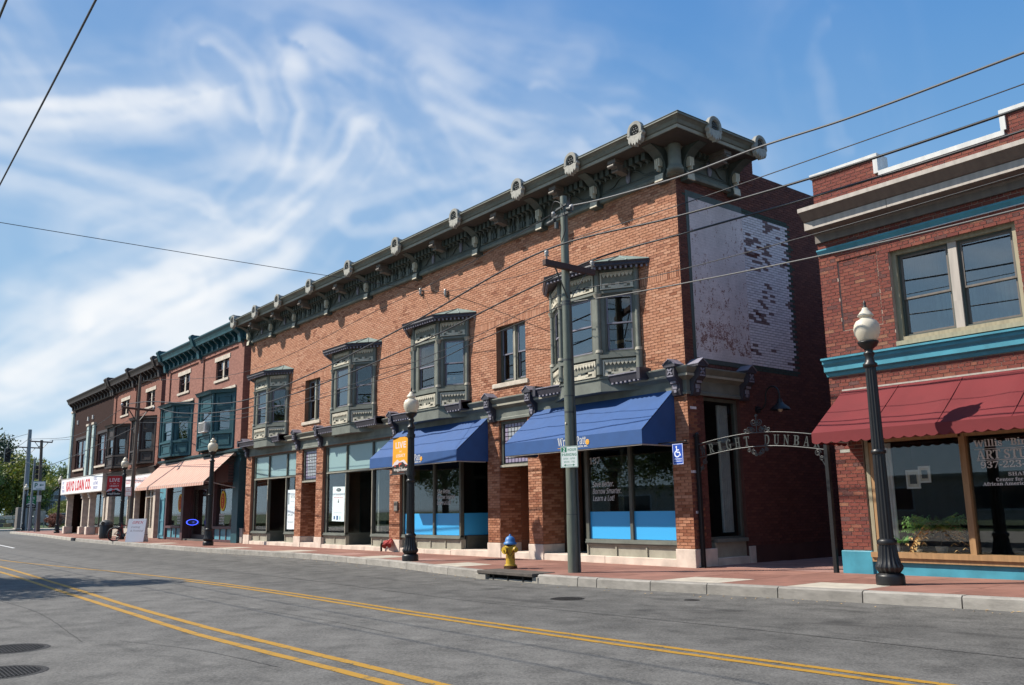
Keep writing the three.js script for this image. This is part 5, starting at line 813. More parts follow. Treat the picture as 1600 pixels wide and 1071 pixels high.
{ const b = banner('red LIVE banner on the lamp beside the bicycle', [-38.76, 3.45, 1.52], 0.86, 1.12, '#b3262a', '#b3262a'); b.rotation.y = 0.85; const c = banner('small green banner on the farthest lamp', [-84.25, 3.3, -1.4], 0.86, 1.12, '#1c6a3c', '#1c6a3c'); c.rotation.y = 1.1 + Math.PI; }

// ---------------------------------------------------------------- hydrant
{
  const o = thing('fire_hydrant', 'yellow fire hydrant with blue bonnet on the pavement edge', 'fire hydrant', [-3.02, 0, 2.66]);
  obj('barrel', [lathe([[0, 0.05], [0.135, 0.05], [0.135, 0.085], [0.105, 0.1], [0.10, 0.36], [0.115, 0.38], [0.115, 0.45], [0.12, 0.47], [0.12, 0.52], [0, 0.52]], 24)], M.yellow_paint, o);
  obj('base_flange', [lathe([[0, 0], [0.15, 0], [0.15, 0.022], [0, 0.022]], 24), lathe([[0, 0.026], [0.15, 0.026], [0.15, 0.05], [0, 0.05]], 24)], M.rust ?? mat('rust', [0.16, 0.08, 0.03], { map: 'speck', size: 0.3, roughness: 0.9 }), o);
  for (let i = 0; i < 8; i++) { const a = i * 0.785; obj('bolt', cyl([0.135 * Math.cos(a), 0.02, 0.135 * Math.sin(a)], [0.135 * Math.cos(a), 0.068, 0.135 * Math.sin(a)], 0.012, 0.012, 6), M.rust, o); }
  const bo = obj('bonnet', [lathe([[0.14, 0.52], [0.145, 0.535], [0.145, 0.56], [0.115, 0.575], [0.112, 0.62], [0.09, 0.67], [0.05, 0.70], [0.03, 0.705]], 24)], M.blue_paint, o); obj('operating_nut', [cyl([0, 0.70, 0], [0, 0.745, 0], 0.035, 0.02, 5)], M.blue_paint, bo);
  for (const a of [Math.PI, 0]) { const d = [Math.cos(a), Math.sin(a)]; const c = obj('nozzle', [cyl([d[0] * 0.08, 0.415, d[1] * 0.08], [d[0] * 0.17, 0.415, d[1] * 0.17], 0.055, 0.05, 14)], M.yellow_paint, o); obj('nozzle_cap', [cyl([d[0] * 0.165, 0.415, d[1] * 0.165], [d[0] * 0.215, 0.415, d[1] * 0.215], 0.068, 0.06, 8), cyl([d[0] * 0.21, 0.415, d[1] * 0.21], [d[0] * 0.24, 0.415, d[1] * 0.24], 0.02, 0.02, 5)], M.yellow_paint, c); }
  const s = obj('nozzle', cyl([0.02, 0.40, 0.08], [0.03, 0.40, 0.165], 0.07, 0.065, 14), M.yellow_paint, o); obj('nozzle_cap', [cyl([0.03, 0.40, 0.16], [0.035, 0.40, 0.21], 0.085, 0.078, 8), cyl([0.035, 0.40, 0.2], [0.037, 0.40, 0.235], 0.022, 0.022, 5)], M.yellow_paint, s);
  obj('chain', tube([[0.1, 0.37, 0.15], [0.13, 0.29, 0.12], [0.13, 0.33, 0.05], [0.11, 0.39, 0.0]], 0.006, 16, 4), M.rust, o);
}
// ---------------------------------------------------------------- utility poles
{
  const o = thing('utility_pole', 'green painted steel utility pole in front of the right blue awning', 'utility pole', [-1.06, 0, 2.56]);
  obj('shaft', lathe([[0.122, -0.05], [0.122, 1.15], [0.117, 1.16], [0.105, 4.0], [0.08, 8.09], [0, 8.1]], 20), M.pole_green, o);
  for (const y of [1.15, 3.28, 3.62, 4.4, 5.62, 5.68]) obj('band', cyl([0, y - 0.02, 0], [0, y + 0.025, 0], 0.124 - y * 0.0048, 0.124 - y * 0.0048, 20), M.iron_grey, o);
  obj('crossarm', RB(0.085, 0.195, 6.36, 6.49, -0.72, 0.74, 0.01), M.crossarm, o);
  obj('brace', [bar([0.16, 6.36, -0.45], [0.1, 5.75, -0.05], 0.03, 0.012), bar([0.16, 6.36, 0.45], [0.1, 5.75, 0.05], 0.03, 0.012)], M.iron_grey, o);
  for (const z of [-0.66, 0.68]) { obj('insulator', [lathe([[0, 6.49], [0.02, 6.49], [0.02, 6.56], [0.055, 6.57], [0.03, 6.61], [0.055, 6.63], [0.04, 6.68], [0, 6.69]], 12).translate(0.16, 0, z)], M.porcelain, o); }
  obj('conduit', [cyl([0.145, 0, -0.04], [0.13, 3.4, -0.04], 0.022, 0.022, 8), cyl([0.13, 3.4, -0.04], [0.115, 5.6, -0.03], 0.012, 0.012, 6)], M.iron_grey, o);
  obj('pole_clamp', [cyl([0, 7.62, 0], [0, 7.68, 0], 0.09, 0.09, 16), bar([-0.3, 7.66, 0.05], [0.3, 7.66, 0.05], 0.05), bar([-0.15, 7.78, 0.12], [0.22, 7.83, 0.12], 0.04), cyl([-0.42, 7.55, 0.1], [-0.2, 7.58, 0.1], 0.05, 0.05, 10), cyl([0.2, 7.72, 0.1], [0.34, 7.7, 0.1], 0.04, 0.04, 10), cyl([-0.12, 7.36, 0.12], [-0.12, 7.5, 0.12], 0.05, 0.05, 8)], M.iron_grey, o);
  obj('insulator', [-0.3, 0.3].map((x) => lathe([[0, 0], [0.04, 0], [0.04, 0.05], [0.06, 0.07], [0.03, 0.12], [0, 0.12]], 10).translate(x, 7.69, 0.05)), M.porcelain, o);
  obj('cable_loop', tube([[-0.3, 7.6, 0.15], [-0.1, 7.95, 0.2], [0.16, 7.8, 0.2], [0.2, 7.3, 0.15], [0.06, 7.0, 0.15]], 0.012, 30, 5), M.wire, o);
  obj('reflector', [cyl([0.0, 3.05, 0.10], [0.0, 3.05, 0.125], 0.02, 0.02, 8)], M.pale, o);
  const sg = thing('parking_sign', 'white and green two hour parking sign on the green utility pole', 'sign', [-0.93, 2.34, 2.72], 0.35);
  const t = canvasTex(256, 288, (k, w, h) => { k.fillStyle = '#d7dedb'; k.fillRect(0, 0, w, h); k.strokeStyle = '#0f6b4f'; k.lineWidth = 6; k.strokeRect(7, 7, w - 14, h - 14); k.fillStyle = '#0f6b4f'; k.fillRect(14, 16, 78, 66); k.fillStyle = '#e6efec'; k.font = 'bold 62px sans-serif'; k.fillText('2', 34, 72); k.fillStyle = '#0f6b4f'; k.font = 'bold 52px sans-serif'; k.fillText('HOUR', 104, 68, 130); k.textAlign = 'center'; k.fillText('PARKING', w / 2, 134, 224); k.font = '36px sans-serif'; k.fillText('8AM - 6PM', w / 2, 182, 190); k.fillText('MON - FRI', w / 2, 226, 180); k.fillRect(66, 252, 124, 8); k.beginPath(); k.moveTo(44, 256); k.lineTo(74, 240); k.lineTo(74, 272); k.fill(); k.beginPath(); k.moveTo(212, 256); k.lineTo(182, 240); k.lineTo(182, 272); k.fill(); });
  const pl = new THREE.Mesh(sheet(0.40, 0.44, 0.005), printed('sign_face', t, { roughness: 0.45 })); pl.name = 'sign_plate'; pl.castShadow = true; sg.add(pl); obj('sign_bracket', [B(-0.03, 0.03, -0.15, 0.15, -0.07, -0.004)], M.iron_grey, sg);
}
function farPole(label, [x, z], h, r0, r1, material, lean = [0, 0], arms = []) {
  const o = thing('utility_pole', label, 'utility pole', [x, 0, z]); obj('shaft', cyl([0, -0.05, 0], [lean[0], h, lean[1]], r0, r1, 12), material, o);
  for (const [y, len, dir, ins] of arms) { const k = y / h, c = [lean[0] * k, y, lean[1] * k], a = [c[0] - dir[0] * len / 2, y, c[2] - dir[1] * len / 2], b = [c[0] + dir[0] * len / 2, y, c[2] + dir[1] * len / 2]; obj('crossarm', bar(a, b, 0.12, 0.10), M.crossarm, o); obj('insulator', [a, b].map((p) => lathe([[0, 0], [0.05, 0], [0.07, 0.08], [0.03, 0.16], [0, 0.16]], 8).translate(p[0], p[1] + 0.06, p[2])), M.porcelain, o); obj('brace', [bar([lerp(c[0], a[0], 0.6), y - 0.05, lerp(c[2], a[2], 0.6)], [c[0], y - 0.75, c[2]], 0.04), bar([lerp(c[0], b[0], 0.6), y - 0.05, lerp(c[2], b[2], 0.6)], [c[0], y - 0.75, c[2]], 0.04)], M.iron_grey, o); }
  return o;
}
const ZD = [0.25, 0.97];
farPole('leaning wooden utility pole beside the sandwich board', [-35.1, 2.05], 8.5, 0.12, 0.075, M.pole_wood, [0.15, 0], [[6.75, 1.9, [0.35, 0.94], 1]]);
farPole('tall grey steel pole at the far left corner', [-85.2, -1.6], 9.9, 0.26, 0.17, M.pole_steel, [-0.5, 0.1], [[8.1, 2.0, ZD, 1]]);
farPole('dark pole with a T shaped top near the parking sign', [-75.3, -1.1], 8.1, 0.17, 0.12, M.pole_wood, [-0.2, 0.3], [[7.95, 1.9, ZD, 1]]);
// wires
{
  const wires = [
    ['thick twisted cable running from the upper right to the pole top', [[14, 7.3, 2.56], [8.35, 7.33, 2.56], [5.79, 7.36, 2.56], [4.1, 7.46, 2.56], [2.21, 7.5, 2.56], [0.03, 7.68, 2.58], [-0.76, 7.78, 2.61]], 0.02, M.wire_pale],
    ['thin cable from the pole top running along the wall to the left', [[-1.36, 7.78, 2.61], [-6.68, 7.80, 1.6], [-11.62, 7.7, 1.2], [-24.2, 7.34, 0.8], [-34.6, 8.2, 1.95]], 0.010, M.wire],
    ['heavy black wire on the street end of the crossarm', [[14, 6.35, 3.26], [8.5, 6.26, 3.26], [5.56, 6.28, 3.26], [2.74, 6.42, 3.26], [-0.9, 6.70, 3.24], [-6.33, 6.06, 3.24], [-12.3, 5.5, 3.2], [-18.2, 5.3, 3.1], [-30.5, 6.6, 2.9], [-34.4, 6.9, 2.75]], 0.021, M.wire],
    ['heavy black wire on the wall end of the crossarm', [[14, 6.6, 1.9], [8, 6.5, 1.9], [4.71, 6.52, 1.9], [1.89, 6.62, 1.9], [-0.9, 6.70, 1.9], [-8.25, 5.94, 1.9], [-15, 5.5, 1.87], [-21.6, 5.4, 1.85], [-30, 6.1, 1.6], [-35, 6.9, 1.1]], 0.021, M.wire],
    ['pale wire crossing in front of the nearest bay window', [[14, 5.35, 2.3], [8, 5.25, 2.3], [4.98, 5.32, 2.3], [0.68, 5.56, 2.35], [-0.95, 5.67, 2.5]], 0.014, M.wire_pale],
    ['thin dark wire leaving the pole below the crossarm to the left', [[-1.2, 5.67, 2.5], [-4.98, 5.45, 2.2], [-6.88, 5.27, 2.1], [-21.3, 5.0, 2.0], [-34.6, 6.0, 2.0]], 0.012, M.wire],
    ['thin dark wire just above the pale wire', [[14, 5.9, 2.1], [8, 5.8, 2.1], [4.42, 5.79, 2.1], [0.69, 5.85, 2.2], [-1.06, 5.95, 2.4], [-5.8, 5.7, 1.8], [-12.3, 5.35, 1.6], [-22, 5.3, 1.5], [-34.8, 6.3, 1.7]], 0.009, M.wire],
    ['thin straight wire below the twisted cable', [[14, 7.1, 2.2], [8.18, 7.05, 2.2], [5.55, 7.06, 2.2], [2.05, 7.08, 2.25], [-0.95, 7.1, 2.45]], 0.010, M.wire],
    ['short span wire between two wall insulators and the pole', [[-10.81, 8.36, 0.09], [-9.37, 8.03, 0.09], [-4.9, 7.25, 1.2], [-1.15, 6.62, 2.5]], 0.008, M.wire],
    ['long thin span wire crossing the sky from the left edge to the wall', [[-11.6, 8.5, 18], [-11.32, 8.43, 12], [-11.07, 8.38, 6], [-10.81, 8.37, 0.09]], 0.009, M.wire],
    ['black overhead wire crossing the upper left corner', [[30, 6.15, 13.75], [4.02, 6.2, 13.27], [-1.94, 6.2, 13.2], [-60, 6.2, 12.6]], 0.012, M.wire],
    ['black overhead wire at the very corner of the upper left', [[30, 6.15, 14.1], [3.5, 6.2, 13.95], [3.22, 6.2, 13.955], [-60, 6.2, 13.6]], 0.012, M.wire],
    ['wire from the leaning pole to the T topped pole', [[-34.5, 6.86, 2.7], [-55, 6.9, 0.8], [-75, 8.1, 0.35]], 0.016, M.wire], ['second wire from the leaning pole to the T topped pole', [[-35, 6.86, 1.2], [-55, 6.9, -0.3], [-75.4, 8.1, -1.45]], 0.016, M.wire],
    ['low sagging cable from the leaning pole to the grey steel pole', [[-34.7, 5.9, 1.95], [-60, 5.4, 0.5], [-76, 5.8, -0.9], [-85.1, 6.6, -1.4]], 0.022, M.wire], ['wire from the T topped pole past the grey pole', [[-75.2, 8.1, 0.35], [-85, 8.1, -0.4], [-140, 8.4, -4]], 0.02, M.wire],
    ['high wire from the grey steel pole to the left edge', [[-85, 9.4, -1.2], [-110, 8.9, 2], [-160, 9.6, 8]], 0.02, M.wire], ['cable from the grey pole across the street to the signal', [[-85.1, 6.9, -1.3], [-95, 6.3, 2], [-106, 6.0, 6]], 0.02, M.wire],
  ];
  for (const [label, pts, r, m] of wires) tag(obj('overhead_wire', tube(pts, r, 120, 5), m), label, 'overhead wire');
}
// ---------------------------------------------------------------- iron gateway over the alley
{
  const o = thing('iron_gateway', 'iron gateway arch lettered WRIGHT DUNBAR across the alley entrance', 'gateway');
  const A = [0.08, -0.16], Z = [3.05, -0.4], at = (t, y) => [lerp(A[0], Z[0], t), y, lerp(A[1], Z[1], t)];
  for (const [p, h] of [[A, 2.8], [Z, 2.45]]) { obj('post', [RB(p[0] - 0.04, p[0] + 0.04, 0, h, p[1] - 0.04, p[1] + 0.04, 0.008)], p === A ? M.black_iron : M.black_iron, o); obj('foot_plate', B(p[0] - 0.14, p[0] + 0.1, 0, 0.014, p[1] - 0.1, p[1] + 0.1), M.black_iron, o); obj('post_cap', [new THREE.SphereGeometry(0.045, 10, 8).translate(p[0], h + 0.05, p[1]), B(p[0] - 0.06, p[0] + 0.06, h, h + 0.02, p[1] - 0.06, p[1] + 0.06)], M.black_iron, o); }
  const top = (t) => 2.62 + 0.155 * Math.sin(Math.PI * Math.min(1, t * 1.02)), bot = (t) => 2.33 + 0.16 * Math.sin(Math.PI * t), arc = (f, a, b, r) => tube(Array.from({ length: 13 }, (_, i) => { const t = lerp(a, b, i / 12); return at(t, f(t)); }), r, 60, 6);
  obj('arch_rail', [arc(top, 0.0, 1, 0.013), arc(bot, 0.0, 1, 0.014), bar(at(0.0, 2.35), at(0.0, 2.62), 0.03), bar(at(0.02, 2.62), at(0, 2.62), 0.03)], M.steel_rail ?? mat('steel_rail', [0.075, 0.08, 0.08], { map: null, roughness: 0.4, metalness: 0.5 }), o);
  const ang = Math.atan2(-(Z[1] - A[1]), Z[0] - A[0]), g = [];
  [...'WRIGHT', ...' ', ...'DUNBAR'].forEach((ch, i) => { if (ch === ' ') return; const t = 0.055 + i * 0.0725 + (i > 6 ? 0.01 : 0), q = letters(ch, 'serif', 0.205, 0.012, { centre: true, width: 0.125 }); q.rotateZ(Math.atan(0.155 * Math.PI * Math.cos(Math.PI * t) / 3) * 1).rotateY(ang); const p = at(t, bot(t) + 0.025); g.push(q.translate(...p)); });
  obj('lettering', g, M.gate_letter ?? mat('gate_letter', [0.035, 0.042, 0.04], { map: null, roughness: 0.5 }), o);
  const spiral = (cx, cy, R, dir, turns = 1.6, start = 0) => tube(Array.from({ length: 26 }, (_, i) => { const k = i / 25, a = start + dir * k * turns * 6.283, r = R * (1 - 0.8 * k); return at(cx + r * Math.cos(a) / 3, cy + r * Math.sin(a)); }), 0.010, 60, 5);
  const cs = []; for (const s of [-1, 1]) cs.push(spiral(0.5 + s * 0.022, 2.99, 0.075, s, 1.6, s > 0 ? Math.PI : 0), spiral(0.5 + s * 0.06, 2.86, 0.06, s, 1.5, s > 0 ? Math.PI : 0), spiral(0.5 + s * 0.09, 2.83, 0.045, s, 1.5, s > 0 ? Math.PI : 0), spiral(0.5 + s * 0.03, 2.84, 0.055, -s, 1.5, 1.57), spiral(0.5 + s * 0.03, 2.38, 0.06, -s, 1.6, 1.57), spiral(0.5 + s * 0.07, 2.42, 0.045, s, 1.5, 1.57), spiral(0.5 + s * 0.015, 2.33, 0.04, s, 1.5, 0)); cs.push(spiral(0.5, 3.12, 0.035, 1, 1, 0), bar(at(0.5, 2.78), at(0.5, 3.16), 0.014), spiral(0.94, 2.28, 0.07, 1, 1.6, 0), spiral(0.965, 2.17, 0.05, 1, 1.6, 0), spiral(0.06, 2.25, 0.06, -1, 1.6, 0), spiral(0.035, 2.12, 0.05, -1, 1.6, 0), bar(at(0.93, 2.36), at(0.985, 2.02), 0.012), bar(at(0.08, 2.36), at(0.017, 2.02), 0.012));
  obj('scrollwork', cs, M.steel_rail, o);
}
// ---------------------------------------------------------------- the buildings further left
const brickTex = (() => {                                   // brickwork too far off to tell the bricks apart: grain of its courses only
  const t = gray(512, (u, v) => { const row = Math.floor(v * 30), fy = v * 30 - row, x = u * 10 + (row % 2) * 0.5, c = Math.floor(x), fx = x - c; const m = fy < 0.13 || fx < 0.05, n = h3(((c % 10) + 10) % 10, row, 3); return m ? 0.62 : 0.74 + 0.26 * n; }); return t;
})();
const wallMat = (name, c) => { const m = mat(name, c, { map: null, roughness: 0.9, sheen: 0.001 }); m.specularIntensity = 0.35; m.map = rep(brickTex, 2.1); m.bumpMap = rep(brickTex, 2.1); m.bumpScale = 0.006; return m; };
wallMat('brick_rose', [0.34, 0.165, 0.13]); wallMat('brick_brown', [0.27, 0.125, 0.095]); wallMat('brick_dark', [0.034, 0.013, 0.010]); wallMat('brick_deep', [0.10, 0.035, 0.025]);
mat('brown_trim', [0.045, 0.03, 0.026], { size: 1.4, roughness: 0.55 }); mat('shop_dark', [0.05, 0.035, 0.035], { size: 1.4, roughness: 0.5 }); mat('plum', [0.10, 0.05, 0.055], { size: 1.4, roughness: 0.55 }); mat('pilaster_pale', [0.42, 0.52, 0.50], { size: 1.4, roughness: 0.6 });
mat('peach_cloth', [0.62, 0.40, 0.32], { map: 'cloth', size: 1.1, roughness: 0.85 }); mat('peach_stripe', [0.50, 0.26, 0.20], { map: 'cloth', size: 1.1, roughness: 0.85 });
function farBay(parent, cx, z, y0, y1, trim, hoodM, paneUp, half = 2.05, front = 0.95, d = 0.62) {
  const bay = new THREE.Group(); bay.name = 'bay_window'; bay.position.set(cx, 0, z); parent.add(bay);
  const P = [[-half, 0], [-front, d], [front, d], [half, 0]]; const fM = (a, b) => { const u = V(b[0] - a[0], 0, b[1] - a[1]).normalize(), n = V(-u.z, 0, u.x); return new THREE.Matrix4().makeBasis(u, V(0, 1, 0), n).setPosition(a[0], 0, a[1]); };
  const body = [], rim = [];
  for (let i = 0; i < 3; i++) { const m = fM(P[i], P[i + 1]), w = Math.hypot(P[i + 1][0] - P[i][0], P[i + 1][1] - P[i][1]), a = i === 1 ? 0.28 : 0.24, b = w - a, s0 = y0 + 0.78, s1 = y1 - 0.72; body.push(...cut(0, w, y0, y1, [[a, b, s0, s1]]).map((q) => place(B(q[0], q[1], q[2], q[3], -0.12, 0), m))); rim.push(...frameBars(a, b, y1 - 0.6, y1 - 0.14, 0.05, 0, 0.03).map((g) => place(g, m)), ...frameBars(a, b, y0 + 0.16, y0 + 0.6, 0.05, 0, 0.03).map((g) => place(g, m)), place(B(0, w, s0 - 0.1, s0, -0.02, 0.08), m), place(B(0, w, y0 - 0.02, y0 + 0.08, -0.02, 0.06), m)); sash(bay, m.clone().multiply(new THREE.Matrix4().makeTranslation(0, 0, -0.02)), a, b, s0, s1, { frame: trim, rail: trim, pane: paneUp, low: paneUp, w: 0.06 }); }
  for (const [x, q] of P) rim.push(cyl([x, y0, q], [x, y1, q], 0.09, 0.09, 8));
  obj('bay_body', body, trim, bay); obj('bay_trim', rim, trim, bay);
  const O = P.map(([x, q]) => [x * 1.06, q + (q ? 0.16 : 0)]);
  obj('bay_roof', [sweep([[-0.3, y1], [0, y1], [0.05, y1 + 0.1], [0.1, y1 + 0.16], [-0.3, y1 + 0.16]], O, -1), faces([[[O[0][0], y1 + 0.16, 0], [O[1][0], y1 + 0.16, O[1][1]], [O[2][0], y1 + 0.16, O[2][1]], [O[3][0], y1 + 0.16, 0], [front, y1 + 0.24, 0], [-front, y1 + 0.24, 0]], [[O[0][0], y1 - 0.002, 0], [O[1][0], y1 - 0.002, O[1][1]], [O[2][0], y1 - 0.002, O[2][1]], [O[3][0], y1 - 0.002, 0]], [[P[0][0], y0 + 0.01, 0], [P[1][0], y0 + 0.01, d], [P[2][0], y0 + 0.01, d], [P[3][0], y0 + 0.01, 0]]])], hoodM, bay);
  obj('window_blind', [B(-front + 0.2, front - 0.2, lerp(y0, y1, 0.45), y1 - 0.7, d - 0.22, d - 0.2)], M.white_paint, bay);
  return bay;
}
function atticWindow(parent, x, z, lintel) { const g = new THREE.Group(); g.name = 'attic_window'; g.position.set(x, 0, z); parent.add(g); const m = new THREE.Matrix4().makeTranslation(0, 0, -0.1); obj('lintel', B(-1.02, 1.02, 8.68, 8.9, -0.1, 0.03), lintel, g); obj('window_sill', B(-0.95, 0.95, 7.62, 7.74, -0.15, 0.06), lintel, g); obj('mullion', B(-0.08, 0.08, 7.74, 8.68, -0.16, -0.06), lintel, g); for (const s of [-1, 1]) sash(g, m, s < 0 ? -0.85 : 0.08, s < 0 ? -0.08 : 0.85, 7.74, 8.68, { frame: M.shop_dark, rail: M.plum, pane: M.pane, low: M.pane, w: 0.04, meet: 0.55 }); }
function farCornice(parent, x0, x1, z, y, trim, caps, pitch = 0.78) {
  const c = obj('cornice', sweep([[0, y], [0.12, y], [0.16, y + 0.08], [0.10, y + 0.12], [0.10, y + 0.5], [0.48, y + 0.5], [0.50, y + 0.6], [0.54, y + 0.7], [0.62, y + 0.82], [0.62, y + 0.88], [0, y + 0.95]], [[x0, z], [x1, z], [x1, z - 1.2]], -1), trim, parent);
  const n = Math.round((x1 - x0) / pitch); for (let i = 0; i <= n; i++) { const x = lerp(x0 + 0.2, x1 - 0.2, i / n); obj('bracket', extX([[z + 0.1, y + 0.05], [z + 0.2, y + 0.06], [z + 0.22, y + 0.25], [z + 0.42, y + 0.42], [z + 0.44, y + 0.5], [z + 0.1, y + 0.5]], x - 0.07, x + 0.07), trim, c); }
  for (const x of caps) obj('cornice_cap', [extX([[z + 0.05, y - 0.12], [z + 0.24, y - 0.08], [z + 0.3, y + 0.3], [z + 0.56, y + 0.52], [z + 0.70, y + 0.9], [z + 0.68, y + 1.06], [z + 0.55, y + 1.10], [z - 0.3, y + 1.10], [z - 0.3, y + 0.9], [z + 0.05, y + 0.9]], x - 0.16, x + 0.16), cyl([x - 0.17, y + 1.0, z + 0.62], [x + 0.17, y + 1.0, z + 0.62], 0.12, 0.12, 12)], trim, c);
  return c;
}
{
  // teal trimmed building
  const t = thing('teal_trimmed_building', 'rose brick building with teal cornice, two teal bay windows and a striped awning', 'building'), z = -0.1, x0 = -37.5, x1 = -26.05;
  const wins = [[-29.8, -28.1, 7.74, 8.68], [-35.4, -33.7, 7.74, 8.68]], bays = [[-31.0, -27.2, 4.3, 6.9], [-36.9, -33.0, 4.3, 6.9]];
  obj('front_wall', [...cut(x0, x1, 4.0, 9.25, [...wins, ...bays]).map(([a, b, c, d]) => B(a, b, c, d, z - 0.3, z)), ...[[x0, x0 + 0.7], [-32.2, -31.5], [x1 - 0.7, x1]].map(([a, b]) => B(a, b, 4.2, 9.22, z, z + 0.07)), B(x0 + 0.7, -32.2, 9.05, 9.24, z, z + 0.07), B(-31.5, x1 - 0.7, 9.05, 9.24, z, z + 0.07)], M.brick_rose, t);
  obj('side_wall', B(x1 - 0.3, x1, 0, 9.6, -14, z - 0.301), M.brick_deep, t); obj('side_wall', B(x0, x0 + 0.3, 0, 9.6, -14, z - 0.301), M.brick_deep, t); obj('side_wall', B(x0 + 0.3, x1 - 0.3, 0, 9.4, -14, -13.7), M.brick_deep, t); obj('roof', B(x0 + 0.3, x1 - 0.3, 9.2, 9.35, -13.7, z - 0.301), M.roofing, t); obj('ceiling', B(x0 + 0.3, x1 - 0.3, 3.9, 4.0, -13.7, z - 0.301), M.interior, t); obj('shop_floor', B(x0, x1, -0.1, 0.08, -13.6, z - 0.02), M.interior, t); obj('partition_wall', [B(x0 + 0.3, x1 - 0.3, 0.08, 3.9, -5.2, -5), B(x0 + 0.3, x1 - 0.3, 4.0, 9.2, -4.2, -4)], M.interior, t);
  wins.forEach(([a, b]) => atticWindow(t, (a + b) / 2, z, M.limestone));
  farBay(t, -29.1, z, 4.3, 6.9, M.teal_dark, M.teal_dark, M.pane_bright); farBay(t, -34.95, z, 4.3, 6.9, M.teal_dark, M.teal_dark, M.pane_bright);
  obj('flashing', [B(-31.2, -27.0, 7.12, 7.24, z, z + 0.06), B(-37.0, -32.8, 7.12, 7.24, z, z + 0.06)], M.limestone, t);
  farCornice(t, x0, x1, z, 9.22, M.teal_dark, [x0 + 0.2, -31.85, x1 - 0.2]);
  obj('shop_cornice', [sweep([[0, 3.9], [0.1, 3.92], [0.1, 4.0], [0.25, 4.08], [0.28, 4.16], [0, 4.24]], [[x0, z], [x1, z], [x1, z - 0.6]], -1), B(x0, x1, 3.6, 3.9, z - 0.3, z + 0.02)], M.teal_dark, t);
  const s = new THREE.Group(); s.name = 'shop_front'; t.add(s);
  obj('side_door', [B(x0, x0 + 1.1, 0.05, 2.9, z - 0.1, z + 0.02)], M.teal_shop, s); obj('door_panel', [...frameBars(x0 + 0.15, x0 + 0.95, 0.2, 2.2, 0.1, z + 0.02, z + 0.06), B(x0 + 0.25, x0 + 0.85, 0.95, 1.05, z + 0.02, z + 0.05)], M.teal_shop, s);
  obj('shop_frame', [B(x0 + 1.1, x0 + 1.3, 0, 3.6, z - 0.3, z + 0.05), B(-33.85, -33.5, 0, 3.6, z - 0.3, z + 0.03), B(-29.4, -29.15, 0, 3.6, z - 0.3, z + 0.03), B(x0 + 1.3, -33.85, 2.75, 3.6, z - 0.3, z), B(-29.15, -26.75, 2.75, 3.6, z - 0.3, z), B(-33.5, -29.4, 2.75, 3.6, z - 0.3, z - 0.05), B(-33.5, -33.4, 0, 2.75, -0.62, z - 0.3), B(-29.5, -29.4, 0, 2.75, -0.62, z - 0.3)], M.plum, s); obj('corner_post', B(-26.75, x1, 0, 3.6, z - 0.3, z + 0.06), M.teal_dark, s);
  for (const [a, b] of [[x0 + 1.3, -33.85], [-29.15, -26.75]]) { obj('shop_pane', B(a, b, 0.72, 2.75, z - 0.12, z - 0.115), M.pane_shop, s); obj('bulkhead', B(a, b, 0, 0.62, z - 0.25, z - 0.05), M.teal_shop, s); obj('bulkhead_rail', [B(a, b, 0.60, 0.72, z - 0.2, z + 0.05), B(a, b, 0.02, 0.12, z - 0.05, z - 0.01), ...[0, 1, 2, 3].map((i) => B(lerp(a, b - 0.07, i / 3), lerp(a, b - 0.07, i / 3) + 0.07, 0.12, 0.6, z - 0.05, z - 0.01))], M.plum, s); obj('interior_blind', Array.from({ length: 12 }, (_, i) => B(lerp(a, b, i / 12), lerp(a, b, i / 12) + 0.06, 0.7, 2.7, z - 0.9, z - 0.88)), M.limestone, s); }
  obj('door', [...frameBars(-33.4, -29.5, 0.08, 2.72, 0.2, -0.62, -0.52), B(-31.5, -31.38, 0.28, 2.52, -0.62, -0.52)], M.shop_dark, s); obj('door_pane', B(-33.2, -29.7, 0.28, 2.52, -0.58, -0.57), M.pane_shop, s);
  const neonG = new THREE.TorusGeometry(0.3, 0.022, 8, 40).scale(1.0, 0.46, 1).translate(0, 0, 0.03); const ns = thing('neon_sign', 'glowing blue oval neon ring in the dark doorway', 'neon sign', [-32.35, 0.9, -0.2], 0.75); const nm = new THREE.MeshStandardMaterial({ emissive: new THREE.Color(0.05, 0.09, 1), emissiveIntensity: 2.2 }); nm.color.setRGB(0.05, 0.05, 0.3); nm.name = 'neon_tube'; obj('neon_tube', neonG, nm, ns); obj('backing', new THREE.CylinderGeometry(0.5, 0.5, 0.01, 32).rotateX(Math.PI / 2).scale(0.8, 0.36, 1), M.black_iron, ns);
  const pl = new THREE.PointLight(new THREE.Color(0.1, 0.15, 1), 0.06, 4); pl.position.set(0, 0, 0.09); pl.castShadow = true; ns.add(pl);
  for (const [x, l] of [[-34.4, 'red and yellow oval shop sign left of the doorway'], [-28.3, 'red and yellow oval shop sign right of the doorway']]) { const o = thing('oval_sign', l, 'sign', [x, 1.88, z - 0.10]); obj('rim', new THREE.CylinderGeometry(0.36, 0.36, 0.02, 32).rotateX(Math.PI / 2).scale(0.92, 1.3, 1), M.sign_yellow ?? mat('sign_yellow', [0.72, 0.55, 0.05], { map: null }), o); obj('face', new THREE.CylinderGeometry(0.27, 0.27, 0.03, 32).rotateX(Math.PI / 2).scale(0.9, 1.36, 1), M.sign_red ?? mat('sign_red', [0.45, 0.05, 0.02], { map: null }), o); obj('lettering', ['A', 'R', 'T'].map((c, i) => letters(c, 'sansb', 0.14, 0.003, { centre: true }).translate(0, 0.13 - i * 0.18, 0.016)), M.sign_yellow, o); }
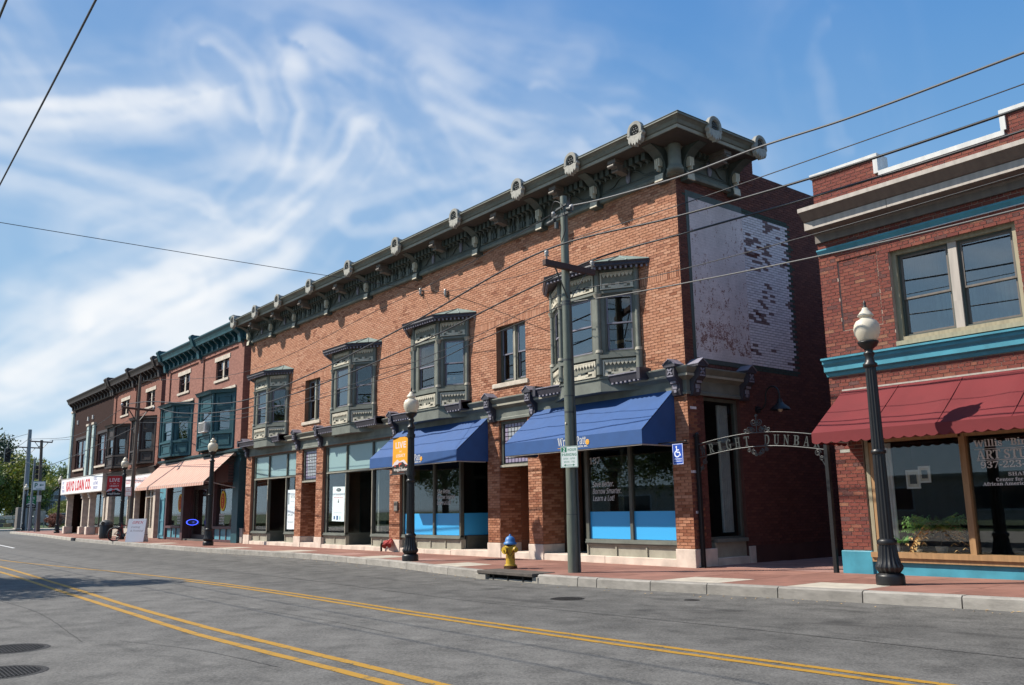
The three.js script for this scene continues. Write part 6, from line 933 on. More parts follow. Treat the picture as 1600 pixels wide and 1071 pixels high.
  obj('window_lettering', [...['BARBER', 'OPEN', 'WALK-INS', 'WELCOME'].map((w, i) => letters(w, 'sansb', 0.09, 0.003, { centre: true, width: 0.62 }).translate(-28.4, 1.2 - i * 0.13, z - 0.113)), ...['BARBER', 'OPEN', 'WALK-INS', 'WELCOME'].map((w, i) => letters(w, 'sansb', 0.09, 0.003, { centre: true, width: 0.62 }).translate(-34.45, 1.2 - i * 0.13, z - 0.113))], M.vinyl, s);
  const ac = thing('air_conditioner', 'white window air conditioner in the right teal bay window', 'air conditioner', [-28.95, 5.1, z + 0.66]); obj('housing', RB(-0.42, 0.42, 0, 0.5, -0.25, 0.22, 0.02), M.white_paint, ac); obj('grille', Array.from({ length: 9 }, (_, i) => B(-0.38, 0.38, 0.06 + i * 0.045, 0.075 + i * 0.045, 0.22, 0.235)), M.metal_taupe, ac); obj('side_vent', Array.from({ length: 7 }, (_, i) => B(0.42, 0.43, 0.08 + i * 0.05, 0.095 + i * 0.05, -0.15, 0.15)), M.iron_grey, ac);
  const m = thing('meter_box', 'grey metal box at the foot of the teal building corner', 'utility box', [-25.85, 0, -0.35]); obj('housing', RB(-0.16, 0.16, 0, 0.62, -0.15, 0.2, 0.02), M.metal_beige, m); obj('lid', B(-0.17, 0.17, 0.62, 0.65, -0.16, 0.21), M.metal_beige, m);
  // striped awning, open sided on steel arms
  const a = thing('striped_awning', 'sun bleached pink and cream striped awning over the teal shop', 'awning'), A0 = -36.7, A1 = -26.3, zo = 1.45, yt = 3.95, yb = 2.72, n = 64, s1 = [], s2 = []; const w0 = (A1 - A0) / n;
  for (let i = 0; i < n; i++) { const p = A0 + i * w0, q = p + w0; (i % 2 ? s1 : s2).push([[p, yt, z + 0.3], [q, yt, z + 0.3], [q, yb, zo], [p, yb, zo]], [[p, yb, zo], [q, yb, zo], [q, yb - 0.16, zo + 0.02], [p, yb - 0.16, zo + 0.02]]); }
  obj('canopy', faces(s1), M.peach_cloth, a); obj('canopy_stripe', faces(s2), M.peach_stripe, a); obj('arm', [A0 + 0.05, A1 - 0.05].flatMap((x) => [cyl([x, 2.75, zo - 0.02], [x, 2.45, z + 0.1], 0.02), cyl([x, yb, zo - 0.02], [x, yt, z + 0.28], 0.018)]), M.metal_beige, a); obj('front_bar', cyl([A0, yb - 0.02, zo - 0.02], [A1, yb - 0.02, zo - 0.02], 0.025), M.metal_beige, a); obj('roller', cyl([A0, yt, z + 0.2], [A1, yt, z + 0.2], 0.07), M.metal_taupe, a);
  obj('slat_siding', Array.from({ length: 9 }, (_, i) => B(-26.74, -26.72, 2.7 + i * 0.13, 2.80 + i * 0.13, z + 0.05, z + 0.3)), M.shop_dark, a);
}
{
  // brown brick building and the dark painted corner building
  const z = -0.5, b = thing('brown_brick_building', 'brown brick building with dark cornice and two dark bay windows behind the leaning pole', 'building'), x0 = -50.0, x1 = -39.6;
  const wins = [[-42.75, -41.05, 7.74, 8.68], [-48.2, -46.5, 7.74, 8.68]], bays = [[-43.8, -40.6, 4.3, 6.95], [-49.4, -46.2, 4.3, 6.95]];
  obj('front_wall', [...cut(x0, x1, 3.9, 9.35, [...wins, ...bays]).map(([p, q, c, d]) => B(p, q, c, d, z - 0.3, z)), ...[[x0, x0 + 0.5], [-45.4, -44.8], [x1 - 0.5, x1]].map(([p, q]) => B(p, q, 4.2, 9.3, z, z + 0.07))], M.brick_brown, b);
  obj('side_wall', [B(x1 - 0.3, x1, 0, 9.9, -14, z - 0.301)], M.brick_deep, b); obj('side_wall', [B(x0, x0 + 0.3, 0, 9.8, -14, z - 0.301), B(x0 + 0.3, x1 - 0.3, 0, 9.5, -14, -13.7)], M.brick_deep, b); obj('roof', B(x0 + 0.3, x1 - 0.3, 9.3, 9.42, -13.7, z - 0.301), M.roofing, b); obj('ceiling', B(x0 + 0.3, x1 - 0.3, 3.75, 3.9, -13.7, z - 0.301), M.interior, b); obj('partition_wall', [B(x0 + 0.3, x1 - 0.3, 0, 3.75, -5.2, -5), B(x0 + 0.3, x1 - 0.3, 3.9, 9.3, -4.2, -4)], M.interior, b);
  wins.forEach(([p, q]) => atticWindow(b, (p + q) / 2, z, M.limestone)); farBay(b, -42.2, z, 4.3, 6.9, M.brown_trim, M.brown_trim, M.pane, 1.8, 0.85); farBay(b, -47.8, z, 4.3, 6.9, M.brown_trim, M.brown_trim, M.pane_bright, 1.8, 0.85);
  farCornice(b, x0, x1, z, 9.35, M.brown_trim, [x0 + 0.2, -45.1, x1 - 0.2]);
  obj('shop_cornice', [sweep([[0, 3.7], [0.1, 3.72], [0.2, 3.95], [0.26, 4.05], [0, 4.14]], [[x0, z], [x1, z]], -1)], M.brown_trim, b);
  const s = new THREE.Group(); s.name = 'shop_front'; b.add(s);
  obj('shop_frame', [B(x0, x0 + 0.5, 0, 3.75, z - 0.3, z + 0.1), B(-44.0, -43.8, 0, 2.8, z - 0.3, z), B(-41.6, -41.45, 0, 2.8, z - 0.3, z), B(x1 - 0.4, x1, 0, 3.75, z - 0.3, z + 0.05), B(x0 + 0.5, x1 - 0.4, 2.75, 3.75, z - 0.3, z), B(-41.45, x1 - 0.4, 2.3, 2.38, z - 0.2, z)], M.limestone, s); obj('bulkhead', [B(x0 + 0.5, -44, 0, 0.5, z - 0.2, z), B(-41.45, x1 - 0.4, 0, 0.55, z - 0.2, z + 0.02)], M.concrete_pale, s);
  obj('shop_pane', B(x0 + 0.5, -44, 0.5, 2.75, z - 0.12, z - 0.11), M.pane_shop, s); obj('shop_pane', B(-41.45, x1 - 0.4, 0.55, 2.75, z - 0.12, z - 0.11), M.pane_shop, s); obj('mullion', [B(-47.1, -47.0, 0.5, 2.75, z - 0.15, z - 0.05), B(-40.8, -40.72, 0.55, 2.75, z - 0.15, z - 0.05), B(-45.6, -45.5, 0.5, 2.75, z - 0.15, z - 0.05)], M.limestone, s); obj('door', [...frameBars(-43.8, -41.6, 0.05, 2.75, 0.15, -2.0, -1.9)], M.shop_dark, s); obj('shop_floor', B(x0 + 0.3, x1 - 0.3, -0.1, 0.05, -5, z - 0.3), M.interior, s);
  const signM = canvasTex(1024, 160, (k, w, h) => { k.fillStyle = '#dfdcdd'; k.fillRect(0, 0, w, h); k.fillStyle = '#c8837f'; k.font = 'bold 74px sans-serif'; k.fillText('1028 OHIO GALLERY', 230, 84, 780); k.fillStyle = '#8da0b4'; k.font = '34px sans-serif'; k.fillText('framing   prints   fine art', 260, 132); k.fillStyle = '#9a9a98'; k.font = 'bold 90px serif'; k.fillText('LOC', 30, 100); });
  const sg = thing('shop_sign', 'faded white sign with pale red lettering on the brown brick building', 'sign', [-43.3, 3.2, z + 0.22]); const sp = new THREE.Mesh(sheet(6.9, 0.86, 0.12), printed('sign_face', signM)); sp.name = 'sign_face'; sp.castShadow = sp.receiveShadow = true; sg.add(sp); obj('sign_frame', frameBars(-3.5, 3.5, -0.47, 0.47, 0.04, -0.2, 0.07), M.metal_beige, sg);
  // dark corner building
  const d = thing('dark_corner_building', 'dark painted brick building at the far corner with pale pilasters and columns', 'building'), d0 = -62.0, d1 = -50.0, w2 = [[-60.4, -57.3, 4.72, 6.95], [-53.9, -50.9, 4.72, 6.95]];
  obj('front_wall', [...cut(d0, d1 - 0.002, 3.9, 9.35, w2).map(([p, q, c, e]) => B(p, q, c, e, z - 0.3, z + 0.002))], M.brick_dark, d); obj('side_wall', [B(d0, d0 + 0.3, 0, 9.9, -14, z - 0.301)], M.brick_dark, d); obj('roof', B(d0 + 0.3, d1, 9.3, 9.42, -13.7, z - 0.301), M.roofing, d); obj('ceiling', B(d0 + 0.3, d1, 3.75, 3.9, -13.7, z - 0.301), M.interior, d); obj('partition_wall', [B(d0 + 0.3, d1, 0, 3.75, -3.7, -3.5), B(d0 + 0.3, d1, 3.9, 9.3, -4.2, -4)], M.interior, d);
  farCornice(d, d0, d1 - 0.1, z, 9.35, M.brown_trim, [d1 - 0.3], 0.95);
  for (const [p, q] of [[-62.03, -61.55], [-56.75, -56.2], [-55.2, -54.65]]) { const pi = obj('pilaster', B(p, q, 4.15, p < -60 ? 9.2 : 7.75, z, z + 0.14), M.pilaster_pale, d); obj('pilaster_cap', B(p - 0.08, q + 0.08, p < -60 ? 9.2 : 7.75, p < -60 ? 9.33 : 7.9, z, z + 0.2), M.limestone, pi); }
  for (const [p, q] of w2) { const g = new THREE.Group(); g.name = 'window'; d.add(g); obj('window_sill', B(p - 0.1, q + 0.1, 4.6, 4.73, z - 0.2, z + 0.12), M.limestone, g); obj('lintel', B(p - 0.05, q + 0.05, 6.95, 7.15, z - 0.1, z + 0.05), M.brown_trim, g); const n = 2; for (let i = 0; i < n; i++) sash(g, new THREE.Matrix4().makeTranslation(0, 0, z - 0.08), lerp(p, q, i / n), lerp(p, q, (i + 1) / n), 4.73, 6.95, { frame: M.plum, rail: M.plum, pane: M.pane, low: M.pane, w: 0.1 }); }
  for (const x of [-60.2, -57.0, -55.6]) obj('wall_light', B(x - 0.06, x + 0.06, 8.2, 8.5, z, z + 0.1), M.white_paint, d);
  for (const x of [-61.4, -56.55, -54.5, -50.6]) { const c = obj('column', B(x - 0.14, x + 0.14, 0.5, 2.55, z - 0.3, z + 0.1), M.limestone, d); obj('column_base', RB(x - 0.26, x + 0.26, 0, 0.55, z - 0.35, z + 0.25, 0.04), M.stone, c); obj('column_capital', [B(x - 0.2, x + 0.2, 2.55, 2.75, z - 0.3, z + 0.18), B(x - 0.25, x + 0.25, 2.75, 2.9, z - 0.3, z + 0.24)], M.limestone, c); }
  const s2 = new THREE.Group(); s2.name = 'shop_front'; d.add(s2); obj('shop_head', B(d0 + 0.3, d1, 2.9, 3.9, z - 0.3, z), M.shop_dark, s2); obj('shop_pane', [B(d0 + 0.3, d1, 0.5, 2.9, -1.32, -1.31)], M.pane_shop, s2); obj('bulkhead', B(d0 + 0.3, d1, 0, 0.5, -1.4, -1.2), M.brick_deep, s2); obj('mullion', [-60.2, -58.4, -55.4, -53, -51.6].map((x) => B(x - 0.05, x + 0.05, 0.5, 2.9, -1.38, -1.27)), M.shop_dark, s2); obj('shop_floor', B(d0 + 0.3, d1, -0.1, 0.04, -3.5, z - 0.3), M.interior, s2);
  const loan = canvasTex(2048, 200, (k, w, h) => { k.fillStyle = '#e6e6e6'; k.fillRect(0, 0, w, h); k.fillStyle = '#2b2f86'; k.font = 'bold 50px sans-serif'; ['BUY', 'SELL', 'TRADE'].forEach((t, i) => k.fillText(t, 60, 66 + i * 54, 150)); ['TOOLS', 'GUITARS', 'JEWELRY'].forEach((t, i) => k.fillText(t, 1640, 66 + i * 54, 300)); k.fillStyle = k.strokeStyle = '#bf1c28'; k.lineWidth = 10; k.font = 'bold 168px sans-serif'; k.fillText('KAYO LOAN CO.', 280, 162, 1260); k.strokeText('KAYO LOAN CO.', 280, 162, 1260); });
  const ls = thing('shop_sign', 'long white sign with big red LOAN CO. lettering on the dark corner building', 'sign', [-56.35, 3.5, z + 0.28]); const lp = new THREE.Mesh(sheet(12.3, 1.12, 0.2), printed('sign_face', loan)); lp.name = 'sign_face'; lp.castShadow = lp.receiveShadow = true; ls.add(lp); obj('sign_frame', frameBars(-6.2, 6.2, -0.6, 0.6, 0.05, -0.25, 0.12), M.metal_beige, ls);
  const u = thing('small_red_awning', 'small red awning glimpsed past the far corner building', 'awning', [-63.4, 0, -6]); obj('canopy', faces([[[-1.2, 2.5, -0.8], [1.2, 2.5, -0.8], [1.4, 1.6, 0.5], [-1.4, 1.6, 0.5]], [[1.2, 2.5, -0.8], [1.4, 1.6, 0.5], [1.2, 1.6, -0.8]]]), M.red_cloth, u); obj('arm', [cyl([-1.2, 1.65, 0.4], [-1.2, 0, 0.4], 0.03), cyl([1.2, 1.65, 0.4], [1.2, 0, 0.4], 0.03)], M.iron_grey, u);
}
// ---------------------------------------------------------------- things on the far pavement
{
  const b = thing('litter_bin', 'black litter bin with a domed lid on the far pavement', 'litter bin', [-41.9, 0, 1.5]); obj('body', fluted([[0, 0], [0.32, 0], [0.34, 0.05], [0.36, 0.75], [0, 0.75]], 20, 0.02, 4), M.black_iron, b); obj('lid', lathe([[0.37, 0.75], [0.38, 0.8], [0.3, 0.93], [0.18, 1.02], [0.08, 1.05], [0, 1.05]], 24), M.iron_grey, b); obj('opening', cyl([0.2, 0.85, 0.2], [0.27, 0.87, 0.27], 0.1), M.pit, b);
  const bk = thing('bicycle', 'bicycle parked against the lamp, half hidden by the sandwich board', 'bicycle', [-35.5, 0, 2.15], 1.15); for (const x of [-0.5, 0.52]) { const w = obj('wheel', new THREE.TorusGeometry(0.33, 0.032, 8, 36).translate(x, 0.34, 0), M.black_iron, bk); obj('rim', new THREE.TorusGeometry(0.29, 0.012, 6, 36).translate(x, 0.34, 0), M.red_paint, w); obj('spokes', Array.from({ length: 14 }, (_, i) => bar([x, 0.34, 0], [x + 0.29 * Math.cos(i * 0.449), 0.34 + 0.29 * Math.sin(i * 0.449), 0], 0.004)), M.metal_beige, w); }
  obj('frame', [bar([-0.5, 0.34, 0], [-0.15, 0.78, 0], 0.03), bar([-0.5, 0.34, 0], [-0.05, 0.3, 0], 0.03), bar([-0.05, 0.3, 0], [-0.2, 0.85, 0], 0.035), bar([-0.15, 0.76, 0], [0.36, 0.82, 0], 0.035), bar([-0.05, 0.3, 0], [0.38, 0.72, 0], 0.04), bar([0.34, 0.9, 0], [0.52, 0.34, 0], 0.03)], M.red_paint, bk); obj('saddle', RB(-0.34, -0.08, 0.86, 0.92, -0.07, 0.07, 0.02), M.black_iron, bk); obj('handlebar', [bar([0.32, 0.98, -0.28], [0.32, 0.98, 0.28], 0.025), bar([0.34, 0.88, 0], [0.32, 0.98, 0], 0.03)], M.black_iron, bk); obj('crank', [cyl([-0.05, 0.3, -0.03], [-0.05, 0.3, 0.03], 0.09, 0.09, 16), bar([-0.05, 0.3, 0.06], [0.06, 0.18, 0.06], 0.02)], M.iron_grey, bk);
  const t = canvasTex(256, 340, (k, w, h) => { k.fillStyle = '#e2e0e4'; k.fillRect(0, 0, w, h); k.fillStyle = '#c43a44'; k.font = 'italic bold 54px serif'; k.fillText('OPEN', 56, 74); k.fillStyle = '#7c6468'; k.font = 'italic 36px serif'; k.fillText('Cutting', 52, 134); k.fillText('& Framing', 46, 188); });
  const s = thing('sandwich_board', 'white folding sandwich board with red handwriting on the far pavement', 'sandwich board', [-33.0, 0, 2.25], 0.95); for (const d of [1, -1]) { const p = new THREE.Mesh(sheet(0.86, 1.14, 0.03), d > 0 ? printed('board_face', t) : M.white_paint); p.name = 'panel'; p.position.set(0, 0.56, d * 0.17); p.rotation.x = -d * 0.27; p.castShadow = p.receiveShadow = true; s.add(p); } obj('hinge', [cyl([-0.35, 1.1, 0], [-0.2, 1.1, 0], 0.025), cyl([0.2, 1.1, 0], [0.35, 1.1, 0], 0.025)], M.iron_grey, s); obj('side_strap', [bar([0.43, 0.35, -0.2], [0.43, 0.35, 0.2], 0.02), bar([-0.43, 0.35, -0.2], [-0.43, 0.35, 0.2], 0.02)], M.black_iron, s);
  const ls = thing('parking_sign', 'small pale parking sign on the leaning wooden pole', 'sign', [-34.95, 2.48, 2.27], 0.7); const lt = canvasTex(128, 160, (k, w, h) => { k.fillStyle = '#cfc6c4'; k.fillRect(0, 0, w, h); k.strokeStyle = '#a33'; k.lineWidth = 8; k.strokeRect(6, 6, w - 12, h - 12); k.fillStyle = '#a33'; k.font = 'bold 26px sans-serif'; k.textAlign = 'center'; k.fillText('NO', 64, 52); k.fillText('PARKING', 64, 84, 104); k.fillText('<—>', 64, 130); }); const lp = new THREE.Mesh(sheet(0.36, 0.46, 0.006), printed('sign_face', lt)); lp.name = 'sign_plate'; lp.castShadow = true; ls.add(lp); obj('sign_bracket', B(-0.03, 0.03, -0.12, 0.12, -0.12, -0.004), M.iron_grey, ls);
  const P = thing('parking_lot_sign', 'white and green P parking arrow sign on a steel post', 'sign', [-74.8, 0, -0.75], 1.15); obj('post', B(-0.06, 0.06, 0, 4.4, -0.06, 0.06), M.pole_steel, P); const pt = canvasTex(256, 192, (k, w, h) => { k.fillStyle = '#dfe5e3'; k.fillRect(0, 0, w, h); k.strokeStyle = '#2c6b66'; k.lineWidth = 8; k.strokeRect(6, 6, w - 12, h - 12); k.fillStyle = '#14655c'; k.font = 'bold 130px sans-serif'; k.fillText('P', 30, 132); k.fillRect(150, 74, 70, 18); k.beginPath(); k.moveTo(134, 83); k.lineTo(170, 54); k.lineTo(170, 112); k.fill(); k.font = 'bold 28px sans-serif'; k.fillText('PARKING', 70, 176); }); const pp = new THREE.Mesh(sheet(1.05, 0.8, 0.02), printed('sign_face', pt)); pp.name = 'sign_plate'; pp.position.set(0.05, 4.0, 0.08); pp.castShadow = true; P.add(pp); obj('small_plate', B(-0.05, 0.33, 2.6, 3.15, 0.062, 0.08), M.pale, P);
  const sig = thing('traffic_signal', 'black traffic signal hanging over the crossing at the left edge', 'traffic signal', [-98.3, 8.6, -1.6]); obj('housing', RB(-0.25, 0.25, -1.3, 0.2, -0.3, 0.3, 0.04), M.black_iron, sig); obj('visor', [0, -0.42, -0.84].map((y) => cyl([0.25, y - 0.05, 0], [0.5, y - 0.05, 0], 0.2, 0.2, 12, true)), M.black_iron, sig); obj('hanger', cyl([0, 0.2, 0], [0, 0.95, 0], 0.05), M.black_iron, sig);
  const ps = thing('traffic_signal', 'dark signal heads seen edge on beside the T topped pole', 'traffic signal', [-78.4, 0, -0.9]); obj('post', cyl([0, 0, 0], [0, 6.6, 0], 0.1, 0.09), M.pole_steel, ps); obj('signal_head', [RB(-0.2, 0.5, 5.2, 5.55, -0.6, -0.05, 0.03), RB(-0.2, 0.5, 5.62, 5.95, -0.6, -0.05, 0.03), RB(-0.2, 0.5, 4.8, 5.13, -0.6, -0.05, 0.03)], M.black_iron, ps); obj('arm', bar([0, 6.2, 0], [0, 6.2, -0.9], 0.06), M.black_iron, ps);
  const c = thing('utility_cabinet', 'grey utility cabinet behind the far lamp', 'utility cabinet', [-95.5, 0, -3.3]); obj('cabinet', RB(-0.7, 0.7, 0.1, 2.3, -0.75, 0.75, 0.05), M.metal_taupe, c); obj('plinth', B(-0.8, 0.8, 0, 0.12, -0.85, 0.85), M.concrete, c); obj('door_edge', [B(0.7, 0.72, 0.2, 2.2, -0.02, 0.02), B(0.7, 0.73, 1.0, 1.2, 0.1, 0.16)], M.iron_grey, c);
  const w = thing('stone_sign_wall', 'low stone wall with a noticeboard at the left edge of the lawn', 'wall', [-106, 0, -3.1], 1.4); const r = rng(8); for (let j = 0; j < 3; j++) for (let i = 0; i < 6; i++) { const k = [M.limestone, M.concrete_pale, M.metal_taupe, M.tan_trim][Math.floor(r() * 4)]; obj('stone', RB(-2.6 + i * 0.85 + (j % 2) * 0.2, -2.6 + i * 0.85 + 0.8 + (j % 2) * 0.2, 0.15 + j * 0.45, 0.15 + j * 0.45 + 0.42, -0.3, 0.3 + r() * 0.05, 0.05), k, w); } obj('noticeboard', [B(2.9, 4.2, 0.6, 2.0, -0.05, 0.05), B(2.95, 3.05, 0, 0.6, -0.05, 0.05), B(4.05, 4.15, 0, 0.6, -0.05, 0.05)], M.concrete, w);
}
// ---------------------------------------------------------------- cars, houses, trees beyond the crossing
function makeCar(paint) {
  const o = new THREE.Group(); o.name = numbered('parked_car');
  const side = [[-2.2, 0.35], [-2.25, 0.62], [-2.1, 0.88], [-1.5, 0.95], [-0.85, 1.42], [0.55, 1.45], [1.25, 1.0], [2.05, 0.86], [2.25, 0.62], [2.2, 0.35]];
  obj('body', ext(shapeOf(side), 1.6, 0.06).translate(0, 0, -0.8), paint, o); obj('window', [ext(shapeOf([[-1.28, 0.98], [-0.8, 1.36], [0.48, 1.38], [1.02, 1.0]]), 1.74).translate(0, 0, -0.87)], M.car_glass ?? mat('car_glass', [0.02, 0.025, 0.03], { map: null, roughness: 0.05 }), o); obj('windscreen', faces([[[0.62, 1.4, -0.7], [0.62, 1.4, 0.7], [1.33, 1.0, 0.75], [1.33, 1.0, -0.75]]]), M.car_glass, o);
  for (const x of [-1.35, 1.38]) for (const z of [-0.82, 0.82]) { const w = obj('wheel', cyl([x, 0.33, z - 0.11], [x, 0.33, z + 0.11], 0.33, 0.33, 20), M.black_iron, o); obj('rim', cyl([x, 0.33, z - 0.12], [x, 0.33, z + 0.12], 0.19, 0.19, 14), M.metal_beige, w); }
  for (const z of [-0.6, 0.6]) { obj('headlight', new THREE.SphereGeometry(0.12, 8, 6).translate(2.2, 0.68, z), M.porcelain, o); obj('tail_light', B(-2.31, -2.2, 0.7, 0.85, z - 0.15, z + 0.15), M.red_paint, o); } obj('bumper', [RB(2.1, 2.34, 0.32, 0.52, -0.82, 0.82, 0.04), RB(-2.34, -2.1, 0.32, 0.52, -0.82, 0.82, 0.04)], paint, o);
  return o;
}
{
  mat('car_silver', [0.42, 0.42, 0.44], { map: null, roughness: 0.25, metalness: 0.4, clearcoat: 1 }); mat('car_dark', [0.02, 0.025, 0.035], { map: null, roughness: 0.25, clearcoat: 1 });
  const silver = makeCar(M.car_silver), dark = makeCar(M.car_dark); silver.position.set(-132, 0.05, -11.8); silver.rotation.y = 1.2; scene.add(tag(silver, 'silver car parked beyond the lawn behind the P sign', 'car', undefined)); dark.position.set(-113, 0.05, -10.9); dark.rotation.y = 0.9; dark.scale.setScalar(1.12); scene.add(tag(dark, 'dark car beside the red bush beyond the far lamp', 'car'));
  const c3 = dark.clone(); c3.name = numbered('parked_car'); c3.position.set(-121, 0.05, -13.6); c3.rotation.y = 0.6; scene.add(tag(c3, 'second dark car parked just behind the first', 'car'));
}
{
  const h = thing('grey_house', 'grey house with a pale gable between the trees at left', 'house', [-152, 0, -17.2], 1.5); h.scale.setScalar(0.62); mat('siding_grey', [0.16, 0.165, 0.18], { map: 'streak', size: 3 }); mat('siding_pale', [0.42, 0.43, 0.47], { map: 'streak', size: 3 });
  obj('wall', B(-4, 4, 0, 6.2, -5, 5), M.siding_grey, h); obj('gable', extZ([[-3.2, 6.2], [3.2, 6.2], [0, 9.4]], 4.6, 5.05), M.siding_pale, h); const rf = obj('roof', [faces([[[-4.4, 6.0, 5.3], [0, 10.0, 5.3], [0, 10.0, -5.3], [-4.4, 6.0, -5.3]], [[4.4, 6.0, 5.3], [0, 10.0, 5.3], [0, 10.0, -5.3], [4.4, 6.0, -5.3]]])], M.roofing, h); obj('chimney', B(-2.2, -1.4, 7, 10.6, -2, -1.2), M.brick_deep, rf);
  for (const [x, y] of [[-2, 1.2], [1, 1.2], [-2, 4], [1, 4]]) { const w = obj('window', frameBars(x, x + 1.1, y, y + 1.5, 0.1, 5.0, 5.08), M.white_paint, h); obj('pane', B(x + 0.1, x + 1.0, y + 0.1, y + 1.4, 5.0, 5.03), M.car_glass, w); } { const w = obj('window', frameBars(-0.9, 0.9, 6.5, 7.9, 0.12, 5.05, 5.12), M.white_paint, h); obj('pane', B(-0.78, 0.78, 6.62, 7.78, 5.05, 5.08), M.car_glass, w); } obj('door', B(2.6, 3.5, 0, 2.1, 5.0, 5.05), M.white_paint, h);
}
// crowns of many small leaf clumps round limbs
function crownGeo(seed, R, H, n, leaf, lobes) {
  const r = rng(seed), L = lobes ?? Array.from({ length: 16 }, () => { const a = r() * 6.28, k = Math.sqrt(r()) * 0.72; return [Math.cos(a) * R * k, (r() - 0.42) * H * 0.85, Math.sin(a) * R * k, R * (0.26 + 0.26 * r())]; }), pos = [], col = [];
  for (let i = 0; i < n; i++) {
    const l = L[Math.floor(r() * L.length)], u = r() * 2 - 1, a = r() * 6.283, k = Math.pow(r(), 0.33) * (0.75 + 0.35 * r()), s = Math.sqrt(1 - u * u), c = [l[0] + l[3] * k * s * Math.cos(a), l[1] + l[3] * k * u * 0.85, l[2] + l[3] * k * s * Math.sin(a)];
    if (fbm(c[0] * 1.4 / R * 3 + seed, c[1] * 1.4 / R * 3, c[2] * 1.4 / R * 3, 3) < 0.40) continue;
    const e1 = V(r() - 0.5, r() - 0.5, r() - 0.5).normalize().multiplyScalar(leaf * (0.6 + 0.8 * r())), e2 = V(r() - 0.5, r() - 0.5, r() - 0.5).normalize().multiplyScalar(leaf * (0.4 + 0.6 * r())), tone = 0.7 + 0.55 * r() + 0.25 * (fbm(c[0], c[1], c[2], 2) - 0.5), warm = r() < 0.1 ? 1.35 : 1;
    pos.push(...c, c[0] + e1.x, c[1] + e1.y, c[2] + e1.z, c[0] + e1.x * 0.4 + e2.x, c[1] + e1.y * 0.4 + e2.y, c[2] + e1.z * 0.4 + e2.z); for (let q = 0; q < 3; q++) col.push(tone * warm, tone, tone * 0.9);
  }
  const g = new THREE.BufferGeometry(); g.setAttribute('position', new THREE.BufferAttribute(new Float32Array(pos), 3)); g.setAttribute('color', new THREE.BufferAttribute(new Float32Array(col), 3)); g.computeVertexNormals(); return g;
}
const leafMat = (name, c) => { const m = new THREE.MeshPhysicalMaterial({ vertexColors: true, roughness: 0.75, transmission: 0.35, thickness: 0 }); m.color.setRGB(...c); m.name = name; return (M[name] = m); };
leafMat('leaves_green', [0.09, 0.145, 0.024]); leafMat('leaves_yellow', [0.19, 0.225, 0.03]); leafMat('leaves_dark', [0.03, 0.06, 0.02]); leafMat('leaves_red', [0.18, 0.05, 0.025]);
const CROWNS = [crownGeo(1, 4.6, 7, 11000, 0.34), crownGeo(2, 5.2, 6.4, 11000, 0.34), crownGeo(3, 4.2, 8, 11000, 0.34)];
const NEARCROWN = crownGeo(9, 3.6, 4.6, 26000, 0.17);
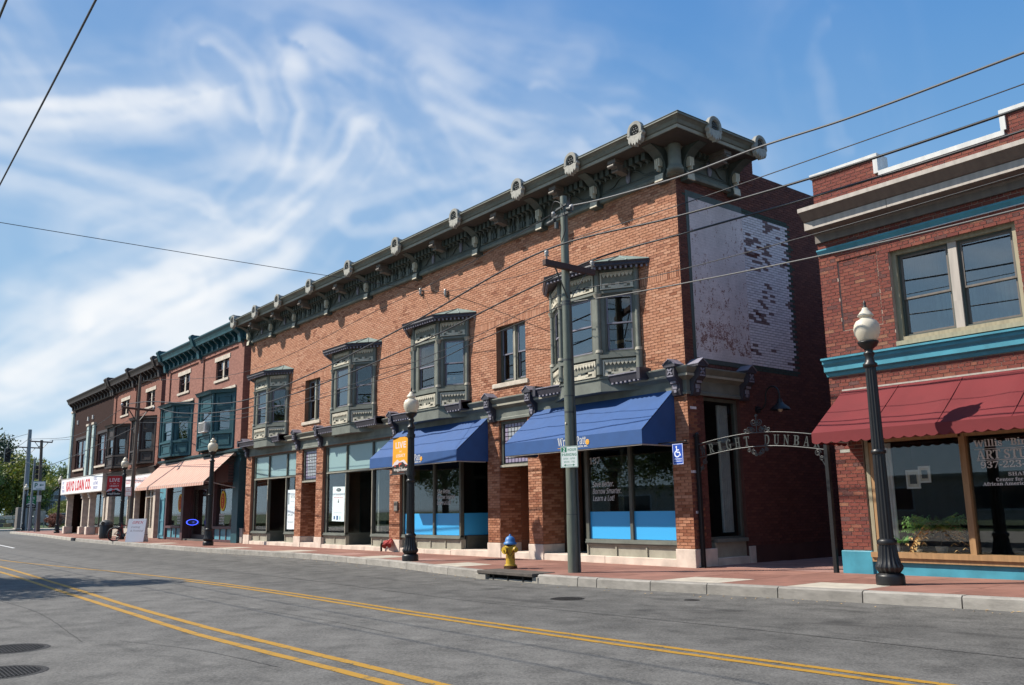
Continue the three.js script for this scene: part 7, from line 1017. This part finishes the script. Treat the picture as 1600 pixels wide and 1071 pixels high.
function tree(name, label, [x, y, z], k, crown, leaves, h, group) {
  const o = thing(name, label, 'tree', [x, y, z], k * 7.3, group), r = rng(Math.round(h * 1000 + Math.abs(x)));
  const limbs = [cyl([0, -0.1, 0], [0.1, h * 0.55, 0.05], 0.26 * k, 0.17 * k, 9)]; for (let i = 0; i < 6; i++) { const a = i * 1.05 + r(), y0 = h * (0.38 + 0.1 * r()); limbs.push(cyl([0.05, y0, 0.03], [Math.cos(a) * 1.7 * k, y0 + h * 0.32, Math.sin(a) * 1.7 * k], 0.1 * k, 0.035 * k, 6)); }
  obj('trunk', limbs, M.bark, o); const c = new THREE.Mesh(crown, leaves); c.name = 'crown'; c.position.y = h * (name === 'tree' ? 0.46 : 0.66); c.scale.set(k, name === 'tree' ? k * 1.1 : k, k); c.castShadow = c.receiveShadow = true; o.add(c); return o;
}
[['yellow green tree behind the grey steel pole', -152, -11.3, 1.45, 0, 'leaves_yellow', 12.5], ['dark green tree at the left edge of the picture', -146, -5.5, 1.25, 1, 'leaves_green', 12.5], ['dark tree in shade between the poles', -160, -15.2, 1.15, 2, 'leaves_dark', 9.8], ['green tree above the grey house roof', -215, -31, 1.6, 1, 'leaves_green', 13.5], ['pale yellow tree left of the far lamp', -182, -24.5, 1.1, 0, 'leaves_yellow', 9], ['tall dark tree cut by the left edge', -176, -9, 1.75, 2, 'leaves_dark', 16], ['bushy tree low behind the P sign', -150, -14.8, 0.62, 1, 'leaves_green', 7.5], ['farthest green tree at the end of the street', -240, -34, 1.9, 0, 'leaves_green', 15], ['rounded green tree behind the lawn', -188, -17, 1.5, 2, 'leaves_yellow', 12]].forEach(([l, x, z, k, c, m, h]) => tree('tree', l, [x, 0, z], k, CROWNS[c], M[m], h));
for (const [l, x, z, k, m, sy] of [['red leaved bush beside the far lamp', -103.4, -7.7, 0.26, 'leaves_red', 1], ['yellow green bush above the red bush', -128, -13.6, 0.5, 'leaves_yellow', 1.1], ['dark clipped hedge behind the cabinet', -138, -10.2, 0.62, 'leaves_dark', 0.7], ['dark clipped hedge behind the silver car', -143, -15.3, 0.55, 'leaves_dark', 0.7]]) { const o = thing('bush', l, 'bush', [x, 0, z]); const c = new THREE.Mesh(CROWNS[1], M[m]); c.name = 'foliage'; c.scale.set(k, k * sy, k); c.position.y = k * sy * 2.4; c.castShadow = c.receiveShadow = true; o.add(c); obj('stems', [0, 1, 2].map((i) => cyl([0, 0, 0], [Math.cos(i * 2.1) * k, k * 2, Math.sin(i * 2.1) * k], 0.06, 0.03, 5)), M.bark, o); }
// the other side of the street, seen in shop windows; the nearest tree shades the lower left of the road
{
  const spots = [['street tree whose shade falls on the road at lower left', -12.6, 15.5, 0.95, 6.8], ['street tree opposite the corner of the long building', 3, 22.5, 1.15, 8.2], ['street tree opposite the art studio', 13.5, 23.5, 1.1, 8.0], ['street tree opposite the left end of the long building', -24, 21.5, 1.1, 7.6], ['street tree opposite the teal building', -40, 20.5, 1.1, 7.6], ['street tree at the far right across the road', 22, 23, 1.2, 8.4]];
  spots.forEach(([l, x, z, k, h]) => tree('street_tree', l, [x, 0, z], k, NEARCROWN, M.leaves_green, h));
  const b = thing('opposite_building', 'low pale flat roofed building across the street, reflected in the shop windows', 'building', [0, 0, 52]); obj('wall', B(-60, 60, 0, 3.2, 0, 8), M.limestone, b); obj('parapet', B(-60.2, 60.2, 3.2, 3.5, -0.2, 8.2), M.concrete_pale, b);
  for (let x = -54; x < 54; x += 9) { const w = obj('window', frameBars(x, x + 5, 0.7, 2.6, 0.12, -0.08, 0.02), M.white_paint, b); obj('pane', B(x + 0.12, x + 4.88, 0.82, 2.48, -0.03, 0.0), M.car_glass, w); }
}
renderer.render(scene, camera);
